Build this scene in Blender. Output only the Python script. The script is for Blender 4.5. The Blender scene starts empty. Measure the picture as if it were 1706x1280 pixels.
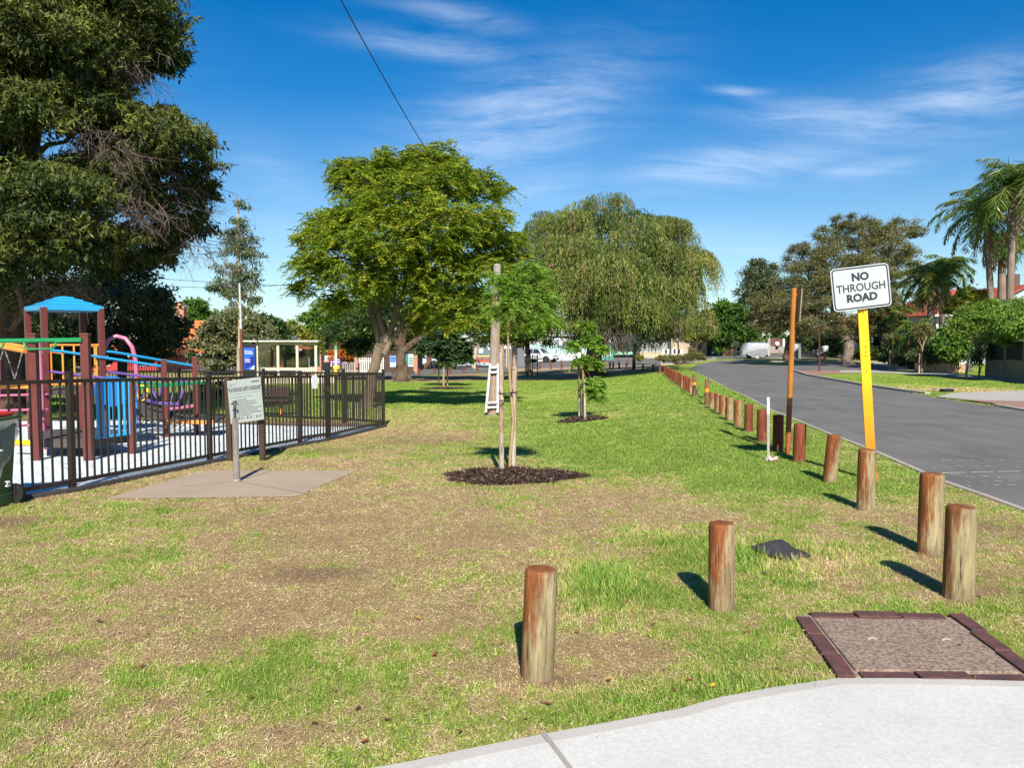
import bpy, math, random
import numpy as np
from mathutils import Vector, Matrix
random.seed(7)
SC = bpy.context.scene
COL = SC.collection
# ------------------------------------------------------------------ camera
F, CX, CY, HC = 1280.0, 853.0, 640.0, 1.65
PITCH = math.atan(68 / 1280)
cam = bpy.data.objects.new('camera', bpy.data.cameras.new('camera'))
COL.objects.link(cam)
cam.location = (0, 0, HC)
cam.rotation_euler = (math.pi / 2 - PITCH, 0, 0)
cam.data.sensor_width = 36
cam.data.lens = 36 * F / 1706
cam.data.clip_start = 0.05
cam.data.clip_end = 3000
SC.camera = cam
SC.view_settings.view_transform = 'Standard'
SC.view_settings.look = 'None'
SC.view_settings.gamma = 1
SC.view_settings.exposure = 0.84
SUN_EL, SUN_AZ = 38.0, 175.5          # azimuth clockwise from +Y
# ------------------------------------------------------------------ sun
sl = bpy.data.lights.new('sun', 'SUN'); sl.energy = 5.0; sl.angle = math.radians(0.5); sl.color = (1, 0.93, 0.82)
so = bpy.data.objects.new('sun', sl); COL.objects.link(so)
sd = Vector((math.sin(math.radians(SUN_AZ)) * math.cos(math.radians(SUN_EL)),
             math.cos(math.radians(SUN_AZ)) * math.cos(math.radians(SUN_EL)), math.sin(math.radians(SUN_EL))))
so.rotation_euler = sd.to_track_quat('Z', 'Y').to_euler()
so.location = (0, -10, 30)
# ------------------------------------------------------------------ node helpers
class NT:
    def __init__(s, tree): s.t = tree; s.n = tree.nodes; s.l = tree.links
    def new(s, typ, **kw):
        n = s.n.new(typ)
        for k, v in kw.items():
            if hasattr(n, k): setattr(n, k, v)
            else: s.put(n.inputs[k], v)
        return n
    def put(s, sock, v):
        if isinstance(v, bpy.types.NodeSocket): s.l.new(v, sock)
        elif v is not None:
            if isinstance(v, (tuple, list)) and len(v) == 3 and sock.type == 'RGBA': v = (*v, 1)
            sock.default_value = v
    def math(s, op, a, b=None, c=None, clamp=False):
        n = s.n.new('ShaderNodeMath'); n.operation = op; n.use_clamp = clamp
        s.put(n.inputs[0], a)
        if b is not None: s.put(n.inputs[1], b)
        if c is not None: s.put(n.inputs[2], c)
        return n.outputs[0]
    def mix(s, f, a, b, blend='MIX'):
        n = s.n.new('ShaderNodeMix'); n.data_type = 'RGBA'; n.blend_type = blend
        s.put(n.inputs[0], f); s.put(n.inputs[6], a); s.put(n.inputs[7], b)
        return n.outputs[2]
    def noise(s, vec, scale, detail=4, rough=.6, out=0, dist=0):
        n = s.n.new('ShaderNodeTexNoise'); s.put(n.inputs['Vector'], vec)
        n.inputs['Scale'].default_value = scale; n.inputs['Detail'].default_value = detail
        n.inputs['Roughness'].default_value = rough; n.inputs['Distortion'].default_value = dist
        return n.outputs[out]
    def ramp(s, fac, stops, interp='LINEAR'):
        n = s.n.new('ShaderNodeValToRGB'); s.put(n.inputs[0], fac)
        cr = n.color_ramp; cr.interpolation = interp
        while len(cr.elements) < len(stops): cr.elements.new(0.5)
        for e, (p, c) in zip(cr.elements, stops):
            e.position = p
            e.color = (*c, 1) if isinstance(c, (tuple, list)) else (c, c, c, 1)
        return n.outputs[0]
    def mapping(s, vec, scale=(1, 1, 1), rot=(0, 0, 0), loc=(0, 0, 0)):
        n = s.n.new('ShaderNodeMapping'); s.put(n.inputs[0], vec)
        n.inputs['Scale'].default_value = scale; n.inputs['Rotation'].default_value = rot; n.inputs['Location'].default_value = loc
        return n.outputs[0]
    def mr(s, v, a, b, c=0, d=1):
        n = s.n.new('ShaderNodeMapRange'); s.put(n.inputs[0], v)
        for i, q in enumerate((a, b, c, d)): n.inputs[i + 1].default_value = q
        return n.outputs[0]
# ------------------------------------------------------------------ sky
wd = bpy.data.worlds.new('World'); SC.world = wd; wd.use_nodes = True
w = NT(wd.node_tree); w.n.clear()
sky = w.new('ShaderNodeTexSky', sky_type='NISHITA', sun_disc=False)
sky.sun_elevation = math.radians(SUN_EL); sky.sun_rotation = math.radians(SUN_AZ)
sky.air_density = 1.0; sky.dust_density = 0.25; sky.ozone_density = 2.0; sky.altitude = 50
hs = w.new('ShaderNodeHueSaturation'); hs.inputs['Saturation'].default_value = 1.5; hs.inputs['Value'].default_value = 1.0
w.l.new(sky.outputs[0], hs.inputs['Color']); tcs = w.new('ShaderNodeTexCoord'); sps = w.new('ShaderNodeSeparateXYZ'); w.l.new(tcs.outputs['Generated'], sps.inputs[0]); w.l.new(w.mr(sps.outputs[2], .02, .30, .98, 1.52), hs.inputs['Saturation']); tint = w.mix(1.0, hs.outputs[0], (0.84, 1.00, 1.10), 'MULTIPLY')
tc = w.new('ShaderNodeTexCoord')
sp = w.new('ShaderNodeSeparateXYZ'); w.l.new(tc.outputs['Generated'], sp.inputs[0])
X, Y_, Z = sp.outputs
ys = w.math('MAXIMUM', Y_, 0.05)
u = w.math('DIVIDE', X, ys); v = w.math('DIVIDE', Z, ys)
def cloud_uv(px, py):            # direction of a cloud seen from the park
    d = (px - CX, F * math.cos(PITCH) + (CY - py) * math.sin(PITCH), (CY - py) * math.cos(PITCH) - F * math.sin(PITCH))
    return d[0] / d[1], d[2] / d[1]
tot = None
for px, py, a, b, ang, st in [(860, 200, 210, 85, -22, .95), (720, 75, 150, 22, 8, .7), (760, 25, 130, 22, 12, .6), (940, 130, 120, 30, -22, .6),
                         (1230, 275, 190, 32, -6, .95), (1440, 205, 200, 34, 4, 1.0), (1640, 150, 190, 50, -12, 1.0), (1430, 285, 100, 20, -6, .8),
                         (1170, 292, 130, 14, 0, .8), (1230, 152, 60, 8, 3, .7), (460, 290, 90, 40, 30, .35), (880, 310, 120, 50, -10, .5), (1200, 400, 160, 30, 10, .35),
                         (60, 30, 200, 60, 10, .4), (-300, 180, 300, 60, 0, .8), (2000, 260, 250, 70, -5, .8), (480, 390, 120, 30, 0, .3)]:
    cu, cv = cloud_uv(px, py); A = math.radians(-ang)
    du = w.math('SUBTRACT', u, cu); dv = w.math('SUBTRACT', v, cv)
    p = w.math('ADD', w.math('MULTIPLY', du, math.cos(A)), w.math('MULTIPLY', dv, math.sin(A)))
    q = w.math('SUBTRACT', w.math('MULTIPLY', dv, math.cos(A)), w.math('MULTIPLY', du, math.sin(A)))
    p = w.math('MULTIPLY', p, F / a); q = w.math('MULTIPLY', q, F / b)
    r = w.math('ADD', w.math('MULTIPLY', p, p), w.math('MULTIPLY', q, q))
    e = w.math('MULTIPLY', w.math('POWER', 2.718, w.math('MULTIPLY', r, -1.1)), st)
    tot = e if tot is None else w.math('MAXIMUM', tot, e)
cb = w.new('ShaderNodeCombineXYZ'); w.l.new(u, cb.inputs[0]); w.l.new(v, cb.inputs[1])
wn = w.noise(cb.outputs[0], 1.6, 3, .5, out=1)
vv = w.new('ShaderNodeVectorMath', operation='MULTIPLY_ADD'); w.l.new(wn, vv.inputs[0]); vv.inputs[1].default_value = (.35, .22, 0); w.l.new(cb.outputs[0], vv.inputs[2])
n1 = w.noise(w.mapping(vv.outputs[0], (1.6, 19, 1), (0, 0, math.radians(10))), 2.2, 10, .68)
n2 = w.noise(w.mapping(vv.outputs[0], (2.5, 12, 1), (0, 0, math.radians(-20))), 2.6, 9, .7)
nn = w.math('ADD', w.math('MULTIPLY', n1, .6), w.math('MULTIPLY', n2, .5))
dens = w.math('MULTIPLY', w.mr(nn, .42, .74), tot)
dens = w.math('ADD', dens, w.math('MULTIPLY', w.mr(tot, .35, 1.1), .10))
dens = w.math('MULTIPLY', dens, w.mr(Y_, .05, .3), clamp=True)
colr = w.mix(w.math('MULTIPLY', dens, .52, clamp=True), tint, (9.0, 10.0, 11.2))
bg = w.new('ShaderNodeBackground'); w.l.new(colr, bg.inputs[0]); bg.inputs[1].default_value = 0.065
wo = w.new('ShaderNodeOutputWorld'); w.l.new(bg.outputs[0], wo.inputs[0])
# ------------------------------------------------------------------ placing: terrain and lines of sight
def sm(t): t = np.clip(t, 0, 1); return t * t * (3 - 2 * t)
def tz(x, y):
    x = np.asarray(x, float); y = np.asarray(y, float)
    s = x / np.maximum(y, 4.0)
    A = .85 * (1 - np.exp(-np.maximum(0, y - 8) / 22))
    return -A * (1 - sm(s / .26)) + .45 * sm((y - 60) / 45) * sm((s - .2) / .15)
def ray(px, py):
    return (px - CX, F * math.cos(PITCH) + (CY - py) * math.sin(PITCH), (CY - py) * math.cos(PITCH) - F * math.sin(PITCH))
def W(px, py, Y):
    d = ray(px, py); k = Y / d[1]
    return Vector((d[0] * k, Y, HC + d[2] * k))
def G(px, py):
    lo, hi = 1.0, 700.0
    for _ in range(46):
        m = (lo + hi) / 2; p = W(px, py, m)
        if p.z > tz(p.x, p.y): lo = m
        else: hi = m
    p = W(px, py, lo); p.z = float(tz(p.x, p.y)); return p
def gz(p, dz=0.0): return Vector((p[0], p[1], float(tz(p[0], p[1])) + dz))
def XY(px, Y):
    p = W(px, 600, Y); return gz(p)
# ------------------------------------------------------------------ scene graph helpers
def wloc(o):
    v = Vector((0, 0, 0))
    while o: v += o.location; o = o.parent
    return v
def tag(o, label=None, cat=None, group=None, kind=None):
    if label: o['label'] = label
    if cat: o['category'] = cat
    if group: o['group'] = group
    if kind: o['kind'] = kind
    return o
def thing(name, label, cat, loc, group=None, rz=0):
    o = bpy.data.objects.new(name, None); COL.objects.link(o); o.location = loc; o.rotation_euler = (0, 0, rz)
    o.empty_display_size = .2
    return tag(o, label, cat, group)
def link_mesh(name, me, mats, parent, origin=None):
    o = bpy.data.objects.new(name, me); COL.objects.link(o)
    for m in (mats if isinstance(mats, (list, tuple)) else [mats]): me.materials.append(m)
    off = wloc(parent) if parent else (origin if origin is not None else None)
    if off is not None:
        me.transform(Matrix.Translation(-Vector(off)))
        if parent: o.parent = parent
        else: o.location = off
    return o
class MB:
    def __init__(s): s.v = []; s.f = []; s.m = []
    def add(s, vs, fs, mi=0):
        b = len(s.v); s.v += [tuple(v) for v in vs]
        for f in fs: s.f.append(tuple(b + i for i in f)); s.m.append(mi)
        return s
    def box(s, c, sz, rz=0, mi=0, R=None, taper=1.0):
        hx, hy, hz = sz[0] / 2, sz[1] / 2, sz[2] / 2
        R = R or Matrix.Rotation(rz, 3, 'Z'); c = Vector(c); vs = []
        for z in (-hz, hz):
            t = taper if z > 0 else 1
            for x, y in ((-hx, -hy), (hx, -hy), (hx, hy), (-hx, hy)): vs.append(c + R @ Vector((x * t, y * t, z)))
        return s.add(vs, [(0, 3, 2, 1), (4, 5, 6, 7), (0, 1, 5, 4), (1, 2, 6, 5), (2, 3, 7, 6), (3, 0, 4, 7)], mi)
    def bar(s, p0, p1, w_, h_, mi=0, up=(0, 0, 1)):
        p0, p1 = Vector(p0), Vector(p1); d = (p1 - p0).normalized(); up = Vector(up)
        if abs(d.dot(up)) > .95: up = Vector((0, 1, 0))
        x = d.cross(up).normalized(); y = x.cross(d).normalized(); vs = []
        for p in (p0, p1):
            for a, b in ((-1, -1), (1, -1), (1, 1), (-1, 1)): vs.append(p + x * a * w_ / 2 + y * b * h_ / 2)
        return s.add(vs, [(0, 1, 2, 3), (7, 6, 5, 4), (0, 4, 5, 1), (1, 5, 6, 2), (2, 6, 7, 3), (3, 7, 4, 0)], mi)
    def tube(s, pts, rad, n=8, cap=True, mi=0, wob=0):
        pts = [Vector(p) for p in pts]
        if not isinstance(rad, (list, tuple)): rad = [rad] * len(pts)
        t0 = (pts[1] - pts[0]).normalized(); a = Vector((0, 0, 1)) if abs(t0.z) < .9 else Vector((1, 0, 0))
        x = t0.cross(a).normalized(); vs = []
        for i, p in enumerate(pts):
            t = ((pts[min(i + 1, len(pts) - 1)] - pts[max(i - 1, 0)])).normalized()
            x = (x - t * x.dot(t)).normalized(); y = t.cross(x)
            for k in range(n):
                A = 2 * math.pi * k / n; r = rad[i] * (1 + wob * (random.random() - .5))
                vs.append(p + (x * math.cos(A) + y * math.sin(A)) * r)
        fs = []
        for i in range(len(pts) - 1):
            for k in range(n): fs.append((i * n + k, i * n + (k + 1) % n, (i + 1) * n + (k + 1) % n, (i + 1) * n + k))
        if cap: fs.append(tuple(range(n - 1, -1, -1))); fs.append(tuple(range((len(pts) - 1) * n, len(pts) * n)))
        return s.add(vs, fs, mi)
    def lathe(s, c, prof, n=16, mi=0, wob=0):
        return s.tube([Vector(c) + Vector((0, 0, z)) for r, z in prof], [max(r, .0004) for r, z in prof], n, True, mi, wob)
    def prism(s, poly, vec, mi=0):
        n = len(poly); poly = [Vector(p) for p in poly]; vec = Vector(vec)
        fs = [tuple(range(n)), tuple(range(2 * n - 1, n - 1, -1))] + [(i, i + n, (i + 1) % n + n, (i + 1) % n) for i in range(n)]
        return s.add(poly + [p + vec for p in poly], fs, mi)
    def quad(s, a, b, c, d, mi=0): return s.add([a, b, c, d], [(0, 1, 2, 3)], mi)
    def ball(s, c, r, n=10, m=7, mi=0, sq=(1, 1, 1)):
        c = Vector(c); vs = []; fs = []
        for j in range(m + 1):
            t = math.pi * j / m
            for i in range(n):
                a = 2 * math.pi * i / n
                vs.append(c + Vector((math.sin(t) * math.cos(a) * r * sq[0], math.sin(t) * math.sin(a) * r * sq[1], math.cos(t) * r * sq[2])))
        for j in range(m):
            for i in range(n): fs.append((j * n + i, (j + 1) * n + i, (j + 1) * n + (i + 1) % n, j * n + (i + 1) % n))
        return s.add(vs, fs, mi)
    def build(s, name, mats, parent=None, smooth=False, bevel=0, origin=None):
        me = bpy.data.meshes.new(name); me.from_pydata(s.v, [], s.f)
        if isinstance(mats, (list, tuple)) and len(mats) > 1:
            me.polygons.foreach_set('material_index', s.m)
        me.validate()
        if smooth: me.polygons.foreach_set('use_smooth', [True] * len(me.polygons))
        if parent is None and origin is None:
            a = np.array(s.v); origin = Vector(((a[:, 0].min() + a[:, 0].max()) / 2, (a[:, 1].min() + a[:, 1].max()) / 2, a[:, 2].min()))
        o = link_mesh(name, me, mats, parent, origin)
        if bevel:
            b = o.modifiers.new('bevel', 'BEVEL'); b.width = bevel; b.segments = 2; b.limit_method = 'ANGLE'
        if smooth:
            try: me.set_sharp_from_angle(angle=math.radians(50))
            except Exception: pass
        return o
def copy_tree(o, parent=None):
    c = o.copy(); COL.objects.link(c)
    if parent: c.parent = parent
    for ch in list(o.children): copy_tree(ch, c)
    return c
def text_mesh(txt, size, origin, right, up, mat, parent, name='lettering', bold=0.0, ext=.002, align='CENTER', sx=1.0):
    cu = bpy.data.curves.new('t', 'FONT'); cu.body = txt; cu.size = size; cu.extrude = ext; cu.offset = bold
    cu.align_x = align; cu.align_y = 'CENTER'; cu.resolution_u = 3; cu.space_line = .95
    t = bpy.data.objects.new('t', cu); COL.objects.link(t)
    dg = bpy.context.evaluated_depsgraph_get(); dg.update()
    me = bpy.data.meshes.new_from_object(t.evaluated_get(dg)); bpy.data.objects.remove(t)
    right = Vector(right).normalized(); up = Vector(up).normalized(); nrm = right.cross(up)
    M = Matrix((right * sx, up, nrm)).transposed().to_4x4(); M.translation = Vector(origin)
    me.transform(M); me.name = name
    me.materials.clear()
    return link_mesh(name, me, mat, parent)
# ------------------------------------------------------------------ materials
MATS = {}
def principled(nt, base, rough=.6, metal=0, spec=.4, normal=None):
    b = nt.new('ShaderNodeBsdfPrincipled'); nt.put(b.inputs['Base Color'], base); nt.put(b.inputs['Roughness'], rough)
    b.inputs['Metallic'].default_value = metal; b.inputs['Specular IOR Level'].default_value = spec
    if normal is not None: nt.l.new(normal, b.inputs['Normal'])
    return b
def start(name):
    m = bpy.data.materials.new(name); m.use_nodes = True; nt = NT(m.node_tree); nt.n.clear()
    nt.out = nt.new('ShaderNodeOutputMaterial'); tc = nt.new('ShaderNodeTexCoord'); nt.obj = tc.outputs['Object']
    nt.pos = nt.new('ShaderNodeNewGeometry').outputs['Position']
    return m, nt
def bump(nt, h, strength=.4, dist=.01):
    b = nt.new('ShaderNodeBump'); nt.put(b.inputs['Height'], h); b.inputs['Strength'].default_value = strength; b.inputs['Distance'].default_value = dist
    return b.outputs[0]
def M(name, c1, c2=None, rough=.6, scale=6, stretch=(1, 1, 1), lo=.35, hi=.65, bmp=.3, bscale=None, bdist=.01, metal=0, spec=.35, var=.12, world=False):
    """procedural surface: two colours in noise patches, fine value variation, bump"""
    if name in MATS: return MATS[name]
    m, nt = start(name); c2 = c2 or tuple(min(1, c * .78) for c in c1)
    src = nt.pos if world else nt.obj
    co = nt.mapping(src, stretch)
    n = nt.noise(co, scale, 6, .65)
    f = nt.mr(n, lo, hi)
    col = nt.mix(f, c1, c2)
    fine = nt.noise(co, scale * 6, 4, .7)
    col = nt.mix(1.0, col, nt.ramp(fine, [(.3, 1 - var), (.7, 1 + var)]), 'MULTIPLY')
    h = nt.noise(co, bscale or scale * 5, 5, .7)
    b = principled(nt, col, rough, metal, spec, bump(nt, h, bmp, bdist) if bmp else None)
    nt.l.new(b.outputs[0], nt.out.inputs[0]); MATS[name] = m; return m
def paint(name, c, rough=.35, spec=.5, dirt=.25, metal=0):
    return M(name, c, tuple(x * (1 - dirt) for x in c), rough, 5, lo=.45, hi=.8, bmp=.06, spec=spec, var=.06, metal=metal)
def leafmat(name, stops, trans=.3, rough=.5):
    m, nt = start(name)
    a = nt.new('ShaderNodeAttribute'); a.attribute_name = 'v'
    col = nt.ramp(a.outputs['Fac'], stops)
    col = nt.mix(1.0, col, nt.ramp(nt.noise(nt.pos, 1.3, 2), [(.3, .8), (.7, 1.2)]), 'MULTIPLY')
    b = principled(nt, col, rough, 0, .35)
    t = nt.new('ShaderNodeBsdfTranslucent'); nt.put(t.inputs[0], nt.mix(.5, col, (.9, 1.0, .25), 'MULTIPLY'))
    s = nt.new('ShaderNodeMixShader'); s.inputs[0].default_value = trans
    nt.l.new(b.outputs[0], s.inputs[1]); nt.l.new(t.outputs[0], s.inputs[2]); nt.l.new(s.outputs[0], nt.out.inputs[0])
    MATS[name] = m; return m
# ------------------------------------------------------------------ numpy leaves
RNG = np.random.default_rng(11)
def unit(a): return a / np.maximum(np.linalg.norm(a, axis=-1, keepdims=True), 1e-9)
def rdir(n, rng=None):
    return unit((rng or RNG).normal(size=(n, 3)))
class Leaves:
    def __init__(s): s.P = []; s.V = []
    def add(s, P, D, L, Wd, val, S=None, mid=.45):
        n = len(P); L = np.broadcast_to(L, (n,))[:, None]; Wd = np.broadcast_to(Wd, (n,))[:, None]
        D = unit(D)
        if S is None: S = rdir(n)
        S = unit(np.cross(D, S)); N = np.cross(D, S)
        c = P + D * L * mid + N * L * .05
        q = np.stack([P, c + S * Wd / 2, P + D * L - N * L * .06, c - S * Wd / 2], 1)
        s.P.append(q); s.V.append(np.broadcast_to(val, (n,)).astype(np.float32))
        return s
    def build(s, name, mat, parent=None, origin=None, tris=False):
        q = np.concatenate(s.P); v = np.concatenate(s.V); n = len(q)
        off = np.array(wloc(parent) if parent else (origin if origin is not None else (0, 0, 0)))
        q = (q - off).astype(np.float32)
        me = bpy.data.meshes.new(name); me.vertices.add(n * 4); me.vertices.foreach_set('co', q.reshape(-1))
        me.loops.add(n * 4); me.loops.foreach_set('vertex_index', np.arange(n * 4, dtype=np.int32))
        me.polygons.add(n); me.polygons.foreach_set('loop_start', np.arange(0, n * 4, 4, dtype=np.int32))
        try: me.polygons.foreach_set('loop_total', np.full(n, 4, dtype=np.int32))
        except Exception: pass
        at = me.attributes.new('v', 'FLOAT', 'POINT'); at.data.foreach_set('value', np.repeat(v, 4))
        me.update(calc_edges=True); me.materials.append(mat)
        o = bpy.data.objects.new(name, me); COL.objects.link(o)
        if parent: o.parent = parent
        else: o.location = off
        return o
def crown_leaves(lv, centres, radii, nsub, nleaf, L, Wd, droop=.3, subr=.28, flat=.8, shell=.6, seed=0, vbias=0, squash=(1, 1, 1)):
    """sub-clumps spread through ellipsoids, leaves in each sub-clump; returns the sub-clump centres"""
    rng = np.random.default_rng(seed); C = np.array([tuple(c) for c in centres]); R = np.array(radii, float)
    w_ = R ** 2; cnt = np.maximum(2, (nsub * w_ / w_.sum()).astype(int)); subs = []; idx = []
    for c, r, k in zip(C, R, cnt):
        d = rdir(k, rng); rr = r * (shell + (1 - shell) * rng.random(k)) ** .8
        subs.append(c + d * rr[:, None] * np.array([squash[0], squash[1], flat * squash[2]])); idx += [r] * k
    subs = np.concatenate(subs); idx = np.array(idx); ns = len(subs)
    sr = subr * idx * (.6 + .8 * rng.random(ns)) * .6 + subr * R.mean() * .35
    sv = rng.random(ns)
    which = rng.integers(0, ns, nleaf)
    off = rng.normal(size=(nleaf, 3)) * .5; off[:, 2] *= .55
    P = subs[which] + off * sr[which][:, None] * 1.5
    D = unit(rdir(nleaf, rng) + off * .8 + np.array([0, 0, -droop * 1.6]))
    val = np.clip(.5 * sv[which] + .5 * rng.random(nleaf) + vbias, 0, 1)
    lv.add(P, D, L * (.7 + .6 * rng.random(nleaf)), Wd * (.7 + .6 * rng.random(nleaf)), val, rdir(nleaf, rng) + np.array([0, 0, .6]))
    return subs
def limb(mb, a, b, r0, r1, n=6, sag=.12, wob=.12, seg=6, rnd=random):
    a, b = Vector(a), Vector(b); d = b - a; Ln = d.length
    side = Vector((rnd.uniform(-1, 1), rnd.uniform(-1, 1), rnd.uniform(-.3, .6))) * Ln * sag
    pts = []; rad = []
    for i in range(seg + 1):
        t = i / seg; p = a + d * t + side * math.sin(math.pi * t) + Vector((rnd.uniform(-1, 1), rnd.uniform(-1, 1), rnd.uniform(-1, 1))) * Ln * .018 * (0 < i < seg)
        pts.append(p); rad.append(r0 + (r1 - r0) * t ** .8)
    mb.tube(pts, rad, n, True, 0, wob); return pts
def tree(name, label, cat, base, Y, trunk, clumps, nsub, nleaf, L, Wd, lm, bm, droop=.3, subr=.28, flat=.8, shell=.6, seed=1, group=None,
         twigs=120, fork=None, forks_=None, limb_r=.3, flare=1.5, squash=(1, .9, 1), vbias=0, leaves_extra=None):
    """trunk: [(px,py,radius_px)], clumps: [(px,py,r_px,depth offset)] seen from the path, real depth Y"""
    k = Y / F; b = G(*base) if len(base) == 2 else Vector(base); b = gz((W(base[0], base[1], Y).x, Y)) if len(base) == 2 else b
    root = thing(name, label, cat, b, group); tb = MB(); rnd = random.Random(seed)
    pts = [b + Vector((0, 0, -.15))] + [W(px, py, Y) for px, py, r in trunk]
    rad = [trunk[0][2] * k * flare] + [r * k for px, py, r in trunk]
    # smooth the trunk line
    P2, R2 = [], []
    for i in range(len(pts) - 1):
        for j in range(4):
            t = j / 4; P2.append(pts[i].lerp(pts[i + 1], t) + Vector((rnd.uniform(-1, 1), rnd.uniform(-1, 1), 0)) * rad[i] * .1 * (i + j > 0)); R2.append(rad[i] + (rad[i + 1] - rad[i]) * (t if i else t ** .5))
    P2.append(pts[-1]); R2.append(rad[-1])
    tb.tube(P2, R2, 12, True, 0, .14)
    C = [W(c[0], c[1], Y + (c[3] if len(c) > 3 else 0)) for c in clumps]; R = [c[2] * k for c in clumps]
    fk = pts[-1] if fork is None else W(fork[0], fork[1], Y)
    for c, r in zip(C, R):
        fk2 = min([W(q[0], q[1], Y) for q in forks_], key=lambda q: (q - c).length) if forks_ else fk
        pp = limb(tb, fk2, c, rad[-1] * (limb_r + .1), rad[-1] * .09 + .008, 7, .1, .15, 7, rnd)
    lv = Leaves(); subs = crown_leaves(lv, C, R, nsub, nleaf, L, Wd, droop, subr, flat, shell, seed, vbias, squash)
    if twigs:
        Ca = np.array([tuple(c) for c in C])
        for s in subs[np.random.default_rng(seed).permutation(len(subs))[:twigs]]:
            j = int(np.argmin(((Ca - s) ** 2).sum(1))); limb(tb, C[j], s, rad[-1] * .07 + .006, .004, 4, .15, 0, 3, rnd)
    if leaves_extra: leaves_extra(lv, subs)
    tb.build('trunk', bm, root, True); lv.build('crown', lm, root)
    return root
# ================================================================== THE SETTING
def vnoise(x, y, sc, seed):
    """smooth value noise in numpy"""
    r = np.random.default_rng(seed); T = r.random((256, 256)); x = np.asarray(x) * sc; y = np.asarray(y) * sc
    xi = np.floor(x).astype(int); yi = np.floor(y).astype(int); fx = x - xi; fy = y - yi; fx = fx * fx * (3 - 2 * fx); fy = fy * fy * (3 - 2 * fy)
    g = lambda a, b: T[a % 256, b % 256]
    return (g(xi, yi) * (1 - fx) + g(xi + 1, yi) * fx) * (1 - fy) + (g(xi, yi + 1) * (1 - fx) + g(xi + 1, yi + 1) * fx) * fy
def fbm(x, y, sc, seed, o=4):
    t = 0; a = 1; s = 0
    for i in range(o): t = t + a * vnoise(x + 17 * i, y - 9 * i, sc * 2 ** i, seed + i); s += a; a *= .55
    return t / s
def blobs(lst):
    out = []
    for px, py, rx, ry, val in lst:
        c = G(px, py); t = G(px, py - ry); b_ = G(px, min(py + ry, 1279)); out.append((c.x, (t.y + b_.y) / 2, rx * c.y / F, max((t.y - b_.y) / 2, .05), val))
    return out
# grass colour patches: greenness, then bare soil
GB = blobs([(990, 972, 105, 50, .75), (1290, 925, 190, 38, .6), (1130, 905, 110, 35, .45), (1420, 800, 230, 60, .5), (1200, 760, 260, 50, .6), (1000, 740, 200, 40, .35),
            (1080, 770, 240, 55, .4), (560, 1130, 280, 60, .3), (330, 1160, 260, 50, .2), (1180, 1165, 230, 36, .5), (930, 1195, 260, 26, .45), (160, 960, 150, 40, .22), (880, 828, 70, 12, .35),
            (250, 860, 260, 24, .32), (480, 760, 210, 18, .5), (600, 740, 70, 25, .3), (470, 815, 190, 14, .3), (1600, 1060, 120, 60, .35), (1680, 840, 100, 40, .15), (80, 1200, 200, 60, .2),
            (700, 715, 130, 18, -.3), (850, 660, 200, 10, -.12), (720, 690, 160, 12, -.3), (700, 690, 80, 18, -.15),
            (1060, 850, 190, 40, -.42), (700, 900, 300, 55, -.35), (450, 1000, 330, 45, -.28), (1620, 900, 160, 50, -.3), (1480, 950, 200, 40, -.25), (900, 1110, 190, 40, -.22),
            (640, 745, 280, 36, -.5), (560, 840, 200, 40, -.3), (60, 1090, 150, 40, -.3), (1330, 1000, 160, 30, -.15), (1130, 1060, 200, 30, -.12), (1570, 650, 130, 6, -.5), (1450, 642, 90, 5, -.3), (1650, 652, 90, 6, -.4), (900, 665, 120, 6, -.2), (1040, 690, 90, 8, -.12)])
DB = blobs([(700, 735, 150, 16, .55), (560, 748, 170, 14, .5), (760, 760, 90, 14, .4), (480, 870, 160, 16, .4), (600, 905, 240, 22, .35), (520, 960, 130, 22, .55), (380, 1020, 260, 25, .4), (60, 1090, 160, 26, .5), (920, 1135, 70, 14, .8),
            (1080, 1080, 200, 30, .45), (1040, 1010, 50, 14, .3), (1640, 880, 130, 26, .6), (1560, 955, 130, 24, .45), (1560, 940, 60, 10, .4), (1650, 985, 90, 20, .6), (1500, 985, 130, 12, .3), (1400, 870, 120, 20, .25), (790, 1060, 130, 26, .3),
            (20, 870, 70, 14, .9), (1210, 1015, 60, 10, .5), (1600, 1000, 40, 10, .6), (1550, 925, 40, 8, .6), (830, 870, 200, 30, .25), (950, 812, 220, 10, .3)])
def patches(x, y):
    x = np.asarray(x, float); y = np.asarray(y, float)
    g = .38 + .46 * sm((y - 9.5) / 5) + .12 * sm((y - 16) / 8)
    g = g - .45 * sm((-.1 - x / np.maximum(y, 3)) / .12) * sm((y - 9) / 3) * (1 - sm((y - 17) / 5))
    for cx, cy, rx, ry, v_ in GB: g = g + v_ * np.exp(-(((x - cx) / rx) ** 2 + ((y - cy) / ry) ** 2) * 1.1)
    n = fbm(x, y, .8, 3) - .5; n2 = fbm(x, y, 3.2, 9) - .5
    n3 = fbm(x, y, 11, 31, 2) - .5; g = g + (n * 1.1 + n2 * 1.2 + n3 * .9 + (fbm(x, y, 27, 41, 2) - .5) * .7) * (1 - .65 * sm((y - 12) / 10))
    d = np.zeros_like(x)
    for cx, cy, rx, ry, v_ in DB: d = np.maximum(d, v_ * np.exp(-(((x - cx) / rx) ** 2 + ((y - cy) / ry) ** 2) * 1.1))
    d = d * (.4 + 1.1 * fbm(x, y, 2.4, 21) + .7 * fbm(x, y, 13, 23, 3)) - .12
    rear = sm((y - 45) / 4) * (1 - sm((x / np.maximum(y, 4) - .18) / .03)) * (1 - sm((y - 60) / 5))   # dry bare ground under the far trees
    d = np.maximum(d, rear * .75 * (1 - .5 * (fbm(x, y, .5, 5) > .55)))
    return np.clip(g, 0, 1), np.clip(d, 0, 1)
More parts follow.
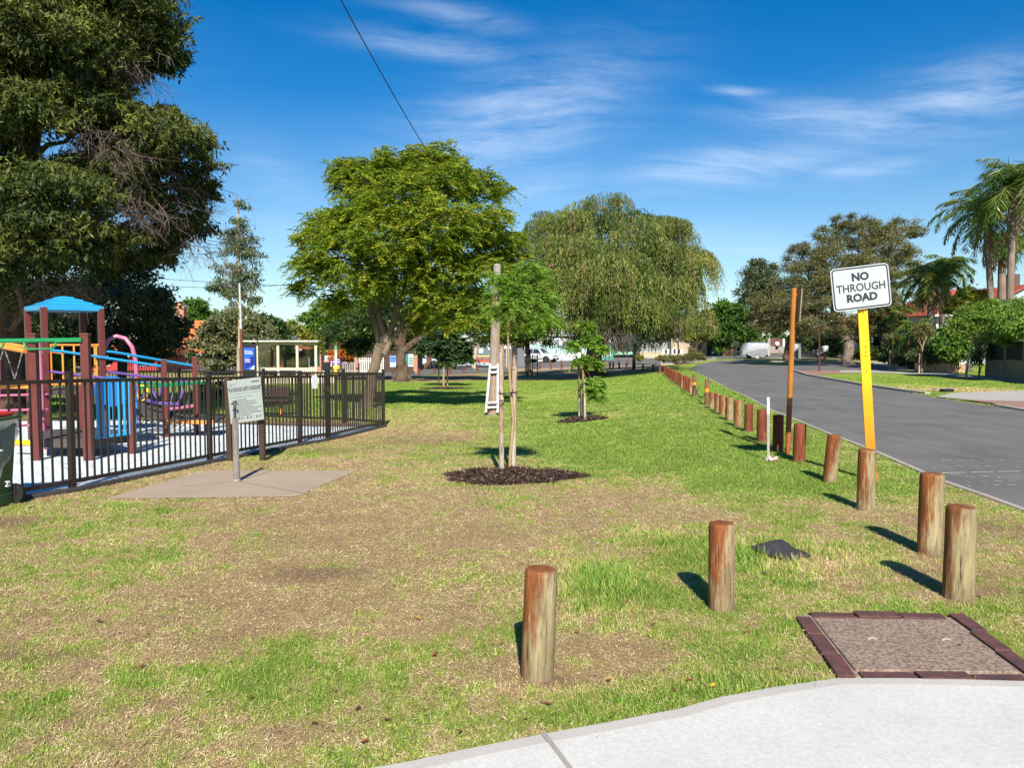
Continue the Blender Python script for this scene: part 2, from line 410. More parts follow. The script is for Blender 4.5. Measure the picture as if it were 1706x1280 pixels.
def ground_mesh():
    a = np.concatenate([np.linspace(-180, -52, 40)[:-1], np.linspace(-52, 52, 420), np.linspace(52, 180, 40)[1:-1]])
    r = np.concatenate([[0.01], np.geomspace(.8, 25, 330), np.geomspace(25, 1500, 130)[1:]])
    A, R = np.meshgrid(np.radians(a), r); x = R * np.sin(A); y = R * np.cos(A); z = tz(x, y)
    nr, na = x.shape; co = np.stack([x, y, z], -1).reshape(-1, 3)
    i = np.arange(nr - 1)[:, None] * na; j = np.arange(na)[None]; j2 = (j + 1) % na
    f = np.stack([i + j, i + j2, i + na + j2, i + na + j], -1).reshape(-1, 4)
    me = bpy.data.meshes.new('ground'); me.vertices.add(len(co)); me.vertices.foreach_set('co', co.astype(np.float32).reshape(-1))
    me.loops.add(f.size); me.loops.foreach_set('vertex_index', f.astype(np.int32).reshape(-1)); me.polygons.add(len(f))
    me.polygons.foreach_set('loop_start', np.arange(0, f.size, 4, dtype=np.int32)); me.polygons.foreach_set('use_smooth', np.ones(len(f), bool))
    g, d = patches(co[:, 0], co[:, 1])
    for nme, arr in (('g', g), ('d', d)):
        at = me.attributes.new(nme, 'FLOAT', 'POINT'); at.data.foreach_set('value', arr.astype(np.float32))
    me.update(calc_edges=True); return me
m, nt = start('lawn')
ag = nt.new('ShaderNodeAttribute'); ag.attribute_name = 'g'; ad = nt.new('ShaderNodeAttribute'); ad.attribute_name = 'd'
n1 = nt.noise(nt.pos, 9, 5, .7); n2 = nt.noise(nt.pos, 45, 4, .8); n3 = nt.noise(nt.pos, 2.2, 3, .6)
gg = nt.math('ADD', ag.outputs['Fac'], nt.math('MULTIPLY', nt.math('SUBTRACT', n1, .5), .55))
gg = nt.math('ADD', gg, nt.math('MULTIPLY', nt.math('SUBTRACT', n2, .5), .7), clamp=True)
col = nt.ramp(gg, [(.0, (.47, .325, .17)), (.3, (.45, .36, .15)), (.6, (.36, .40, .085)), (1.0, (.245, .33, .05))])
dd = nt.math('ADD', ad.outputs['Fac'], nt.math('MULTIPLY', nt.math('SUBTRACT', n2, .5), .9), clamp=True)
dd = nt.mr(dd, .25, .75)
col = nt.mix(dd, col, nt.mix(n1, (.24, .145, .085), (.40, .27, .165)))
col = nt.mix(1.0, col, nt.ramp(nt.noise(nt.pos, 90, 3, .8), [(.3, .55), (.7, 1.35)]), 'MULTIPLY')
col = nt.mix(1.0, col, nt.ramp(n3, [(.3, .88), (.7, 1.12)]), 'MULTIPLY')
b = principled(nt, col, .9, 0, .1, bump(nt, nt.math('ADD', n2, nt.noise(nt.pos, 110, 3, .8)), .9, .03)); nt.l.new(b.outputs[0], nt.out.inputs[0])
LAWN = m
gm = ground_mesh(); go = link_mesh('ground', gm, LAWN, None, (0, 0, 0)); tag(go, kind='structure')

def resample(pts, n):
    pts = [Vector(p) for p in pts]; d = [0]
    for a, b_ in zip(pts, pts[1:]): d.append(d[-1] + (b_ - a).length)
    out = []
    for i in range(n):
        t = d[-1] * i / (n - 1); k = 0
        while k < len(pts) - 2 and d[k + 1] < t: k += 1
        out.append(pts[k].lerp(pts[k + 1], (t - d[k]) / max(d[k + 1] - d[k], 1e-9)))
    return out
def loft(name, Lp, Rp, dz, mat, n=60, m_=8, kind='structure', skirt=0, parent=None, pair=False):
    """sheet between two ground lines given as lists of ground points, draped on the terrain"""
    if pair:
        A = []; B = []
        for i in range(len(Lp) - 1):
            for j in range(6): A.append(Vector(Lp[i]).lerp(Vector(Lp[i + 1]), j / 6)); B.append(Vector(Rp[i]).lerp(Vector(Rp[i + 1]), j / 6))
        A.append(Vector(Lp[-1])); B.append(Vector(Rp[-1])); n = len(A)
    else: A, B = resample(Lp, n), resample(Rp, n)
    mb = MB(); vs = []; fs = []
    for a, b_ in zip(A, B):
        for k in range(m_ + 1): vs.append(gz(a.lerp(b_, k / m_), dz))
    for i in range(n - 1):
        for k in range(m_): q = i * (m_ + 1) + k; fs.append((q, q + 1, q + m_ + 2, q + m_ + 1))
    mb.add(vs, fs); o = mb.build(name, mat, parent, True)
    if not parent and kind: tag(o, kind=kind)
    return o
def kerbline(name, pts, w_, h_, mat, base=-.05):
    pts = resample([gz(p) for p in pts], max(8, int(sum((Vector(a) - Vector(b_)).length for a, b_ in zip(pts, pts[1:])) / .8)))
    mb = MB(); vs = []
    for i, p in enumerate(pts):
        t = (pts[min(i + 1, len(pts) - 1)] - pts[max(0, i - 1)]); t.z = 0; t.normalize(); nrm = Vector((-t.y, t.x, 0)); p = gz(p)
        for a, z in ((-.5, base), (-.5, h_ - .02), (-.4, h_), (.4, h_), (.5, h_ - .02), (.5, base)): vs.append(p + nrm * a * w_ + Vector((0, 0, z)))
    fs = [(i * 6 + k, i * 6 + k + 1, i * 6 + k + 7, i * 6 + k + 6) for i in range(len(pts) - 1) for k in range(5)]
    fs += [(0, 1, 2, 3, 4, 5)[::-1], tuple((len(pts) - 1) * 6 + k for k in range(6))]
    mb.add(vs, fs); return tag(mb.build(name, mat), kind='structure')
GP = lambda lst: [G(*p) for p in lst]
# --- asphalt
m, nt = start('asphalt')
n1 = nt.noise(nt.pos, 140, 3, .8); n2 = nt.noise(nt.pos, .6, 5, .6); vo = nt.new('ShaderNodeTexVoronoi'); nt.put(vo.inputs['Vector'], nt.pos); vo.inputs['Scale'].default_value = 160
n4 = nt.noise(nt.mapping(nt.pos, (1.6, .35, 1), (0, 0, .25)), 1.4, 5, .6)
col = nt.ramp(nt.math('ADD', nt.math('MULTIPLY', n1, .6), nt.math('MULTIPLY', vo.outputs['Distance'], .5)), [(.25, (.06, .058, .054)), (.75, (.175, .168, .155))])
col = nt.mix(1.0, col, nt.ramp(n2, [(.3, .8), (.7, 1.18)]), 'MULTIPLY')
col = nt.mix(1.0, col, nt.ramp(n4, [(.3, .84), (.7, 1.14)]), 'MULTIPLY')
b = principled(nt, col, .8, 0, .3, bump(nt, n1, .5, .006)); nt.l.new(b.outputs[0], nt.out.inputs[0]); ASPH = m
# --- concrete
def concrete(name, c, spots=(.1, .09, .08), bm=.25, sc=40, sp0=.66):
    m, nt = start(name); n1 = nt.noise(nt.pos, sc, 5, .7); n2 = nt.noise(nt.pos, 1.5, 5, .6); n3 = nt.noise(nt.pos, sc * 4, 2, .8)
    col = nt.mix(nt.mr(n2, .3, .7), c, tuple(q * .86 for q in c)); col = nt.mix(nt.mr(n1, sp0, sp0 + .1), col, spots)
    col = nt.mix(1.0, col, nt.ramp(n3, [(.3, .88), (.7, 1.1)]), 'MULTIPLY')
    b = principled(nt, col, .85, 0, .25, bump(nt, n3, bm, .004)); nt.l.new(b.outputs[0], nt.out.inputs[0]); return m
CON = concrete('pale_concrete', (.53, .52, .49), (.45, .435, .40), sc=14, sp0=.70); CON2 = concrete('trowelled_concrete', (.44, .42, .385), (.36, .34, .31))
CONB = concrete('brown_concrete', (.37, .29, .215), (.25, .19, .14)); CONR = concrete('kerb_concrete', (.36, .32, .27), (.22, .2, .17)); CONF = concrete('footpath_concrete', (.38, .36, .33), (.25, .24, .22), sc=12)
# road: left and right edges from near to far
RL = GP([(1840, 900), (1706, 850), (1575, 805), (1455, 752), (1372, 720), (1325, 700), (1285, 684), (1245, 662), (1212, 648), (1190, 636), (1168, 625), (1148, 616), (1160, 608), (1195, 601)])
RR = GP([(2500, 830), (2350, 800), (2150, 760), (1960, 725), (1800, 700), (1706, 685), (1560, 663), (1500, 652), (1440, 643), (1395, 635), (1345, 626), (1322, 618), (1275, 609), (1232, 601)])
RL[0:1] = [Vector((3.5, 2.0, 0)), Vector((4.4, 5.0, 0))] ; RR[0:1] = [Vector((12, -3, 0)), Vector((14, 4, 0))]
loft('road', RL, RR, .006, ASPH, m_=12, pair=True)
loft('side_road', GP([(1322, 618), (1400, 622), (1500, 625)])[0:1] + [G(1385, 617), G(1480, 617), G(1620, 618)], [G(1275, 609)] + [G(1385, 606), G(1480, 606), G(1620, 606)], .012, ASPH, n=12, m_=6)
loft('cross_street', GP([(-700, 622), (-200, 621), (300, 620), (600, 619), (760, 615), (900, 613), (1000, 611), (1100, 608), (1160, 604)]), GP([(-700, 609), (-200, 608), (300, 607), (600, 605), (760, 603), (900, 601), (1000, 599), (1100, 597), (1160, 596)]), .010, ASPH, n=50, m_=6)
loft('far_street', GP([(1130, 598.5), (1200, 599), (1300, 597), (1420, 596)]), GP([(1130, 590), (1200, 589), (1300, 588.5), (1420, 588)]), .014, ASPH, n=30, m_=5)
kerbline('near_kerb', RL[1:8] + RL[8:12], .085, .02, CONR)
kerbline('verge_kerb', [G(1322, 618), G(1345, 626), G(1395, 635), G(1440, 643), G(1500, 652), G(1545, 658)], .16, .09, CONR)
kerbline('corner_kerb', [G(1660, 677), G(1706, 685), G(1800, 700), G(1960, 725)], .15, .06, CONR)
kerbline('far_kerb', GP([(1232, 601), (1262, 603), (1300, 603.5), (1385, 606), (1480, 606)]), .3, .12, CONR)
kerbline('island_kerb', GP([(1060, 607), (1100, 609), (1140, 606.5), (1172, 602), (1192, 598), (1185, 596)]), .25, .12, CONR)
kerbline('street_kerb', GP([(-400, 609), (0, 608.5), (300, 607), (600, 605), (760, 603), (900, 601), (1000, 599), (1080, 597.5)]), .3, .12, CONR)
loft('driveway', GP([(1560, 663), (1620, 669), (1706, 681), (1800, 693)]), GP([(1585, 657), (1650, 654), (1720, 652), (1850, 649)]), .035, CONF, n=14, m_=5)
# footpath and verges on the far side of the road
loft('far_footpath', GP([(1400, 621), (1480, 622), (1560, 626), (1620, 631), (1706, 639), (1850, 652)]), GP([(1400, 617.5), (1480, 618), (1560, 621), (1620, 626), (1706, 632), (1850, 642)]), .014, CONF, n=40, m_=3)
BRICKP = M('brick_paving', (.30, .18, .13), (.23, .13, .10), .85, 3, world=True, bmp=.5, bscale=30)
loft('brick_paving', GP([(1330, 622), (1345, 626.5), (1380, 624), (1420, 622), (1470, 621)]), GP([(1322, 618), (1350, 613), (1390, 611), (1420, 611), (1480, 613)]), .010, BRICKP, n=14, m_=4)
loft('brick_paving', GP([(1600, 668), (1660, 676), (1706, 684)]), GP([(1665, 671), (1700, 671), (1760, 675)]), .05, BRICKP, n=8, m_=3)
SAND = M('sandy_ground', (.36, .27, .17), (.28, .20, .12), .95, 1.2, world=True, bmp=.5, bscale=20)
STRAWG = M('dry_grass_ground', (.38, .31, .13), (.25, .25, .08), .95, 2.2, world=True, bmp=.6, bscale=30)
loft('sandy_verge', GP([(830, 619), (960, 618), (1040, 617), (1100, 612)]), GP([(830, 613.5), (960, 611.5), (1040, 610), (1100, 608)]), .016, SAND, n=20, m_=3)
loft('far_verge', GP([(1240, 602.5), (1290, 603), (1385, 606), (1480, 606)]), GP([(1262, 598), (1300, 596.5), (1385, 597), (1480, 599)]), .02, STRAWG, n=16, m_=4)
loft('shop_footpath', GP([(-400, 608), (300, 606.5), (600, 604.5), (760, 602.5), (900, 600.5), (1000, 598.5), (1075, 597)]), GP([(-400, 603), (300, 602), (600, 600.5), (760, 599), (900, 597), (1000, 595.5), (1075, 594)]), .02, CONF, n=40, m_=3)
loft('far_footpath', GP([(1060, 596), (1160, 593), (1260, 590), (1330, 589)]), GP([(1060, 592), (1160, 589), (1260, 587), (1330, 586.5)]), .026, SAND, n=20, m_=3)
loft('asphalt_path', GP([(560, 630), (640, 631), (700, 626), (790, 622), (860, 619.5)]), GP([(560, 617), (640, 616.5), (700, 616), (790, 614.5), (860, 613.5)]), .02, ASPH, n=20, m_=3)
# concrete path in front
pe = GP([(560, 1300), (680, 1279), (780, 1257), (900, 1233), (1010, 1213), (1130, 1190), (1200, 1170), (1290, 1153), (1395, 1138), (1500, 1138), (1600, 1140), (1706, 1143)])
pe = [Vector((-.9, 2.35, 0)), Vector((-.6, 2.62, 0))] + pe + [Vector((3.6, 3.72, 0)), Vector((6, 3.9, 0))]
out = [gz(p, .022) for p in pe]; near = [Vector((6, 1.0, .022)), Vector((-.9, 1.0, .022))]
inner = []
for i, p in enumerate(pe):
    t = (pe[min(i + 1, len(pe) - 1)] - pe[max(0, i - 1)]).normalized(); inner.append(Vector((p.x + t.y * .075, p.y - t.x * .075, .0262)))
mb = MB(); mb.prism(out + near, (0, 0, -.06)); tag(mb.build('concrete_path', CON2), kind='structure')
mb = MB(); mb.prism(inner + [Vector((6, 1.0, .0262)), Vector((-.9, 1.0, .0262))], (0, 0, -.003))
tag(mb.build('concrete_path', CON), kind='structure')
JO = concrete('joint', (.30, .285, .26), (.2, .19, .17))
mb = MB(); a, b_ = G(905, 1232), G(985, 1340); mb.bar(a + Vector((0, 0, .026)), b_ + Vector((0, 0, .026)), .022, .004)
tag(mb.build('path_joint', JO), kind='structure')
# slab by the playground sign
loft('concrete_slab', GP([(175, 832), (250, 810), (330, 788), (345, 785)]), GP([(492, 829), (530, 812), (585, 790), (592, 785)]), .006, CONB, n=14, m_=10)
for (x0, y0, x1, y1) in ((394, 803, 300, 812), (394, 803, 520, 826), (394, 803, 452, 786)):
    a, b_ = G(x0, y0), G(x1, y1); mb = MB()
    for i in range(8): p0, p1 = gz(a.lerp(b_, i / 8), .0075), gz(a.lerp(b_, (i + 1) / 8), .0075); mb.bar(p0, p1, .014, .003)
    tag(mb.build('slab_joint', M('slab_joint', (.20, .15, .11), None, .9, world=True)), kind='structure')
# playground soft-fall and leaf litter
FENCE = [G(-340, 905), G(-120, 862), G(121, 819), G(350, 771.5), G(500, 741.5), G(547, 734), G(639, 711)]
REAR = [G(639, 711), G(573, 706), G(440, 700), G(300, 696), G(150, 692), G(0, 690), G(-200, 690)]
m, nt = start('soft_fall'); n1 = nt.noise(nt.pos, 60, 3, .8); n2 = nt.noise(nt.pos, .9, 4, .6); n3 = nt.noise(nt.mapping(nt.pos, (1, 4, 1)), 7, 3, .6)
col = nt.mix(nt.mr(n2, .3, .7), (.56, .63, .65), (.64, .68, .69)); col = nt.mix(nt.mr(n3, .68, .75), col, (.2, .19, .18)); col = nt.mix(1.0, col, nt.ramp(n1, [(.3, .82), (.7, 1.12)]), 'MULTIPLY')
b = principled(nt, col, .9, 0, .2, bump(nt, n1, .3, .004)); nt.l.new(b.outputs[0], nt.out.inputs[0]); SOFT = m
sf_front = [gz(p + Vector((-.06, .05, 0))) for p in FENCE]
sf_back = GP([(-200, 704), (0, 703), (120, 703), (240, 702), (350, 706), (470, 711), (560, 713), (636, 712)])
loft('playground_surface', sf_front, sf_back, .022, SOFT, n=60, m_=14)
LIT = M('leaf_litter', (.20, .115, .06), (.12, .065, .035), .95, 5, world=True, lo=.4, hi=.6, bmp=.9, bscale=60, bdist=.03, var=.4)
loft('mulched_ground', sf_back, [gz(p) for p in reversed(REAR)], .012, LIT, n=50, m_=5)
kerbline('playground_edging', [p + Vector((.05, -.06, 0)) for p in FENCE], .08, .05, M('edging', (.05, .045, .04), None, .8))
kerbline('playground_edging', sf_back, .1, .05, M('edging', (.05, .045, .04), None, .8))
# dry twigs and leaves scattered over the soft-fall
lv = Leaves(); r = np.random.default_rng(5); n = 4200
t = r.random(n); k = r.random(n) ** 1.5
A_ = np.array([tuple(p) for p in resample(sf_front, 60)]); B_ = np.array([tuple(p) for p in resample(sf_back, 60)]); i = (t * 59).astype(int)
P = A_[i] * (1 - k[:, None]) + B_[i] * k[:, None] + r.normal(size=(n, 3)) * [.12, .12, 0]; P[:, 2] = tz(P[:, 0], P[:, 1]) + .03
D = unit(np.stack([r.normal(size=n), r.normal(size=n) * .6, r.normal(size=n) * .06], 1))
lv.add(P, D, .03 + .09 * r.random(n) ** 2, .006 + .008 * r.random(n), r.random(n), np.tile([[0, 0.05, 1.]], (n, 1)))
LITM = leafmat('dry_litter', [(0, (.05, .03, .02)), (.6, (.12, .07, .04)), (1, (.22, .14, .07))], .05)
tag(lv.build('leaf_litter', LITM, None, (-6, 12, 0)), 'dry twigs and fallen leaves scattered over the pale playground surface', 'leaf litter', kind='stuff')
# --- exclusion polygons for grass
def inside(x, y, poly):
    c = np.zeros(len(x), bool); n = len(poly)
    for i in range(n):
        x1, y1 = poly[i][0], poly[i][1]; x2, y2 = poly[(i + 1) % n][0], poly[(i + 1) % n][1]
        c ^= ((y1 > y) != (y2 > y)) & (x < (x2 - x1) * (y - y1) / (y2 - y1 + 1e-12) + x1)
    return c
PIT = GP([(1330, 1026), (1600, 1029), (1720, 1095), (1760, 1141), (1395, 1137)])
COVER = GP([(1243, 916), (1288, 905), (1352, 930), (1308, 938)])
MULCH = [(G(850, 797), 1.68 / 2 * 1.0, .62), (G(967, 701.5), .62, .5), (G(743, 648), 1.3, 1.2)]
EXC = [out + near, GP([(175, 832), (345, 785), (592, 785), (492, 829)]), sf_front + list(reversed(sf_front))[:0] + list(sf_back), RL + list(reversed(RR)), PIT, COVER]
def grass_blades():
    r = np.random.default_rng(3); n = 1250000
    y = 2.5 + 27 * r.random(n) ** 1.6; x = (r.random(n) * 2 - 1) * .74 * (y + 2.4)
    keep = np.ones(n, bool)
    xj, yj = x + r.normal(size=n) * .022, y + r.normal(size=n) * .022
    for p in EXC: keep &= ~inside(xj, yj, p)
    for c, rx, ry in MULCH: keep &= ((x - c.x) / rx) ** 2 + ((y - c.y) / ry) ** 2 > .9 + .3 * r.random(n)
    g, d = patches(x, y); keep &= (r.random(n) > d * 1.0) | (r.random(n) < .15)
    keep &= r.random(n) < (.6 + .6 * g)
    x, y, g = x[keep], y[keep], g[keep]; n = len(x)
    lush = np.zeros(n)
    for px, py, rx, ry, a in [(990, 972, 80, 38, 1.0), (1290, 925, 150, 30, .9), (1290, 1150, 300, 22, .5), (1130, 905, 90, 25, .5)]:
        c = G(px, py); ryw = (G(px, py - ry).y - c.y); lush = np.maximum(lush, a * np.exp(-(((x - c.x) / (rx * c.y / F)) ** 2 + ((y - c.y) / ryw) ** 2)))
    h = (.011 + .009 * g + .036 * lush) * (.5 + r.random(n)) * (1 + y / 30); wd_ = (.0016 + .0012 * r.random(n)) * (1 + y / 5)
    z = tz(x, y); P = np.stack([x, y, z - .004], 1)
    lean = .7 + 1.9 * (1 - .75 * g) * r.random(n) * (1 - .6 * lush); az = r.random(n) * 6.283
    D = np.stack([np.cos(az) * lean, np.sin(az) * lean, np.ones(n) * .8], 1)
    val = np.clip(g + .7 * (r.random(n) - .5), 0, 1)
    lv = Leaves(); sd_ = np.stack([-np.sin(az) + .4 * r.normal(size=n), np.cos(az), .1 * r.normal(size=n)], 1)
    Dn = unit(D); S_ = np.cross(Dn, sd_)
    lv.add(P, Dn, h * 1.35, wd_, val, S_, .3); return lv
def thatch():
    r = np.random.default_rng(13); n = 780000; y = 2.5 + 22 * r.random(n) ** 1.5; x = (r.random(n) * 2 - 1) * .74 * (y + 2.4); keep = np.ones(n, bool); xj, yj = x + r.normal(size=n) * .03, y + r.normal(size=n) * .03
    for p in EXC: keep &= ~inside(xj, yj, p)
    for c, rx, ry in MULCH: keep &= ((x - c.x) / rx) ** 2 + ((y - c.y) / ry) ** 2 > .9
    g, d = patches(x, y); keep &= (r.random(n) < (1.15 - 1.0 * g)) & (r.random(n) > .75 * d); x, y, g, d = x[keep], y[keep], g[keep], d[keep]; n = len(x); az = r.random(n) * 6.283
    cl = fbm(x, y, 18, 51, 2); P = np.stack([x, y, tz(x, y) + .002 + .010 * r.random(n)], 1); D = np.stack([np.cos(az), np.sin(az), .05 + .35 * r.random(n)], 1); lv = Leaves()
    lv.add(P, D, (.010 + .022 * r.random(n)) * (1 + y / 30), (.0012 + .0012 * r.random(n)) * (1 + y / 6), np.clip(.5 + 1.1 * (cl - .5) + .55 * (r.random(n) - .5) - .25 * d, 0, 1), np.tile([[0, .05, 1.]], (n, 1)) + r.normal(size=(n, 3)) * .35, .4); return lv
tl_ = leafmat('dry_thatch', [(0, (.17, .10, .055)), (.35, (.36, .25, .14)), (.7, (.60, .47, .27)), (1, (.72, .62, .40))], .1, .8)
tag(thatch().build('dry_thatch', tl_, None, (0, 8, 0)), 'matted dry straw coloured thatch lying between the grass blades', 'dry grass', kind='stuff')
def far_blades():
    r = np.random.default_rng(23); n = 330000; y = 24 + 22 * r.random(n); x = (r.random(n) * 2 - 1) * .8 * y; keep = np.ones(n, bool)
    for p in EXC + [BPV, FPH, DRV]: keep &= ~inside(x, y, p)
    s = x / y; keep &= (s > -.17) & ~((s > .30) & (y > 37)) & ~((s > .56) & (y > 33)); g, d = patches(x, y); keep &= r.random(n) > d; x, y, g = x[keep], y[keep], g[keep]; n = len(x); az = r.random(n) * 6.283
    D = np.stack([np.cos(az), np.sin(az), .7 + 0 * x], 1); lv = Leaves(); lv.add(np.stack([x, y, tz(x, y) - .005], 1), D, .05 + .04 * r.random(n), .012 + .010 * r.random(n), np.clip(g + .7 * (r.random(n) - .5), 0, 1), rdir(n, r), .4); return lv
BPV = GP([(1330, 622), (1345, 626.5), (1380, 624), (1420, 622), (1480, 621), (1480, 613), (1420, 611), (1350, 613)]); FPH = GP([(1400, 621), (1480, 622), (1560, 626), (1620, 631), (1706, 639), (1850, 652), (1850, 642), (1706, 632), (1620, 626), (1560, 621), (1480, 618), (1400, 617.5)]); DRV = GP([(1560, 663), (1620, 669), (1706, 681), (1800, 693), (1850, 649), (1720, 652), (1650, 654), (1585, 657)])
gl = leafmat('grass_blade', [(0, (.62, .46, .24)), (.3, (.58, .50, .21)), (.55, (.42, .46, .11)), (1.0, (.18, .33, .04))], .3, .6)
tag(grass_blades().build('grass', gl, None, (0, 8, 0)), 'short patchy green and straw coloured grass growing over the near part of the park lawn', 'grass', kind='stuff')
tag(far_blades().build('grass', gl, None, (0, 30, 0)), 'smooth green grass of the far lawn and of the verge across the road', 'grass', kind='stuff')
r = np.random.default_rng(44); n = 260; x = -.6 + 4.6 * r.random(n); y = 2.5 + 1.4 * r.random(n); kp = inside(x, y, inner + [Vector((6, 1, 0)), Vector((-.9, 1, 0))]) & (r.random(n) < .35 + .6 * fbm(x, y, 3, 61)); x, y = x[kp], y[kp]; n = len(x); a = r.random(n) * 6.28; lv = Leaves()
lv.add(np.stack([x, y, np.full(n, .031)], 1), np.stack([np.cos(a), np.sin(a), .05 + 0 * a], 1), .003 + .012 * r.random(n) ** 3, .002 + .003 * r.random(n), r.random(n), np.tile([[0, .05, 1.]], (n, 1)))
tag(lv.build('path_litter', LITM, None, (2, 3, 0)), 'tiny dark grit and leaf crumbs scattered on the concrete path', 'litter', kind='stuff')
# ================================================================== THE NEAR THINGS
def wood(name, red, grey, thr, seed=0, soft=.12):
    """weathered log: red-brown stain worn off to bare grey wood on one side"""
    m, nt = start(name); oi = nt.new('ShaderNodeObjectInfo')
    off = nt.new('ShaderNodeVectorMath', operation='ADD'); nt.l.new(nt.obj, off.inputs[0]); sc_ = nt.new('ShaderNodeVectorMath', operation='SCALE'); nt.l.new(oi.outputs['Location'], sc_.inputs[0]); sc_.inputs['Scale'].default_value = 3.7
    nt.l.new(sc_.outputs[0], off.inputs[1]); co = off.outputs[0]
    streak = nt.noise(nt.mapping(co, (9, 9, .9)), 5, 6, .7); big = nt.noise(nt.mapping(co, (2.2, 2.2, 1)), 2.5, 4, .6, dist=.6)
    crack = nt.noise(nt.mapping(co, (14, 14, .5)), 6, 3, .6)
    g = nt.ramp(streak, [(.25, tuple(c * .45 for c in grey)), (.5, grey), (.78, tuple(min(1, c * 1.35) for c in grey))])
    rr = nt.ramp(streak, [(.25, tuple(c * .45 for c in red)), (.6, red), (.8, (red[0] * 1.5, red[1] * 1.7, red[2] * 1.8))])
    sx = nt.new('ShaderNodeSeparateXYZ'); nt.l.new(nt.obj, sx.inputs[0])
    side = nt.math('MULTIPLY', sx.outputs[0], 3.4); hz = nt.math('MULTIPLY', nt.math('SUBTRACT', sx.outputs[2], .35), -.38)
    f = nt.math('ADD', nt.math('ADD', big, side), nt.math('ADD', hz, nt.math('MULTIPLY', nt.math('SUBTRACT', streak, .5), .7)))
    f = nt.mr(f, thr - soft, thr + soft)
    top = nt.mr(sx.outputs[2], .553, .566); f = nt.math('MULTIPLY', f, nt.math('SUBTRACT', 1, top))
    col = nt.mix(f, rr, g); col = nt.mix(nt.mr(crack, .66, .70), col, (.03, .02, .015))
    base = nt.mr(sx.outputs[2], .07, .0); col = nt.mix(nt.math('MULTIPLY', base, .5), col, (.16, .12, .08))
    h = nt.math('ADD', streak, nt.math('MULTIPLY', nt.mr(crack, .62, .72), -1.2))
    col = nt.mix(1.0, col, nt.ramp(nt.noise(nt.mapping(co, (6, 6, 1.2)), 2.2, 5, .7), [(.3, .55), (.55, 1.0), (.75, 1.3)]), 'MULTIPLY'); b = principled(nt, col, .75, 0, .25, bump(nt, h, .8, .012)); nt.l.new(b.outputs[0], nt.out.inputs[0]); MATS[name] = m; return m
WD = [wood('worn_log', (.25, .088, .026), (.29, .235, .13), .43), wood('stained_log', (.25, .08, .025), (.28, .21, .115), .50), wood('red_log', (.20, .055, .024), (.27, .13, .06), .90)]
def log_mesh(rad, h, seed, mat, name='timber_bollard'):
    rnd = random.Random(seed); mb = MB(); n = 28; prof = [(1.0, -.1), (1.0, .02), (1.0, h * .3), (.985, h * .6), (.98, h - .03), (.95, h - .012), (.86, h - .002), (.5, h), (.02, h + .002)]
    ph = [rnd.uniform(0, 6.28) for _ in range(3)]; vs = []
    for f_, z in prof:
        for k in range(n):
            A = 2 * math.pi * k / n; w_ = 1 - .035 * (max(0, math.cos(A * 1.0 - ph[1])) ** 24) + .022 * math.sin(2 * A + ph[0] + z * 2) + .014 * math.sin(5 * A + ph[1]) + .01 * math.sin(9 * A + ph[2] + z * 3)
            vs.append((rad * f_ * w_ * math.cos(A), rad * f_ * w_ * math.sin(A), z))
    fs = [(i * n + k, i * n + (k + 1) % n, (i + 1) * n + (k + 1) % n, (i + 1) * n + k) for i in range(len(prof) - 1) for k in range(n)]
    mb.add(vs, fs); return mb.build(name, mat, None, True, origin=Vector((0, 0, 0)))
HB = .565
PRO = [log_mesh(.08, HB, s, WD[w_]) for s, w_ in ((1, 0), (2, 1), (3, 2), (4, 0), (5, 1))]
used = [False] * 5
def bollard(px, pb, pt, wpx, pr, label, group=None, lean=0, H=None, rz=0):
    p = G(px, pb); dist = p.y; h = (pb - pt) / F * dist * 1.0 if H is None else H; rad = wpx / F * dist / 2
    o = PRO[pr]
    if used[pr]: o = o.copy(); COL.objects.link(o)
    used[pr] = True; o.location = p; o.scale = (rad / .08, rad / .08, h / HB); rz = rz or random.uniform(-.35, .35); o.rotation_euler = (random.uniform(-.02, .02), lean + random.uniform(-.015, .015), rz)
    for k in ('group', 'kind'):
        if k in o: del o[k]
    return tag(o, label, 'bollard', group)
GB_ = 'timber bollards along the road edge'; G2 = 'timber bollards across the grass by the path'
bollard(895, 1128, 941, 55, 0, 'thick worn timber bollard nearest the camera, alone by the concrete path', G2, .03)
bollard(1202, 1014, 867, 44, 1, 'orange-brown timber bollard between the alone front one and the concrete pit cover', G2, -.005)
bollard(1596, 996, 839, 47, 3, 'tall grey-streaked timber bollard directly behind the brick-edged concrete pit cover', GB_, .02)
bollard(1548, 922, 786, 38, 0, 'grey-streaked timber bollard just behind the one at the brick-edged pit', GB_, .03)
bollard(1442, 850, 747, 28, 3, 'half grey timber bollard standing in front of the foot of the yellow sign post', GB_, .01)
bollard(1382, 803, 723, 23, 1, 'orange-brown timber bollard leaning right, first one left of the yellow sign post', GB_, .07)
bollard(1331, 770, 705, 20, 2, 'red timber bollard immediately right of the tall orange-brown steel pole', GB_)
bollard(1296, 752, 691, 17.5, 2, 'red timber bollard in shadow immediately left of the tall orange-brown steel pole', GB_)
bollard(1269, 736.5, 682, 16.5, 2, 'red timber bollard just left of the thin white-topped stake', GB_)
ordn = ['second', 'third', 'fourth', 'fifth', 'sixth', 'seventh', 'eighth', 'ninth', 'tenth', 'eleventh', 'twelfth', 'thirteenth', 'fourteenth', 'fifteenth', 'sixteenth', 'seventeenth', 'eighteenth', 'nineteenth', 'twentieth']
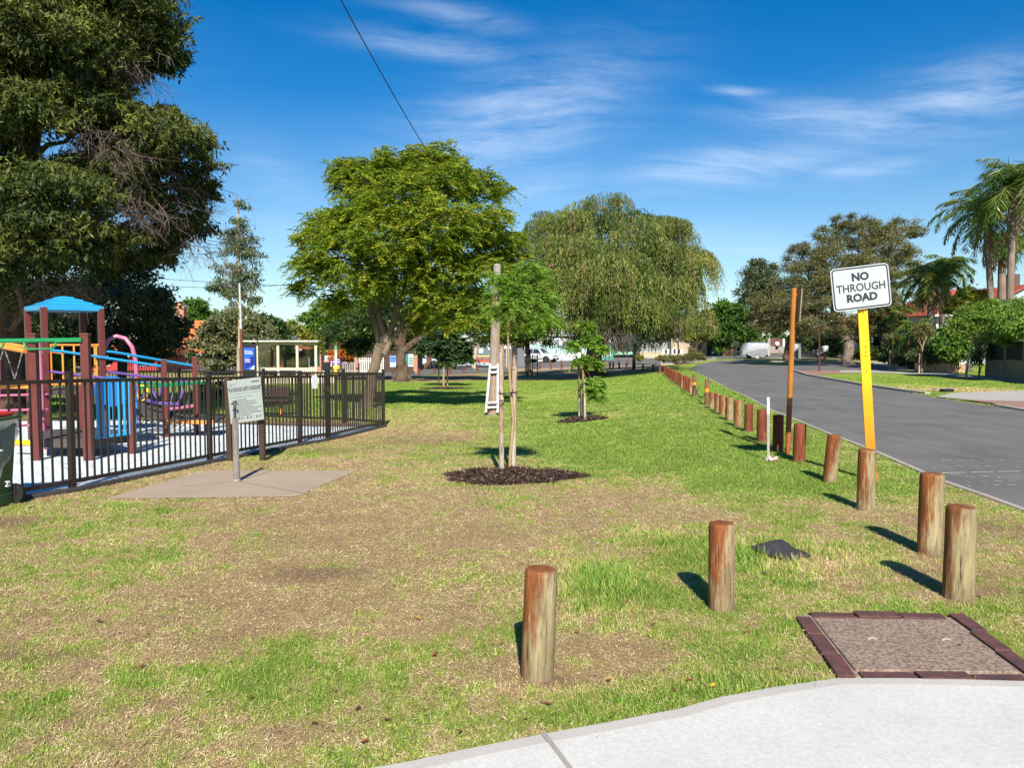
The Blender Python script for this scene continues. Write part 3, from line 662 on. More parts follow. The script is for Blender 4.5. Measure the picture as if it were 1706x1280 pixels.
for i, (px, pb, pt, w_, pr) in enumerate([(1247, 720, 673, 14, 2), (1229, 711, 667, 13, 1), (1215, 701, 662, 13, 4), (1203, 692, 658, 10.5, 1), (1194.5, 687, 655, 9.5, 4), (1186, 681, 653, 9, 3)]):
    bollard(px, pb, pt, w_, pr, 'timber bollard, %s leftward from the white-topped stake towards the chained posts' % ordn[i], GB_)
xs = [(1150, 656, 631), (1145, 652.5, 628), (1140.5, 649.5, 625.5), (1136.5, 647, 624), (1133, 644.5, 622), (1129.8, 642.2, 620.5), (1126.8, 640, 619), (1123.6, 637, 618), (1121, 635.5, 616.5), (1118.6, 633.5, 615.5), (1116.2, 632, 614), (1114, 630.3, 613), (1112, 628.8, 611.5), (1110, 627, 610), (1107.5, 625, 609)]
for i, (px, pb, pt) in enumerate(xs):
    bollard(px, pb, pt, 6.6 - 2.3 * i / 14, 2 if i % 3 else 4, 'small red bollard, %s past the chained posts in the roadside row' % (['first'] + ordn)[i], GB_)
G3 = 'dark timber bollards across the far end of the lawn'
for i, (px, pb, pt, w_) in enumerate([(1098.5, 622, 608, 3.8), (1088, 620.5, 607, 3.6), (1071, 618.5, 606, 3.2), (1044, 615.5, 605, 3), (1031.5, 615, 604, 3), (1021.5, 614, 603, 3), (1016, 614, 603, 3.4)]):
    bollard(px, pb, pt, w_, 2, 'small dark bollard in willow shade, %s leftward from the far corner' % (['first'] + ordn)[i], G3, .1 if i == 0 else 0)
for i, (px, pb, pt) in enumerate([(796, 622, 610), (772.5, 622.5, 611.5), (750, 624, 612.5), (724.5, 624.5, 613.5), (698.5, 625.5, 614.5)]):
    bollard(px, pb, pt, 3, 2, 'small dark bollard left of the utility pole, %s from the pole' % (['nearest'] + ordn)[i], G3)
G4 = 'orange-red posts beside the cross street'
for i, (px, pb, pt) in enumerate([(899.5, 615.5, 604), (918, 615.5, 603), (936, 615, 602), (954, 614.5, 602), (1046, 606, 598), (1008, 612, 594)]):
    bollard(px, pb, pt, 3.2 if i < 5 else 1.6, 2, ['orange-red post below the front wheel of the white four wheel drive', 'orange-red post under the number plate of the white four wheel drive', 'orange-red post just right of the white four wheel drive', 'orange-red post between the white four wheel drive and second staked tree',
            'orange-red post farthest right, behind the dark bollard row', 'slim red-brown post just right of the willow trunk'][i], G4)
# thick dark post under the willow edge
p = G(1056, 616); k = p.y / F; mb = MB(); mb.lathe((0, 0, 0), [(3.1 * k, -.1), (3.0 * k, 0), (2.6 * k, 20 * k), (2.5 * k, 32 * k), (1.5 * k, 32.6 * k)], 12)
mb.v = [(a + p.x, b_ + p.y, c + p.z) for a, b_, c in mb.v]
DKW = M('dark_timber', (.05, .035, .025), (.03, .022, .018), .85, 6)
tag(mb.build('timber_post', DKW, None, True), 'thick dark timber post standing at the willow edge behind the bollards', 'post')
# chained steel posts
RUST = M('rusty_red_steel', (.17, .055, .03), (.12, .045, .03), .6, 14)
REFL = paint('reflector_orange', (.8, .3, .02), .3); REDB = paint('reflector_red', (.55, .05, .03), .3); CHN = M('chain_steel', (.10, .08, .07), None, .5, 20, metal=.6)
tops = []
for px, pb, pt, w_, lab in ((1156.5, 661, 624, 6, 'rust-red steel post, the farther of the two joined by a chain'), (1177, 675.5, 632, 6.6, 'rust-red steel post with orange reflector, the nearer of the two joined by a chain')):
    p = G(px, pb); k = p.y / F; h = (pb - pt) * k; t = thing('steel_post', lab, 'post', p, 'chained posts'); mb = MB(); mb.lathe(p, [(w_ * k / 2, -.1), (w_ * k / 2, h - .01), (w_ * k / 2 * .8, h)], 14); mb.build('post', RUST, t, True)
    mb = MB(); mb.lathe(p, [(w_ * k / 2 + .004, h * .52), (w_ * k / 2 + .004, h * .64)], 14); mb.build('reflector', REFL, t, True)
    mb = MB(); mb.lathe(p, [(w_ * k / 2 + .003, h * .645), (w_ * k / 2 + .003, h * .69)], 14); mb.build('reflector', REDB, t, True)
    tops.append(p + Vector((0, 0, h * .55)))
mb = MB(); a, b_ = tops
pts = [a.lerp(b_, i / 18) - Vector((0, 0, .28 * (1 - (2 * i / 18 - 1) ** 2))) for i in range(19)]
for i in range(18):
    q0, q1 = pts[i], pts[i + 1]; mb.bar(q0, q1, .032 if i % 2 else .012, .012 if i % 2 else .032)
tag(mb.build('chain', CHN), 'drooping dark chain hung between the two rust-red steel posts', 'chain')
# tall orange-brown pole with a sign seen edge-on
OCH = M('ochre_painted_steel', (.42, .17, .022), (.27, .095, .02), .45, 4, (1, 1, .6), bmp=.1)
p = G(1312, 757); k = p.y / F; top = W(1323, 480, p.y); t = thing('sign_pole', 'tall orange-brown steel pole with a narrow sign plate seen edge-on, between two red bollards', 'sign pole', p)
SHV = M('red_brown_painted_steel', (.30, .085, .035), (.24, .06, .03), .5, 5, bmp=.1)
mb = MB(); mid = p.lerp(top, .30); mb.tube([p - Vector((0, 0, .1)), mid], 4.5 * k, 14); mb.build('pole_base', SHV, t, True)
mb = MB(); mb.tube([mid, top], [4.45 * k, 4.4 * k], 14); mb.build('pole', OCH, t, True)
mb = MB(); q0 = W(1330.5, 483, p.y + .02); q1 = W(1326.5, 537, p.y + .02); mb.bar(q0, q1, .018, .42, up=(.12, 1, 0)); mb.build('sign_plate', M('dull_sign_back', (.24, .19, .13), None, .6), t, bevel=.003)
for y in (492, 528): mb = MB(); mb.bar(W(1323, y, p.y), W(1330, y, p.y), .03, .03); mb.build('bracket', OCH, t)
# no through road sign
YEL = paint('yellow_post_paint', (.80, .43, .01), .4, dirt=.12); ORN = M('orange_post_paint', (.70, .24, .02), (.6, .19, .02), .45, 4, bmp=.05)
p = G(1453.5, 801); D_ = p.y; k = D_ / F; top = W(1436, 500, D_); t = thing('road_sign', 'white NO THROUGH ROAD sign tilted on a leaning yellow post', 'road sign', p)
def along(a, b_, f): return a.lerp(b_, f)
fa = Vector((0.06, 1, 0)).normalized()
pb_ = p - Vector((0, 0, .05)); wdt = 15 * k
m1 = W(1449, 700, D_)
m, nt = start('yellow_to_orange_paint'); sx = nt.new('ShaderNodeSeparateXYZ'); nt.l.new(nt.obj, sx.inputs[0])
f = nt.math('ADD', sx.outputs[2], nt.math('MULTIPLY', nt.noise(nt.obj, 3, 4), .25))
col = nt.ramp(nt.mr(f, .25, 1.35), [(0, (.50, .13, .02)), (.35, (.66, .23, .012)), (.75, (.78, .33, .006)), (1, (.80, .42, .008))]); col = nt.mix(1.0, col, nt.ramp(nt.noise(nt.obj, 30, 4, .7), [(.3, .93), (.7, 1.05)]), 'MULTIPLY')
b = principled(nt, col, .45, 0, .4); nt.l.new(b.outputs[0], nt.out.inputs[0]); YPM = m
mb = MB(); mb.bar(pb_, top, wdt, .032, up=(0.3, 1, .0)); mb.build('post', YPM, t, bevel=.004)
HM = M('bolt_hole', (.012, .012, .012), None, .9)
for y in (522, 577, 586, 592, 618):
    q = along(pb_, top, (803 - y) / 303.0 + .004); q = q + Vector((.003, -.019, 0)); holes = MB(); holes.tube([q, q + Vector((0, .006, 0))], .0075, 10); holes.build('bolt_hole', HM, t)
# plate: corners measured, tilted about 7 degrees in its plane
c = W(1434.5, 479, D_ - .06); R_ = (W(1484, 474.5, D_ - .06) - W(1384, 486.5, D_ - .06)).normalized(); R_ = Vector((R_.x, 0, R_.z)).normalized()
U_ = Vector((-R_.z, 0, R_.x)).normalized(); N_ = R_.cross(U_)
def rrect(w_, h_, r, n=6):
    pts = []
    for cx_, cy_, a0 in ((w_ / 2 - r, h_ / 2 - r, 0), (-w_ / 2 + r, h_ / 2 - r, 90), (-w_ / 2 + r, -h_ / 2 + r, 180), (w_ / 2 - r, -h_ / 2 + r, 270)):
        for i in range(n + 1): a = math.radians(a0 + 90 * i / n); pts.append((cx_ + r * math.cos(a), cy_ + r * math.sin(a)))
    return pts
PW, PH = 96 * k, 71 * k
pl = lambda x, y, z=0: c + R_ * x + U_ * y + N_ * z
WHS = M('white_sign_face', (.40, .44, .47), (.36, .40, .43), .35, 3, bmp=.02, var=.03); BLK = M('black_sign_ink', (.02, .025, .03), None, .5)
mb = MB(); mb.prism([pl(x, y) for x, y in rrect(PW, PH, .05)], N_ * -.006); pt_ = mb.build('sign_plate', WHS, t)
mb = MB(); o_ = rrect(PW - .024, PH - .024, .042); i_ = rrect(PW - .056, PH - .056, .028); n = len(o_)
mb.add([pl(x, y, .001) for x, y in o_] + [pl(x, y, .001) for x, y in i_], [(j, (j + 1) % n, n + (j + 1) % n, n + j) for j in range(n)]); mb.build('border', BLK, pt_)
for tx, y, s, bw, sx_ in (('NO', .14, .106, .0058, 1.02), ('THROUGH', .0, .108, .0022, .93), ('ROAD', -.135, .104, .0058, 1.05)):
    text_mesh(tx, s * 1.18, pl(0 if tx != 'NO' else .0, y * PH / .53 * .93, .0012), R_, U_, BLK, pt_, bold=bw, ext=.0006, sx=sx_)
for s0, s1 in (((-.005, -.205), (.035, -.13)), ((.0, .205), (.05, .225))): mb = MB(); mb.bar(pl(*s0, .0018), pl(*s1, .0018), .006, .001); mb.build('scratch', M('scratch', (.1, .1, .09), None, .8), pt_)
for y in (.13, -.13): mb = MB(); mb.bar(pl(-.11, y, -.018), pl(.11, y, -.018), .03, .022, up=N_); mb.build('bracket', M('galvanised', (.4, .42, .43), None, .4, metal=.7), t)
# thin marker stake with pink flowers/tape at the foot
WHP = paint('white_paint', (.55, .56, .55), .5, dirt=.08); GRYP = M('grey_stake', (.34, .29, .26), (.28, .24, .22), .7, 6)
p = G(1280, 768); k = p.y / F; top = W(1279.5, 662, p.y); t = thing('marker_stake', 'thin grey marker stake with white painted top beside the bollards', 'stake', p); mid = p.lerp(top, .74)
mb = MB(); mb.bar(p - Vector((0, 0, .05)), mid, 4.2 * k, .02); mb.build('stake', GRYP, t); mb = MB(); mb.bar(mid, top, 4.4 * k, .022); mb.build('white_tip', WHP, t)
PNK = M('pink_plastic', (.75, .35, .42), (.8, .6, .62), .6, 30); mb = MB(); rn = random.Random(2)
for i in range(26):
    q = gz(p + Vector((rn.uniform(-.02, .12), rn.uniform(-.07, .02), 0)), rn.uniform(.01, .05)); a = Vector((rn.uniform(-1, 1), rn.uniform(-1, 1), rn.uniform(-.3, .5))).normalized() * .035; b_ = Vector((rn.uniform(-1, 1), rn.uniform(-1, 1), rn.uniform(-1, 1))).normalized() * .016
    mb.quad(q - a - b_, q + a - b_, q + a + b_, q - a + b_)
tag(mb.build('marking_tape', PNK), 'crumpled pink marking tape on the grass at the foot of the marker stake', 'tape')
# ---- pit cover with brick surround
PITM = concrete('weathered_lid', (.33, .25, .19), (.15, .105, .08), .9, 45, .46); BRK = M('dark_red_brick', (.13, .05, .042), (.06, .034, .036), .8, 14, bmp=.6, bscale=60, var=.25)
q = [G(*a) for a in ((1356, 1035), (1583, 1038), (1700, 1126), (1424, 1122))]
t = thing('pit_cover', 'square weathered concrete pit cover with dark brick surround beside the concrete path', 'pit cover', (q[0] + q[2]) / 2)
mb = MB(); mb.prism([v_ + Vector((0, 0, .018)) for v_ in q][::-1], (0, 0, -.06)); lid = mb.build('lid', PITM, t, bevel=.004)
for u_ in (.28, .78):
    mb = MB(); e = q[0].lerp(q[1], u_).lerp(q[3].lerp(q[2], u_), .45) + Vector((0, 0, .019)); mb.tube([e + Vector((-.025, 0, 0)), e + Vector((0, 0, .008)), e + Vector((.025, 0, 0))], .006, 6); mb.build('lifting_lug', M('lug', (.35, .32, .28), None, .6), lid)
cc = (q[0] + q[1] + q[2] + q[3]) / 4; rn = random.Random(4)
for e in range(4):
    a, b_ = q[e], q[(e + 1) % 4]; d = (b_ - a); L_ = d.length; d.normalize(); o_ = Vector((d.y, -d.x, 0)); o_ = o_ if (a - cc).dot(o_) > 0 else -o_
    nb = max(2, int(round(L_ / .235))); a0 = a - d * (.1 if e % 2 else .0); st = (L_ + (.12 if e % 2 else 0)) / nb
    for i in range(nb):
        cpos = a0 + d * st * (i + .5) + o_ * (.068 + rn.uniform(-.012, .012)) + Vector((0, 0, -.008 + rn.uniform(-.006, .006)))
        R3 = Matrix.Rotation(math.atan2(d.y, d.x) + rn.uniform(-.03, .03), 3, 'Z') @ Matrix.Rotation(rn.uniform(-.03, .03), 3, 'X'); mb = MB(); mb.box(cpos, (st - rn.uniform(.008, .022), .088, .06), R=R3); mb.build('brick', BRK, t, bevel=.006)
mb = MB(); mb.prism([v_ + (v_ - cc).normalized() * .1 + Vector((0, 0, .008)) for v_ in q][::-1], (0, 0, -.02)); mb.build('mortar_bed', M('mortar', (.32, .26, .2), (.2, .15, .11), .9, 20), t)
# ---- buckled black plastic cover
BLP = M('black_plastic', (.03, .026, .03), (.05, .042, .045), .75, 20, bmp=.3)
cs = [G(*a) for a in ((1243, 916), (1288, 905), (1352, 930), (1308, 938))]; mb = MB(); vs = []
for i in range(9):
    for j in range(7):
        a, b_ = i / 8, j / 6; p = cs[0].lerp(cs[1], b_).lerp(cs[3].lerp(cs[2], b_), a); p = p + Vector((0, 0, .012 + .020 * math.exp(-((a - .32) / .16) ** 2) * (.4 + b_) + .018 * math.sin(a * 9) * (1 - a) - .03 * (a - .55) ** 2)); vs.append(p)
mb.add(vs, [(i * 7 + j, i * 7 + j + 1, (i + 1) * 7 + j + 1, (i + 1) * 7 + j) for i in range(8) for j in range(6)]); o_ = mb.build('valve_cover', BLP, None, True)
o_.modifiers.new('thick', 'SOLIDIFY').thickness = .015; tag(o_, 'buckled black plastic cover half sunk in green grass behind the bollards', 'cover')
# ---- side entry drain by the driveway
p = G(1545, 655); mb = MB(); t = thing('drain_grate', 'pale striped drain grate set in the gutter across the road', 'drain', p)
dd_ = [(1462, 644.5, 1472, 646.5), (1475, 645.8, 1492, 646.8), (1489, 648.5, 1510, 646.5), (1500, 651.5, 1524, 649.5), (1512, 654, 1536, 651.5), (1522, 656.5, 1552, 653.5)]
for a, b_, c_, d_ in dd_: mb.bar(G(a, b_) + Vector((0, 0, .016)), G(c_, d_) + Vector((0, 0, .016)), .07, .012)
mb.build('grate_bars', CONR, t)
mb = MB(); q = G(1577, 654); mb.box(q + Vector((0, 0, .05)), (.42, .2, .13), .3); mb.build('inlet', M('inlet_dark', (.01, .01, .01), None, .9), t); mb = MB(); mb.box(q + Vector((0.05, .25, .10)), (.7, .3, .03), .1); mb.build('lintel', CONR, t, bevel=.01)
# ---- chalk scratches on the asphalt
mb = MB(); rn = random.Random(8); CH = M('chalk', (.42, .42, .41), (.2, .2, .2), .9, 30, world=True)
for (x0, y0, x1, y1) in [(1568, 790, 1600, 791), (1570, 789.5, 1706, 786.5), (1706, 786.5, 1800, 785)] + [(x, y, x + rn.uniform(8, 17), y + rn.uniform(.5, 3.5)) for y in (768, 778, 795, 803, 809) for x in np.arange(1548 + (y > 790) * 60, 1700, 24) + rn.uniform(-6, 6) if rn.random() < .8]:
    a, b_ = G(x0, y0), G(x1, y1)
    for i in range(3): u0, u1 = i / 3, (i + .85) / 3; mb.bar(a.lerp(b_, u0) + Vector((0, 0, .011)), a.lerp(b_, u1) + Vector((0, 0, .011)), .016, .003)
tag(mb.build('chalk_marks', CH), kind='structure')
# ================================================================== mulch and staked trees
MUL = leafmat('mulch_chip', [(0, (.022, .013, .009)), (.55, (.06, .032, .021)), (.85, (.12, .07, .048)), (1, (.26, .19, .14))], .0, .8)
MULB = M('mulch_base', (.045, .025, .017), (.02, .012, .009), .95, 25, world=True, bmp=1, bscale=50, bdist=.03)
def mulch(c, rx, ry, h, n, label, seed=1, sz=1.0):
    r = np.random.default_rng(seed); mb = MB(); vs = []; fs = []
    def hh(a, rr): e = 1 + .13 * math.sin(3 * a + seed) + .09 * math.sin(7 * a + 2 * seed); return e, h * max(0, (1 - rr) ** .7) * (1 + .25 * math.sin(5 * a) + .3 * math.sin(9 * rr + a))
    for i in range(9):
        for k in range(36):
            a = k * math.pi / 18; rr = i / 8; e, z = hh(a, rr); p = c + Vector((math.cos(a) * rx * rr * e, math.sin(a) * ry * rr * e, 0)); vs.append(gz(p, z + .004 - .03 * (i == 8)))
    fs = [(i * 36 + k, i * 36 + (k + 1) % 36, (i + 1) * 36 + (k + 1) % 36, (i + 1) * 36 + k) for i in range(8) for k in range(36)]
    mb.add(vs, fs); o = mb.build('mulch_mound', MULB, None, True); tag(o, label, 'mulch', kind='stuff')
    a = r.random(n) * 6.283; rr = np.sqrt(r.random(n)) * (1 + .12 * r.random(n)); e = 1 + .13 * np.sin(3 * a + seed) + .09 * np.sin(7 * a + 2 * seed)
    z = h * np.maximum(0, 1 - rr) ** .7 * (1 + .25 * np.sin(5 * a) + .3 * np.sin(9 * rr + a))
    x = c.x + np.cos(a) * rx * rr * e; y = c.y + np.sin(a) * ry * rr * e; P = np.stack([x, y, tz(x, y) + z + .01 + .012 * r.random(n)], 1)
    D = unit(np.stack([r.normal(size=n), r.normal(size=n), .35 * r.normal(size=n)], 1)); lv = Leaves()
    lv.add(P, D, sz * (.03 + .05 * r.random(n)), sz * (.008 + .014 * r.random(n)), r.random(n), rdir(n, r) * .6 + [0, 0, 1]); ch = lv.build('chips', MUL, o); return o
mulch(MULCH[0][0], .82, .55, .10, 6500, 'dark brown bark mulch mound around the nearest staked young tree', 1)
mulch(MULCH[1][0], .55, .42, .07, 1400, 'dark bark mulch around the farther small staked tree on the lawn', 2, 1.6)
mulch(MULCH[2][0], 1.25, 1.0, .05, 900, 'shaded mulch ring under the dark staked young tree', 3, 2)
STK = wood('grey_stake_wood', (.38, .28, .20), (.42, .36, .30), .3, soft=.5); BKT = M('smooth_bark', (.34, .24, .12), (.26, .19, .1), .7, 12); TIE = M('rubber_tie', (.02, .02, .02), None, .6)
LG1 = leafmat('bright_feathery_leaf', [(0, (.08, .17, .02)), (.5, (.18, .33, .035)), (1, (.36, .48, .08))], .4)
def stake_pair(name, label, lst, ties, group):
    for (px, pb, pt, w_, lab) in lst:
        p = G(px[0], pb); k = p.y / F; p = gz(p); top = W(px[1], pt, p.y); mb = MB(); r_ = w_ * k / 2
        mb.tube([p - Vector((0, 0, .12)), p.lerp(top, .5), top - Vector((0, 0, .01)), top], [r_, r_ * 1.02, r_, r_ * .8], 10, wob=.05)
        tag(mb.build('tree_stake', STK, None, True, origin=p), lab, 'stake', group)
stake_pair('', '', [((836, 835), 793, 573, 8.6, 'left of the two grey round stakes beside the nearest young tree'), ((855, 857.5), 787, 578, 9, 'right of the two grey round stakes beside the nearest young tree, weathered top')], None, 'grey stakes of the nearest young tree')
stake_pair('', '', [((966, 964), 700, 586, 5.2, 'tall pale stake at the left of the farther small staked tree'), ((974.5, 973.5), 702, 631, 4, 'short mottled stake at the right of the farther small staked tree')], None, 'stakes of the farther young tree')
stake_pair('', '', [((731, 731), 643, 590, 2.2, 'left dark stake of the shaded young tree'), ((745.5, 745.5), 643, 588, 2.4, 'right dark stake of the shaded young tree')], None, 'stakes of the shaded young tree')
def feather(lv, subs, n_per, Lf, rng, lw=.012, ll=.035, droop=.5):
    """pinnate sprays: a drooping rachis with leaflets on both sides"""
    for s in subs:
        for _ in range(n_per):
            a = rng.random() * 6.283; d = np.array([math.cos(a), math.sin(a), -.5 + 1.7 * rng.random()]); d /= np.linalg.norm(d); L_ = Lf * (.6 + .6 * rng.random()); m_ = 9
            t = np.linspace(.15, 1, m_); P = s + d * L_ * t[:, None] - np.array([0, 0, 1.0]) * (droop * L_ * t ** 2)[:, None]
            sd_ = np.cross(d, [0, 0, 1.]); sd_ /= np.linalg.norm(sd_); v_ = rng.random()
            for sg in (-1, 1): lv.add(P, np.tile(sd_ * sg + d * .55 - np.array([0, 0, .35]), (m_, 1)) + rng.normal(size=(m_, 3)) * .12, ll * (1.15 - .5 * abs(t - .5)), lw, np.clip(v_ * .7 + .3 * rng.random(m_), 0, 1), np.tile([[0, 0, .6]], (m_, 1)) + rng.normal(size=(m_, 3)) * .6)
def young_tree(name, label, base, trunkp, clumps, Y, nsub, per, Lf, mat, seed, lw=.014, ll=.04, rp=3.2, group=None, flat=.75):
    b = gz((W(base[0], base[1], Y).x, Y)); k = Y / F; t = thing(name, label, 'tree', b, group); mb = MB(); rnd = random.Random(seed)
    pts = [b - Vector((0, 0, .05))] + [W(px, py, Y + dy) for px, py, dy in trunkp]
    mb.tube(pts, [rp * k * (1 - .55 * i / (len(pts) - 1)) for i in range(len(pts))], 8, wob=.08)
    C = [W(c[0], c[1], Y + (c[3] if len(c) > 3 else 0)) for c in clumps]; R = [c[2] * k for c in clumps]
    for c in C: limb(mb, pts[-1 if len(pts) < 4 else -2], c, rp * k * .4, rp * k * .12, 5, .12, .05, 5, rnd)
    r = np.random.default_rng(seed); subs = []
    for c, R0 in zip(C, R):
        kk = max(3, int(nsub * (R0 / sum(R)))); d = rdir(kk, r) * [1, 1, flat] * (R0 * r.random((kk, 1)) ** .5) * .85; subs += list(np.array(tuple(c)) + d)
    for s in subs:
        c = min(C, key=lambda q: (q - Vector(s)).length); limb(mb, c, s, rp * k * .12, .002, 4, .1, 0, 3, rnd)
    lv = Leaves(); feather(lv, subs, per, Lf, r, lw, ll); mb.build('trunk', BKT, t, True); lv.build('crown', mat, t); return t
young_tree('young_tree', 'young tree with bright feathery crown between two grey stakes in the nearest mulch mound', (849, 790), [(850, 760, 0), (855, 700, 0), (850, 640, 0), (847, 590, 0), (846, 545, 0), (842, 520, 0)],
           [(870, 480, 36, 0), (905, 500, 30, .05), (850, 505, 34, -.1), (895, 460, 26, .1), (868, 538, 20, .1), (908, 535, 20, 0), (838, 470, 24, .1), (822, 520, 16, 0), (878, 450, 16, 0)], 9.75, 175, 8, .25, LG1, 5, .013, .038)
young_tree('young_tree', 'small leafy young tree beside the tall pale stake in the farther mulch ring', (970, 700), [(971, 670, 0), (972, 640, 0), (970, 610, 0), (968, 580, 0)],
           [(987, 640, 17, 0), (972, 600, 14, 0), (992, 605, 14, 0), (993, 655, 12, 0), (985, 568, 15, 0), (978, 542, 10, 0), (1001, 580, 9, 0), (955, 575, 9, 0)], 18.6, 120, 7, .22, LG1, 6, .03, .07, 2.0)
LDK = leafmat('dark_glossy_leaf', [(0, (.018, .045, .016)), (.6, (.05, .10, .04)), (1, (.12, .19, .09))], .2, .35)
young_tree('young_tree', 'dark broad-leaved young tree between dark stakes on the shaded lawn', (739, 645), [(739, 620, 0), (739, 590, 0), (740, 560, 0), (742, 545, 0)],
           [(735, 570, 26, 0), (760, 575, 24, 0), (722, 572, 16, 0), (745, 555, 16, 0), (768, 585, 18, 0), (746, 588, 20, 0), (755, 550, 12, 0)], 40.5, 220, 6, .3, LDK, 7, .09, .2, 2.0)
# rubber ties
for (x0, x1, y, Yd, lab) in ((836, 857, 655, 9.7, 'black rubber tie tied round the two stakes of the nearest young tree'),):
    mb = MB(); a, b_ = W(x0, y + 1, Yd), W(x1, y - 1, Yd)
    for c_ in (a, b_): mb.tube([c_ + Vector((.042 * math.cos(i * .785), .042 * math.sin(i * .785), .006 * math.sin(i * 2))) for i in range(9)], .007, 6); mb.tube([c_ + Vector((.01, -.045, 0)), c_ + Vector((.03, -.05, -.05))], .006, 5); mb.tube([c_ + Vector((-.01, -.045, 0)), c_ + Vector((-.03, -.05, .05))], .006, 5)
    mb.tube([a, (a + b_) / 2 + Vector((0, -.02, -.004)), b_], .008, 6); tag(mb.build('tree_tie', TIE), lab, 'tree tie')
mb = MB(); q = W(965, 592, 18.4); mb.box(q, (.085, .02, .13)); tag(mb.build('tree_tag', WHP, bevel=.004), 'small white tag fixed to the top of the tall pale stake', 'tag')
# ---- utility pole stub
def bark(name, c1, c2, c3, vs=1.2):
    m, nt = start(name); co = nt.mapping(nt.pos, (7, 7, vs)); s1 = nt.noise(co, 2.5, 8, .75); s2 = nt.noise(nt.pos, 1.6, 4, .6); cr = nt.noise(nt.mapping(nt.pos, (12, 12, vs * .8)), 3, 5, .7)
    col = nt.mix(nt.mr(s2, .4, .6), c1, c2); col = nt.mix(nt.mr(s1, .55, .7), col, c3); col = nt.mix(nt.mr(cr, .58, .68), col, tuple(q * .3 for q in c1))
    b = principled(nt, col, .9, 0, .15, bump(nt, nt.math('SUBTRACT', s1, cr), .9, .04)); nt.l.new(b.outputs[0], nt.out.inputs[0]); return m
POLE = bark('split_pole_timber', (.30, .27, .245), (.30, .19, .12), (.48, .45, .42), .35)
Yp = 21.8; b_ = gz(W(822, 688, Yp)); t = thing('utility_pole', 'old grey wooden pole stub behind the nearest young tree', 'utility pole', b_)
k = Yp / F; mb = MB(); mb.tube([b_ - Vector((0, 0, .3)), b_ + Vector((0, 0, .02)), W(824, 610, Yp), W(826, 520, Yp), W(828.5, 441, Yp)], [10.5 * k, 10 * k, 8.6 * k, 7.2 * k, 6.0 * k], 20, wob=.1); mb.build('pole', POLE, t, True)
mb = MB(); mb.lathe(W(828.5, 441, Yp), [(6.1 * k, -.02), (6.1 * k, .0), (2 * k, .03)], 12); mb.build('cap', M('grey_cap', (.4, .4, .42), None, .5), t, True)
WPV = paint('white_pole_frame', (.52, .54, .55), .4)
for x0, x1, pb in ((809.5, 817, 687.5), (829, 829.5, 688)):
    mb = MB(); a = W(x0, pb, Yp - .2); c_ = W(x1, 606, Yp - .17); mb.bar(a, c_, 4 * k, .05); mb.build('guard_rail', WPV, t, bevel=.004)
for y in (612, 620, 671, 678.5):
    f = (688 - y) / 82; mb = MB(); mb.bar(W(809.5 + 7.5 * f, y + .5, Yp - .235), W(829.3, y, Yp - .235), .035, 4.2 * k if y in (612, 671) else 3.4 * k, up=(0, 0, 1)); mb.build('guard_crossbar', WPV if y != 671 else M('galv', (.45, .47, .48), None, .4, metal=.5), t, bevel=.004)
# overhead wires
WIRE = M('wire', (.012, .015, .04), None, .5)
def wire(px0, py0, Y0, px1, py1, Y1, sag, r, label, grp=None):
    a, b_ = W(px0, py0, Y0), W(px1, py1, Y1); pts = [a.lerp(b_, i / 24) - Vector((0, 0, sag * 4 * (i / 24) * (1 - i / 24))) for i in range(25)]
    mb = MB(); mb.tube(pts, r, 6); return tag(mb.build('overhead_wire', WIRE, None, True), label, 'wire', grp)
wire(430, -260, 6.0, 752, 312, 19, .15, .008, 'thick dark overhead cable crossing the sky down to the big green tree')
wire(250, 463, 60, 640, 478, 66, .2, .02, 'upper thin overhead wire crossing low behind the slender gum tree', 'thin far wires')
wire(250, 474, 58, 500, 472, 60, .3, .02, 'lower thin overhead wire crossing low behind the slender gum tree', 'thin far wires')
# fallen leaves
FL = [leafmat('fallen_leaf_%s' % n_, [(0, c_), (1, tuple(q * 1.3 for q in c_))], .15) for n_, c_ in (('rust', (.24, .085, .035)), ('brown', (.21, .11, .055)), ('yellow', (.62, .38, .05)))]
rn = random.Random(12); seen = [None] * 3
for i, (px, py, kd) in enumerate([(702, 1037, 2), (965, 1060, 0), (1155, 1140, 0), (415, 1168, 0), (560, 1160, 1), (640, 1205, 0), (590, 1190, 1), (720, 1100, 0), (1050, 1010, 0), (1180, 1150, 2), (1130, 1160, 0), (835, 1080, 1), (600, 1245, 0), (300, 1235, 1),
                                  (230, 1120, 0), (880, 1205, 0), (920, 1180, 1), (1085, 1045, 0), (1240, 1060, 0), (1010, 1140, 0), (1300, 1120, 1), (1600, 1080, 0), (1640, 1000, 1), (520, 1210, 0), (770, 1225, 1), (1020, 1200, 0), (1280, 960, 1), (160, 1040, 0), (350, 930, 1), (660, 980, 0)]):
    p = G(px, py); lv = Leaves(); a = rn.uniform(0, 6.28); n = 5; s = rn.uniform(.022, .036)
    if seen[kd] is None:
        D = np.array([[1, 0, .12], [.8, .55, .2], [.8, -.55, .15], [.95, .25, .3], [.95, -.25, .0]]); lv.add(np.zeros((5, 3)), D, np.array([.036, .028, .028, .033, .033]), .015, np.linspace(0, 1, 5), np.tile([[0., .1, 1.]], (5, 1)))
        o = seen[kd] = lv.build('fallen_leaf', FL[kd])
    else: o = seen[kd].copy(); COL.objects.link(o)
    o.location = p + Vector((0, 0, .02)); o.rotation_euler = (rn.uniform(-.2, .2), rn.uniform(-.25, .05), a); o.scale = (s / .022, s / .022 * rn.uniform(.35, .6), s / .03)
    tag(o, ['rust-coloured fallen leaf lying on the near grass', 'dark brown fallen leaf lying on the near grass', 'yellow fallen leaf lying on the near grass'][kd], 'leaf', ['rust-coloured', 'dark brown', 'yellow'][kd] + ' fallen leaves on the near grass')
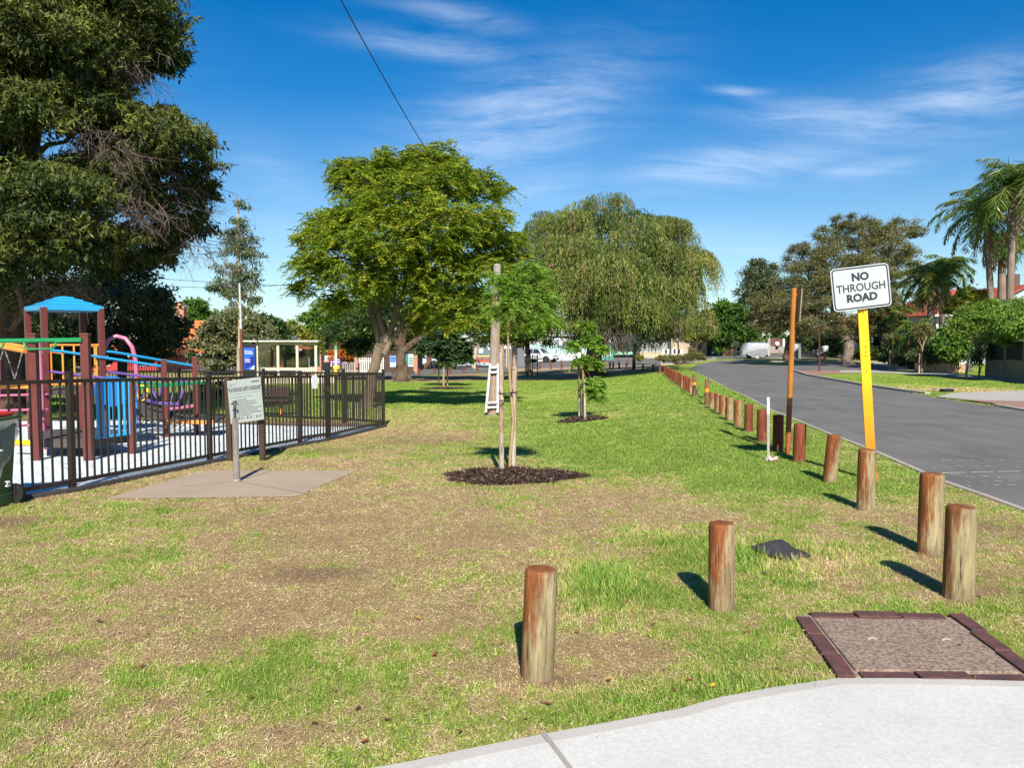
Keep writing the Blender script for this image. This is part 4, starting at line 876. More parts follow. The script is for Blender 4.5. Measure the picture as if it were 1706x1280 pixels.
# ================================================================== THE PLAYGROUND
FEN = M('dark_brown_powdercoat', (.020, .013, .011), (.016, .011, .009), .4, 8, bmp=.03, spec=.5)
FH = 1.30
def fence(name, label, pts, hgt=FH, sp=.115, post=True, rail_t=.05, mat=None, skip_first=False, cat='fence', pk=.018):
    mat = mat or FEN; t = thing(name, label, cat, (Vector(pts[0]) + Vector(pts[-1])) / 2)
    for i, (a, b_) in enumerate(zip(pts, pts[1:])):
        a, b_ = gz(a), gz(b_); L_ = (b_ - a).length; d = (b_ - a) / L_
        for z, nm in ((hgt - .05, 'top_rail'), (.11, 'bottom_rail')):
            mb = MB(); mb.bar(a + Vector((0, 0, z)), b_ + Vector((0, 0, z)), .038, .042); mb.build(nm, mat, t, bevel=.003)
        mb = MB(); n = int(L_ / sp)
        for j in range(1, n): q = a.lerp(b_, j / n); mb.box(q + Vector((0, 0, (hgt + .06) / 2)), (pk, pk, hgt - .16), math.atan2(d.y, d.x))
        mb.build('picket_panel', mat, t)
    if post:
        for i, p in enumerate(pts):
            if skip_first and i == 0: continue
            p = gz(p); d = Vector(pts[min(i + 1, len(pts) - 1)]) - Vector(pts[max(i - 1, 0)]); mb = MB(); mb.box(p + Vector((0, 0, hgt / 2)), (.062, .062, hgt + .06), math.atan2(d.y, d.x)); mb.box(p + Vector((0, 0, hgt + .04)), (.072, .072, .02), math.atan2(d.y, d.x)); mb.build('post', mat, t, bevel=.004)
    return t
fence('playground_fence', 'dark brown metal picket fence along the front of the playground, left of the gate', FENCE[:5])
fence('playground_fence', 'short dark brown picket fence section right of the gate, ending at the lawn corner', FENCE[5:])
fence('playground_fence', 'dark rear picket fence behind the playground equipment', REAR, skip_first=True)
# gate
ga, gb = gz(FENCE[4]), gz(FENCE[5]); d = (gb - ga).normalized(); a = ga + d * .05; b_ = gb - d * .06
t = thing('playground_gate', 'dark brown picket gate with a white notice and tall latch post', 'gate', (a + b_) / 2)
for z, nm in ((FH - .06, 'top_rail'), (.13, 'bottom_rail')): mb = MB(); mb.bar(a + Vector((0, 0, z)), b_ + Vector((0, 0, z)), .04, .045); mb.build(nm, FEN, t, bevel=.003)
mb = MB(); n = 8
for j in range(n + 1): q = a.lerp(b_, j / n); w_ = .03 if j in (0, n) else .018; mb.box(q + Vector((0, 0, FH / 2)), (w_, w_, FH - .14), math.atan2(d.y, d.x))
mb.build('picket_panel', FEN, t)
for z in (FH - .12, .2):
    mb = MB(); mb.box(ga + d * .035 + Vector((0, -.02, z)), (.05, .06, .14)); mb.build('hinge', M('black_hinge', (.015, .015, .015), None, .4), t, bevel=.005)
mb = MB(); mb.box(gb + Vector((0, 0, FH / 2 + .02)) - d * .01, (.075, .075, FH + .1), math.atan2(d.y, d.x)); mb.box(gb + Vector((-.01, -.03, FH - .32)), (.10, .07, .09)); lp = mb.build('latch_post', FEN, t, bevel=.004)
mb = MB(); mb.box(gb + Vector((-.01, -.01, FH + .13)), (.13, .10, .17)); mb.build('latch_box', M('black_latch', (.015, .018, .02), None, .35), lp, bevel=.012)
mb = MB(); mb.ball(gb + Vector((-.01, -.01, FH + .225)), .05, sq=(1.1, .9, .7)); mb.build('latch_knob', M('faded_red_plastic', (.55, .16, .17), (.7, .35, .3), .5, 30), lp, True)
q = W(524, 636.5, (ga.y + gb.y) / 2 - .06); mb = MB(); R_ = d; U_ = Vector((0, 0, 1)); N_ = R_.cross(U_)
mb.prism([q + R_ * x + U_ * y for x, y in rrect(.17, .25, .02)], N_ * .004); mb.build('notice', paint('white_notice', (.74, .76, .78), .4, dirt=.04), t)
# safety sign
BRP = M('brown_square_post', (.055, .03, .022), (.04, .024, .018), .45, 6, bmp=.05)
Ys = 11.4; t = thing('playground_sign', 'white PLAYGROUND SAFETY GUIDELINES sign board on two dark brown posts', 'sign', gz(W(408, 768, Ys)))
for px, pt, lean in ((376.5, 630, 0), (431, 629, 0)):
    p = gz(W(px + 7, 768, Ys + .1)); top = W(px, pt, Ys + .1); top.x = p.x if px < 400 else p.x; mb = MB(); mb.bar(p - Vector((0, 0, .1)), Vector((p.x - (.02 if px < 400 else .02), p.y, top.z)), .078, .078); mb.build('post', BRP, t, bevel=.005)
cn = [W(*a_, Ys - .03) for a_ in ((378, 635), (434, 628), (440, 699), (384.5, 707))]
mb = MB(); N_ = -(cn[1] - cn[0]).cross(cn[0] - cn[3]).normalized(); N_ = N_ if N_.y < 0 else -N_
mb.prism(cn if True else cn, -N_ * .006); SGF = M('sign_pale_face', (.27, .305, .29), (.25, .285, .27), .45, 2, bmp=.02, var=.03); bd = mb.build('board', SGF, t)
R_ = (cn[1] - cn[0]).normalized(); U_ = (cn[0] - cn[3]).normalized(); cc_ = sum(cn, Vector()) / 4; U_ = (U_ - R_ * R_.dot(U_)).normalized(); N_ = R_.cross(U_)
BW = (cn[1] - cn[0]).length; BH = (cn[0] - cn[3]).length; uv = lambda a_, b2: cn[0].lerp(cn[1], a_).lerp(cn[3].lerp(cn[2], a_), b2) + N_ * .002
GRI = M('sign_grey_ink', (.05, .06, .06), None, .6); TEI = M('sign_teal_ink', (.06, .17, .19), None, .6)
text_mesh('"PLAYGROUND SAFETY GUIDELINES"', BH * .125, uv(.5, .235), R_, U_, GRI, bd, bold=.0028, ext=.0004, sx=.365)
mb = MB(); rn = random.Random(4)
mb.bar(uv(.06, .33), uv(.95, .33), .003, .001, up=N_); mb.bar(uv(.72, .085), uv(.94, .085), .017, .001, up=N_); mb.bar(uv(.13, .1), uv(.26, .1), .005, .001, up=N_)
for i in range(8):
    y = .475 + i * .052; x = .22; e = [.53, .80, .84, .70, .96, .84, .96, .62][i]
    while x < e: w_ = rn.uniform(.03, .08); mb.bar(uv(x, y), uv(min(x + w_, e), y), .0115, .001, up=N_); x += w_ + .012
for x in (.25, .5, .77): mb.bar(uv(x, .9), uv(x + .04, .9), .03, .001, up=N_); mb.bar(uv(x + .07, .89), uv(x + .17, .89), .006, .001, up=N_); mb.bar(uv(x + .07, .915), uv(x + .15, .915), .006, .001, up=N_)
mb.build('small_print', GRI, bd)
mb = MB(); mb.add([uv(.07, .12), uv(.095, .08), uv(.12, .12), uv(.095, .17)], [(0, 3, 2, 1)])
x = .08
while x < .7: w_ = rn.uniform(.03, .09); mb.bar(uv(x, .405), uv(x + w_, .405), .008, .001, up=N_); x += w_ + .014
mb.build('small_print', TEI, bd)
# tap post
Yt = G(394, 803).y; p = G(394.5, 803); t = thing('tap_post', 'short weathered grey timber post with a tap on top, standing on the brown slab', 'tap post', p); k = Yt / F
mb = MB(); top = W(391.5, 697, Yt); mb.tube([p - Vector((0, 0, .02)), p.lerp(top, .4), p.lerp(top, .75), top], [5.6 * k, 5.3 * k, 5.1 * k, 4.9 * k], 14, wob=.1); mb.build('post', bark('grey_post_wood', (.30, .27, .25), (.22, .19, .17), (.42, .39, .36)), t, True)
TAPM = M('dark_tap', (.04, .06, .065), (.10, .11, .10), .4, 30, metal=.5); mb = MB(); q = top
mb.tube([q, q + Vector((0, 0, .10))], .018, 10); mb.tube([q + Vector((-.02, 0, .1)), q + Vector((.035, -.02, .1)), q + Vector((.05, -.03, .075))], .014, 8); mb.ball(q + Vector((0, 0, .13)), .022)
for i in range(4): a_ = i * 1.57 + .4; mb.tube([q + Vector((0, 0, .165)), q + Vector((.042 * math.cos(a_), .042 * math.sin(a_), .178))], .012, 6)
mb.tube([q + Vector((0, 0, .13)), q + Vector((0, 0, .175))], .012, 8); mb.ball(q + Vector((0, 0, .195)), .028, sq=(1, 1, .7)); mb.build('tap', TAPM, t, True)
mb = MB(); mb.lathe(p, [(6.4 * k, 0.018), (6 * k, .026)], 14); mb.build('collar', M('zinc', (.45, .47, .47), None, .5), t)
# wheelie bin
BG = M('bin_green', (.035, .085, .035), (.03, .07, .03), .45, 3, bmp=.06); p = gz(W(-48, 852, 7.55)); t = thing('wheelie_bin', 'green wheelie bin with red lid and a clear bag hanging over its rim', 'bin', p, rz=0)
mb = MB(); cx_ = p.x; w0, w1 = .245, .275
mb.add([Vector((cx_ + sx_ * (w0 if z < .3 else w1), p.y + sy * (.27 if z < .3 else .33), p.z + z)) for z in (.08, .86) for sx_, sy in ((-1, -1), (1, -1), (1, 1), (-1, 1))], [(0, 3, 2, 1), (4, 5, 6, 7), (0, 1, 5, 4), (1, 2, 6, 5), (2, 3, 7, 6), (3, 0, 4, 7)])
mb.build('body', BG, t, bevel=.03)
mb = MB(); mb.box((cx_, p.y, p.z + .075), (.50, .55, .13)); mb.build('base', BG, t, bevel=.02)
RL_ = M('bin_red', (.55, .03, .02), (.45, .025, .02), .4, 4, bmp=.05); mb = MB(); mb.box((cx_ - .06, p.y, p.z + .925), (.60, .68, .05)); mb.box((cx_ - .10, p.y, p.z + .965), (.44, .5, .05), taper=.85); mb.build('lid', RL_, t, bevel=.02)
mb = MB(); mb.tube([Vector((cx_ + .27, p.y - .30, p.z + .90)), Vector((cx_ + .33, p.y - .30, p.z + .9)), Vector((cx_ + .33, p.y + .30, p.z + .9)), Vector((cx_ + .27, p.y + .30, p.z + .9))], .018, 8); mb.build('handle', BG, t, True)
for sy in (-1, 1): mb = MB(); mb.tube([Vector((cx_ + .24, p.y + sy * .27, p.z + .10)), Vector((cx_ + .24, p.y + sy * .33, p.z + .10))], .105, 20); mb.build('wheel', M('tyre_black', (.012, .012, .012), None, .8), t, True, bevel=.008)
m, nt = start('clear_bag'); gl_ = nt.new('ShaderNodeBsdfPrincipled'); gl_.inputs['Base Color'].default_value = (.40, .43, .43, 1); gl_.inputs['Roughness'].default_value = .25
tr = nt.new('ShaderNodeBsdfTransparent'); ms = nt.new('ShaderNodeMixShader'); ms.inputs[0].default_value = .32; nt.l.new(tr.outputs[0], ms.inputs[1]); nt.l.new(gl_.outputs[0], ms.inputs[2])
nt.l.new(bump(nt, nt.noise(nt.mapping(nt.obj, (14, 14, 3)), 3, 5, .7), 1, .03), gl_.inputs['Normal']); nt.l.new(ms.outputs[0], nt.out.inputs[0]); BAG = m
mb = MB(); vs = []; rn = random.Random(3); n = 44
for i, (z, o_) in enumerate(((.905, .0), (.90, .035), (.87, .05), (.84, .055), (.81, .05), (.78, .045), (.76, .04))):
    for j in range(n):
        a_ = 2 * math.pi * j / n; ca, sa = math.cos(a_), math.sin(a_); e = max(abs(ca), abs(sa)); x = ca / e; y = sa / e; zz = z + (.05 * math.sin(j * 1.7) + rn.uniform(-.03, .03)) * (i > 2) + (-.42 * max(0, ca) ** 6 * i / 6)
        vs.append(Vector((cx_ + x * (.262 + o_ * .9 + rn.uniform(-.012, .012)), p.y + y * (.31 + o_ * .8 + rn.uniform(-.012, .012)), p.z + zz)))
mb.add(vs, [(i * n + j, i * n + (j + 1) % n, (i + 1) * n + (j + 1) % n, (i + 1) * n + j) for i in range(6) for j in range(n)])
bg_ = mb.build('bin_bag', BAG, None, True); tag(bg_, 'clear wrinkled plastic bag draped over the rim of the green wheelie bin', 'bag'); bg_.modifiers.new('thick', 'SOLIDIFY').thickness = .002
text_mesh('2', .075, W(9, 808, p.y - .27 - .07) + Vector((0, .035, 0)), (1, 0, 0), (0, .05, 1), paint('bin_mark', (.6, .65, .6), .6), t, name='number', ext=.02)
mb = MB(); q = W(0, 751, p.y - .33); mb.bar(q + Vector((-.03, .005, 0)), q + Vector((.02, .005, 0)), .02, .01); mb.build('mark', paint('bin_mark', (.6, .65, .6), .6), t)
# ---- climbing frame
MAR = M('maroon_post', (.125, .03, .026), (.09, .024, .02), .4, 3, bmp=.04); BLU = paint('sky_blue', (.02, .27, .52), .35, dirt=.1); BLD = paint('deep_blue', (.01, .13, .42), .3, dirt=.1)
ORG = paint('orange_rail', (.72, .25, .04), .4, dirt=.1); PUR = paint('purple_rail', (.17, .09, .34), .35, dirt=.1); GRN = paint('green_rail', (.012, .20, .065), .35, dirt=.1); PKR = paint('pink_pole', (.42, .12, .21), .35, dirt=.15)
YLR = paint('yellow_bar', (.85, .50, .01), .35, dirt=.1); DKP = M('dark_deck', (.075, .065, .062), (.05, .045, .045), .8, 8); CHS = M('play_chain', (.28, .28, .28), None, .4, 20, metal=.6)
Yc = 14.6; tc_ = gz(W(112, 700, Yc)); kf = Yc / F
t = thing('climbing_frame', 'playground climbing tower with blue roof, maroon posts and coloured ramps behind the front fence', 'climbing frame', tc_)
def P(px, py, Y): return W(px, py, Y)
def part(nm, mat, f, smooth=False, bevel=0, par=None): mb = MB(); f(mb); return mb.build(nm, mat, par or t, smooth, bevel)
r0 = .73; cz = tc_.z; rot = [(-r0, .06), (.06, -r0), (r0, -.06), (-.06, r0)]
tp = [Vector((tc_.x + a_, tc_.y + b2, 0)) for a_, b2 in rot]; ztop = W(110, 519, Yc).z
for q in tp: part('post', MAR, lambda mb: mb.box((q.x, q.y, (gz(q).z + ztop) / 2), (.105, .105, ztop - gz(q).z + .1), math.radians(42)), bevel=.008)
zr = ztop; rr = [Vector((tc_.x + a_ * 1.09, tc_.y + b2 * 1.09, 0)) for a_, b2 in rot]
def roof(mb):
    L_ = [(1.0, 0), (1.0, .085), (.93, .10), (.74, .135), (.72, .155), (.5, .195), (.48, .215), (.27, .25), (.25, .268), (.05, .29)]; vs = []
    for s_, z in L_:
        for q in rr: vs.append(Vector((tc_.x + (q.x - tc_.x) * s_, tc_.y + (q.y - tc_.y) * s_, zr + z)))
    mb.add(vs, [(i * 4 + k_, i * 4 + (k_ + 1) % 4, (i + 1) * 4 + (k_ + 1) % 4, (i + 1) * 4 + k_) for i in range(len(L_) - 1) for k_ in range(4)] + [tuple(range(36, 40)), (3, 2, 1, 0)])
part('roof', BLU, roof, bevel=.006)
zd = W(112, 655, Yc).z
part('deck', DKP, lambda mb: mb.prism([Vector((q.x, q.y, zd)) for q in tp], (0, 0, .09)))
def barrier(mb, a_, b2, z0, z1, n, r_=.018):
    a_, b2 = Vector(a_), Vector(b2)
    for z in (z0, z1): mb.tube([Vector((a_.x, a_.y, z)), Vector((b2.x, b2.y, z))], r_ * 1.1, 8)
    for i in range(n): q = a_.lerp(b2, (i + .5) / n); mb.tube([Vector((q.x, q.y, z0)), Vector((q.x, q.y, z1))], r_, 8)
part('barrier', ORG, lambda mb: barrier(mb, tp[1], tp[2], W(140, 640, 14.2).z, W(140, 575, 14.2).z, 5), True)
part('barrier', ORG, lambda mb: barrier(mb, tp[2], tp[3], W(140, 640, 14.9).z, W(140, 577, 14.9).z, 4), True)
# ramp to the right between tower and low landing
R1, R2 = gz(W(276, 731, 15.2)), gz(W(327, 722, 16.0)); z1 = W(270, 600, 15.2).z; z2 = W(323, 596, 16.0).z
for q, z in ((R1, z1), (R2, z2)): part('post', MAR, lambda mb: mb.box((q.x, q.y, (q.z + z) / 2), (.105, .105, z - q.z + .04), .4), bevel=.008)
for a_, b2 in (((tp[1], 583), (R1, 611)), ((tp[2], 585), (R2, 610))):
    qa = Vector((a_[0].x, a_[0].y, W(116, a_[1], a_[0].y).z)); qb = Vector((b2[0].x, b2[0].y, W(270, b2[1], b2[0].y).z)); part('handrail', BLU, lambda mb: (mb.tube([qa, qa.lerp(qb, .12) + Vector((0, 0, .015)), qb], .026, 8)), True)
    pa = Vector((a_[0].x, a_[0].y, W(116, 618.5, a_[0].y).z)); pb2 = Vector((b2[0].x, b2[0].y, qb.z - .36)); part('handrail', PUR, lambda mb: (mb.tube([pa, pb2], .024, 8), [mb.tube([pa.lerp(pb2, f_), pa.lerp(pb2, f_) + Vector((-.06, 0, -.34))], .018, 6) for f_ in (.3, .62)]), True)
l0 = [tp[1], tp[2]]; e0 = Vector((R1.x, R1.y, R1.z + .30)); e1 = Vector((R2.x, R2.y, R2.z + .30))
part('ramp', DKP, lambda mb: mb.prism([Vector((tp[1].x + .2, tp[1].y + .1, zd)), e0, e1, Vector((tp[2].x, tp[2].y, zd))], (0, 0, .04)))
LB = [W(345, 712, 15.4), W(345, 706, 16.4)]
la = Vector((R1.x, R1.y, R1.z + .30)); lb = la + Vector((.98, .05, 0)); lc = Vector((R2.x + .5, R2.y + .35, la.z)); ld = Vector((R2.x - .15, R2.y + .1, la.z))
part('landing', DKP, lambda mb: mb.prism([la, lb, lc, ld], (0, 0, .05)))
part('landing_edge', ORG, lambda mb: mb.bar(la + Vector((0, -.03, .02)), lb + Vector((0, -.03, .02)), .03, .075, up=(0, 0, 1)), bevel=.004)
for q in (la + Vector((.7, .3, 0)),): part('leg', DKP, lambda mb: mb.bar(gz(q), q, .07, .07))
# monkey bars at the left
m1, m2 = gz(W(61, 761, 11.4)), gz(W(148, 764, 11.4))
for q, px in ((m1, 51), (m2, 140)): z = W(px, 560, 11.4).z; part('post', MAR, lambda mb: (mb.box((q.x, q.y, (q.z + z) / 2), (.118, .118, z - q.z + .04), .15), mb.box((q.x, q.y, z + .025), (.135, .135, .03), .15)), bevel=.008)
gy = 11.33; part('overhead_beam', GRN, lambda mb: (mb.tube([W(-260, 571, gy), W(96, 567, gy)], .034, 12), mb.bar(W(94, 567, gy), W(137, 566, gy), .07, .062, up=(0, 0, 1))), True)
for px in (-90, -20, 67):
    part('hand_loop', GRN, lambda mb: mb.tube([W(px - 27, 570, gy), W(px - 26, 578, gy - .02), W(px - 20, 582, gy - .03), W(px + 19, 581, gy - .03), W(px + 25, 577, gy - .02), W(px + 26, 568, gy)], .016, 8), True)
part('pole', PKR, lambda mb: mb.tube([gz(W(72.5, 733, 12.9)), W(69, 650, 12.9), W(66, 585, 12.9), W(63.5, 571, 12.9)], .038, 10), True)
part('pole', PKR, lambda mb: mb.tube([gz(W(1, 700, 13.2)) + Vector((-.05, 0, 0)), W(-3, 600, 13.2)], .038, 10), True)
for y, x1 in ((658, 80), (683, 80), (709, 82)): part('rung', PKR, lambda mb: mb.tube([W(-10, y + 1.5, 13.1), W(x1, y - 1, 12.95)], .02, 8), True)
part('handrail', ORG, lambda mb: mb.tube([W(-60, 566, 13.2), W(42, 585, 12.6)], .04, 10), True); part('handrail', ORG, lambda mb: mb.tube([W(-10, 570, 15), W(106, 588, 14.7)], .036, 10), True)
part('beam', ORG, lambda mb: mb.bar(W(-60, 643, 12.4), W(52, 643, 12.2), .06, .09, up=(0, 0, 1)), bevel=.01)
part('step', YLR, lambda mb: mb.tube([W(15, 737, 12.1), W(55, 739, 11.9)], .045, 10), True)
def chain(mb, pts_, r_=.011):
    P_ = resample(pts_, max(6, int(sum((a_ - b2).length for a_, b2 in zip(pts_, pts_[1:])) / .05)))
    for i, (a_, b2) in enumerate(zip(P_, P_[1:])): mb.bar(a_, b2, r_ * 2 if i % 2 else r_, r_ if i % 2 else r_ * 2)
for a_, b2 in (((-8, 630), (5, 585)), ((25, 632), (9, 585)), ((25, 632), (37, 588)), ((63, 640), (71, 585))): part('chain', CHS, lambda mb: chain(mb, [W(*a_, 13.4), W(*b2, 13.4)]))
# low deck with barred blue panel
n3 = gz(W(222, 753, 12.3)); z = W(217, 632, 12.3).z; part('post', MAR, lambda mb: mb.box((n3.x, n3.y, (n3.z + z) / 2), (.10, .10, z - n3.z), .3), bevel=.008)
n4 = gz(W(135, 732, 13.4)); z = W(131, 640, 13.4).z; part('post', MAR, lambda mb: mb.box((n4.x, n4.y, (n4.z + z) / 2), (.10, .10, z - n4.z), .3), bevel=.008)
n5 = gz(W(178, 722, 13.6)); z = W(176, 640, 13.6).z; part('post', MAR, lambda mb: mb.box((n5.x, n5.y, (n5.z + z) / 2), (.10, .10, z - n5.z), .3), bevel=.008)
da = [W(66, 745, 11.6), W(150, 752, 11.6), W(220, 739, 12.5), W(150, 733, 13.2)]; zl = da[0].z
part('deck', DKP, lambda mb: mb.prism([Vector((q.x, q.y, zl - .03)) for q in (W(64, 740, 11.75), W(150, 740, 11.65), W(218, 740, 12.4), W(175, 740, 13.4), W(64, 740, 13.0))], (0, 0, .13)), bevel=.01)
part('barred_panel', BLU, lambda mb: barrier(mb, W(157, 650, 11.75), W(219, 650, 12.3), W(160, 727, 11.95).z, W(160, 634, 11.95).z, 7, .022), True)
part('tube_slide', BLD, lambda mb: mb.tube([W(188, 652, 13.3), W(186, 655, 13.8), W(180, 650, 14.4)], .26, 18), True)
part('climbing_ladder', BLD, lambda mb: (mb.tube([W(225, 640, 13.2), W(229, 715, 13.0)], .022, 8), [mb.tube([W(214, y, 13.2), W(228, y, 13.1)], .016, 6) for y in (650, 668, 686, 704)]), True)
part('arch', PKR, lambda mb: mb.tube([W(229, 700, 15.6), W(228, 640, 15.6), W(226, 600, 15.6), W(220, 578, 15.6), W(209, 564, 15.6), W(194, 560, 15.6), W(181, 566, 15.5), W(174, 580, 15.4)], .042, 12), True)
part('steering_wheel', YLR, lambda mb: mb.tube([W(237, 655, 14.2) + Vector((.10 * math.cos(i * .524), .03 * math.sin(i), .14 * math.sin(i * .524))) for i in range(13)], .02, 8), True)
part('rail', GRN, lambda mb: mb.tube([W(222, 638, 14.4), W(280, 640, 14.8), W(350, 636, 15.6)], .02, 8), True); part('rail', GRN, lambda mb: mb.tube([W(222, 646, 13.9), W(280, 643, 14.3), W(350, 637, 15.4)], .024, 8), True)
part('clatter_step', PKR, lambda mb: mb.tube([W(281, 682, 15.3), W(325, 677, 15.6)], .045, 8), True)
part('clatter_step', PUR, lambda mb: mb.tube([W(232, 664, 14.4), W(262, 672, 14.6), W(296, 674, 15)], .035, 8), True)
for a_, b2 in (((290, 643), (283, 679)), ((318, 641), (311, 678)), ((246, 645), (238, 664)), ((253, 645), (264, 673)), ((309, 641), (296, 674))): part('chain', CHS if b2[1] > 675 else PUR, lambda mb: chain(mb, [W(*a_, 15), W(*b2, 15)], .011 if b2[1] > 675 else .02))
part('climbing_net', M('dark_rope', (.05, .045, .04), None, .8), lambda mb: [mb.tube([W(225 + 22 * i, 690 + 3 * j, 14.2 + .25 * i), W(236 + 22 * i, 706 + 2 * j, 14.3 + .25 * i), W(247 + 22 * i, 692 + 3 * j, 14.4 + .25 * i)], .011, 6) for i in range(6) for j in (0, 3)])
# bench behind the playground
BRN = M('brown_slat', (.10, .055, .04), (.07, .04, .03), .6, 10); Yb = 21.6; bb = gz(W(440, 694, Yb)); t2 = thing('park_bench', 'dark brown slatted park bench with orange feet behind the safety sign', 'bench', bb); kb = Yb / F
for nm, zs, yo in (('backrest', (.58, .68, .78), -.02), ('seat', (.44,), .0)):
    mb = MB()
    for z in zs: mb.box(bb + Vector((0, yo, z)), (1.5, .035 if nm == 'backrest' else .42, .085 if nm == 'backrest' else .04))
    mb.build(nm, BRN, t2, bevel=.005)
for sx_ in (-.45, .45): mb = MB(); mb.tube([bb + Vector((sx_, .05, 0)), bb + Vector((sx_, .12, .2)), bb + Vector((sx_, .1, .43))], .035, 8); mb.build('leg', ORG, t2, True)
# dark green shade cloth / hedge behind
# ================================================================== TREES
BK_G = bark('grey_bark', (.22, .17, .12), (.15, .11, .08), (.30, .25, .18)); BK_D = bark('dark_bark', (.09, .065, .05), (.13, .075, .045), (.17, .13, .10)); BK_R = bark('mottled_bark', (.13, .095, .07), (.075, .045, .03), (.30, .25, .19), .7)
BK_P = bark('paperbark', (.26, .22, .18), (.17, .13, .10), (.45, .41, .36)); BK_W = bark('pale_gum_bark', (.50, .36, .22), (.42, .36, .30), (.55, .48, .40), .5); TWG = M('bare_twig', (.11, .08, .07), (.17, .13, .11), .9, 10, world=True, bmp=0)
L_BIG = leafmat('dark_gum_leaf', [(0, (.018, .032, .007)), (.45, (.052, .075, .012)), (.8, (.13, .15, .023)), (1, (.25, .24, .04))], .15, .62)
L_JAC = leafmat('yellow_green_leaf', [(0, (.08, .15, .016)), (.45, (.20, .29, .025)), (.8, (.35, .40, .032)), (.95, (.50, .43, .03)), (1, (.40, .18, .03))], .48)
L_WIL = leafmat('willow_leaf', [(0, (.035, .065, .012)), (.4, (.115, .165, .028)), (.8, (.28, .30, .07)), (1, (.27, .17, .09))], .3)
L_DRK = leafmat('dark_evergreen_leaf', [(0, (.012, .03, .008)), (.6, (.035, .07, .015)), (1, (.10, .14, .03))], .15, .4)
L_PAP = leafmat('olive_needle', [(0, (.055, .06, .022)), (.5, (.12, .125, .04)), (.85, (.20, .185, .065)), (1, (.23, .17, .11))], .2)
L_MID = leafmat('mid_green_leaf', [(0, (.03, .08, .012)), (.5, (.08, .17, .02)), (1, (.17, .27, .035))], .3)
L_YEL = leafmat('yellowing_leaf', [(0, (.07, .11, .015)), (.5, (.18, .21, .025)), (1, (.36, .30, .05))], .3)
L_ORA = leafmat('orange_flower', [(0, (.30, .09, .02)), (.5, (.50, .15, .02)), (1, (.25, .22, .04))], .25)
L_GUM = leafmat('grey_green_leaf', [(0, (.04, .065, .03)), (.5, (.09, .125, .055)), (1, (.20, .19, .08))], .25)
def twig_mass(root, spots, Y, n, L_, r_, seed, dirv=(0.5, -.2, -.55)):
    rnd = random.Random(seed); mb = MB()
    for px, py, dY in spots:
        o = W(px, py, Y + dY)
        for i in range(n):
            d = (Vector(dirv) + Vector((rnd.gauss(0, .5), rnd.gauss(0, .5), rnd.gauss(0, .35)))).normalized(); s_ = o + Vector((rnd.gauss(0, .35), rnd.gauss(0, .3), rnd.gauss(0, .2))); l_ = L_ * rnd.uniform(.5, 1.2)
            pts = [s_]
            for j in range(4): d = (d + Vector((rnd.gauss(0, .25), rnd.gauss(0, .25), rnd.gauss(0, .2)))).normalized(); pts.append(pts[-1] + d * l_ / 4)
            mb.tube(pts, [r_, r_ * .8, r_ * .55, r_ * .4, r_ * .25], 3, False)
            for q in (pts[1], pts[2], pts[3], pts[2]):
                e = (d + Vector((rnd.gauss(0, .7), rnd.gauss(0, .7), rnd.gauss(0, .5)))).normalized(); mb.tube([q, q + e * l_ * .18, q + (e + Vector((0, 0, -.3))) * l_ * .3], [r_ * .5, r_ * .35, r_ * .2], 3, False)
    return mb.build('bare_twigs', TWG, root)
# the big overhanging gum at the left: sprays of long drooping leaves
def spray_leaves(lv, C, R, nsub, ncl, per, L_, w_, seed, flat=.62, shell=.72, droop=.8):
    r = np.random.default_rng(seed); C = np.array([tuple(c) for c in C]); R = np.array(R); wt = R ** 2; subs = []; rr_ = []
    for c, q, k in zip(C, R, np.maximum(3, nsub * wt / wt.sum()).astype(int)):
        d = rdir(k, r); d[:, 2] = np.abs(d[:, 2]) * np.where(r.random(k) < .78, 1, -.6); d[:, 1] -= .25; d = unit(d); s = c + d * (q * (shell + (1 - shell) * r.random(k)))[:, None] * [1, 1, flat]; subs.append(s); rr_ += [q] * k
    subs = np.concatenate(subs); rr_ = np.array(rr_); ns = len(subs); sv = r.random(ns); wh = r.integers(0, ns, ncl)
    tip = subs[wh] + r.normal(size=(ncl, 3)) * (rr_[wh] * .15)[:, None] * [1, 1, .55]; cv = r.random(ncl)
    T = np.repeat(tip, per, 0); n = len(T); D = r.normal(size=(n, 3)) + [0, -.25, -droop]; val = np.clip(.45 * np.repeat(sv[wh], per) + .3 * np.repeat(cv, per) + .3 * r.random(n), 0, 1)
    lv.add(T, D, L_ * (.6 + .7 * r.random(n)), w_ * (.7 + .6 * r.random(n)), val, rdir(n, r) + [0, -.3, .6], .4); return subs
Yg = 19.5; kg = Yg / F
big = [(150, 20, 130, -1), (205, 45, 95, 0), (60, 70, 110, -2.5), (235, 85, 62, -.5), (-70, 120, 140, -2), (255, 235, 72, -1.5), (312, 275, 52, -.5), (150, 190, 80, -1.5), (20, 190, 85, -3), (70, 330, 90, -3), (185, 300, 70, -1), (300, 350, 48, 0), (325, 318, 40, .5),
       (120, 400, 75, -2.5), (10, 430, 85, -3), (235, 400, 60, .5), (-90, 320, 140, -2), (120, -120, 140, 0), (-60, -60, 170, -1), (240, -40, 58, 0), (275, 200, 42, 0), (330, 235, 34, 0), (180, 440, 60, 1), (60, 490, 60, 0), (280, 115, 24, 0), (330, 380, 36, .8), (265, 430, 34, 1), (215, 325, 58, 1.5), (200, 235, 52, 1.5), (290, 395, 36, 1.5), (180, 130, 60, 1.5), (240, 290, 50, 1.5)]
b_ = gz((W(15, 600, 22).x, 22)); t = thing('gum_tree', 'huge dark gum tree overhanging the playground at the left', 'tree', b_); tb = MB(); rnd = random.Random(3)
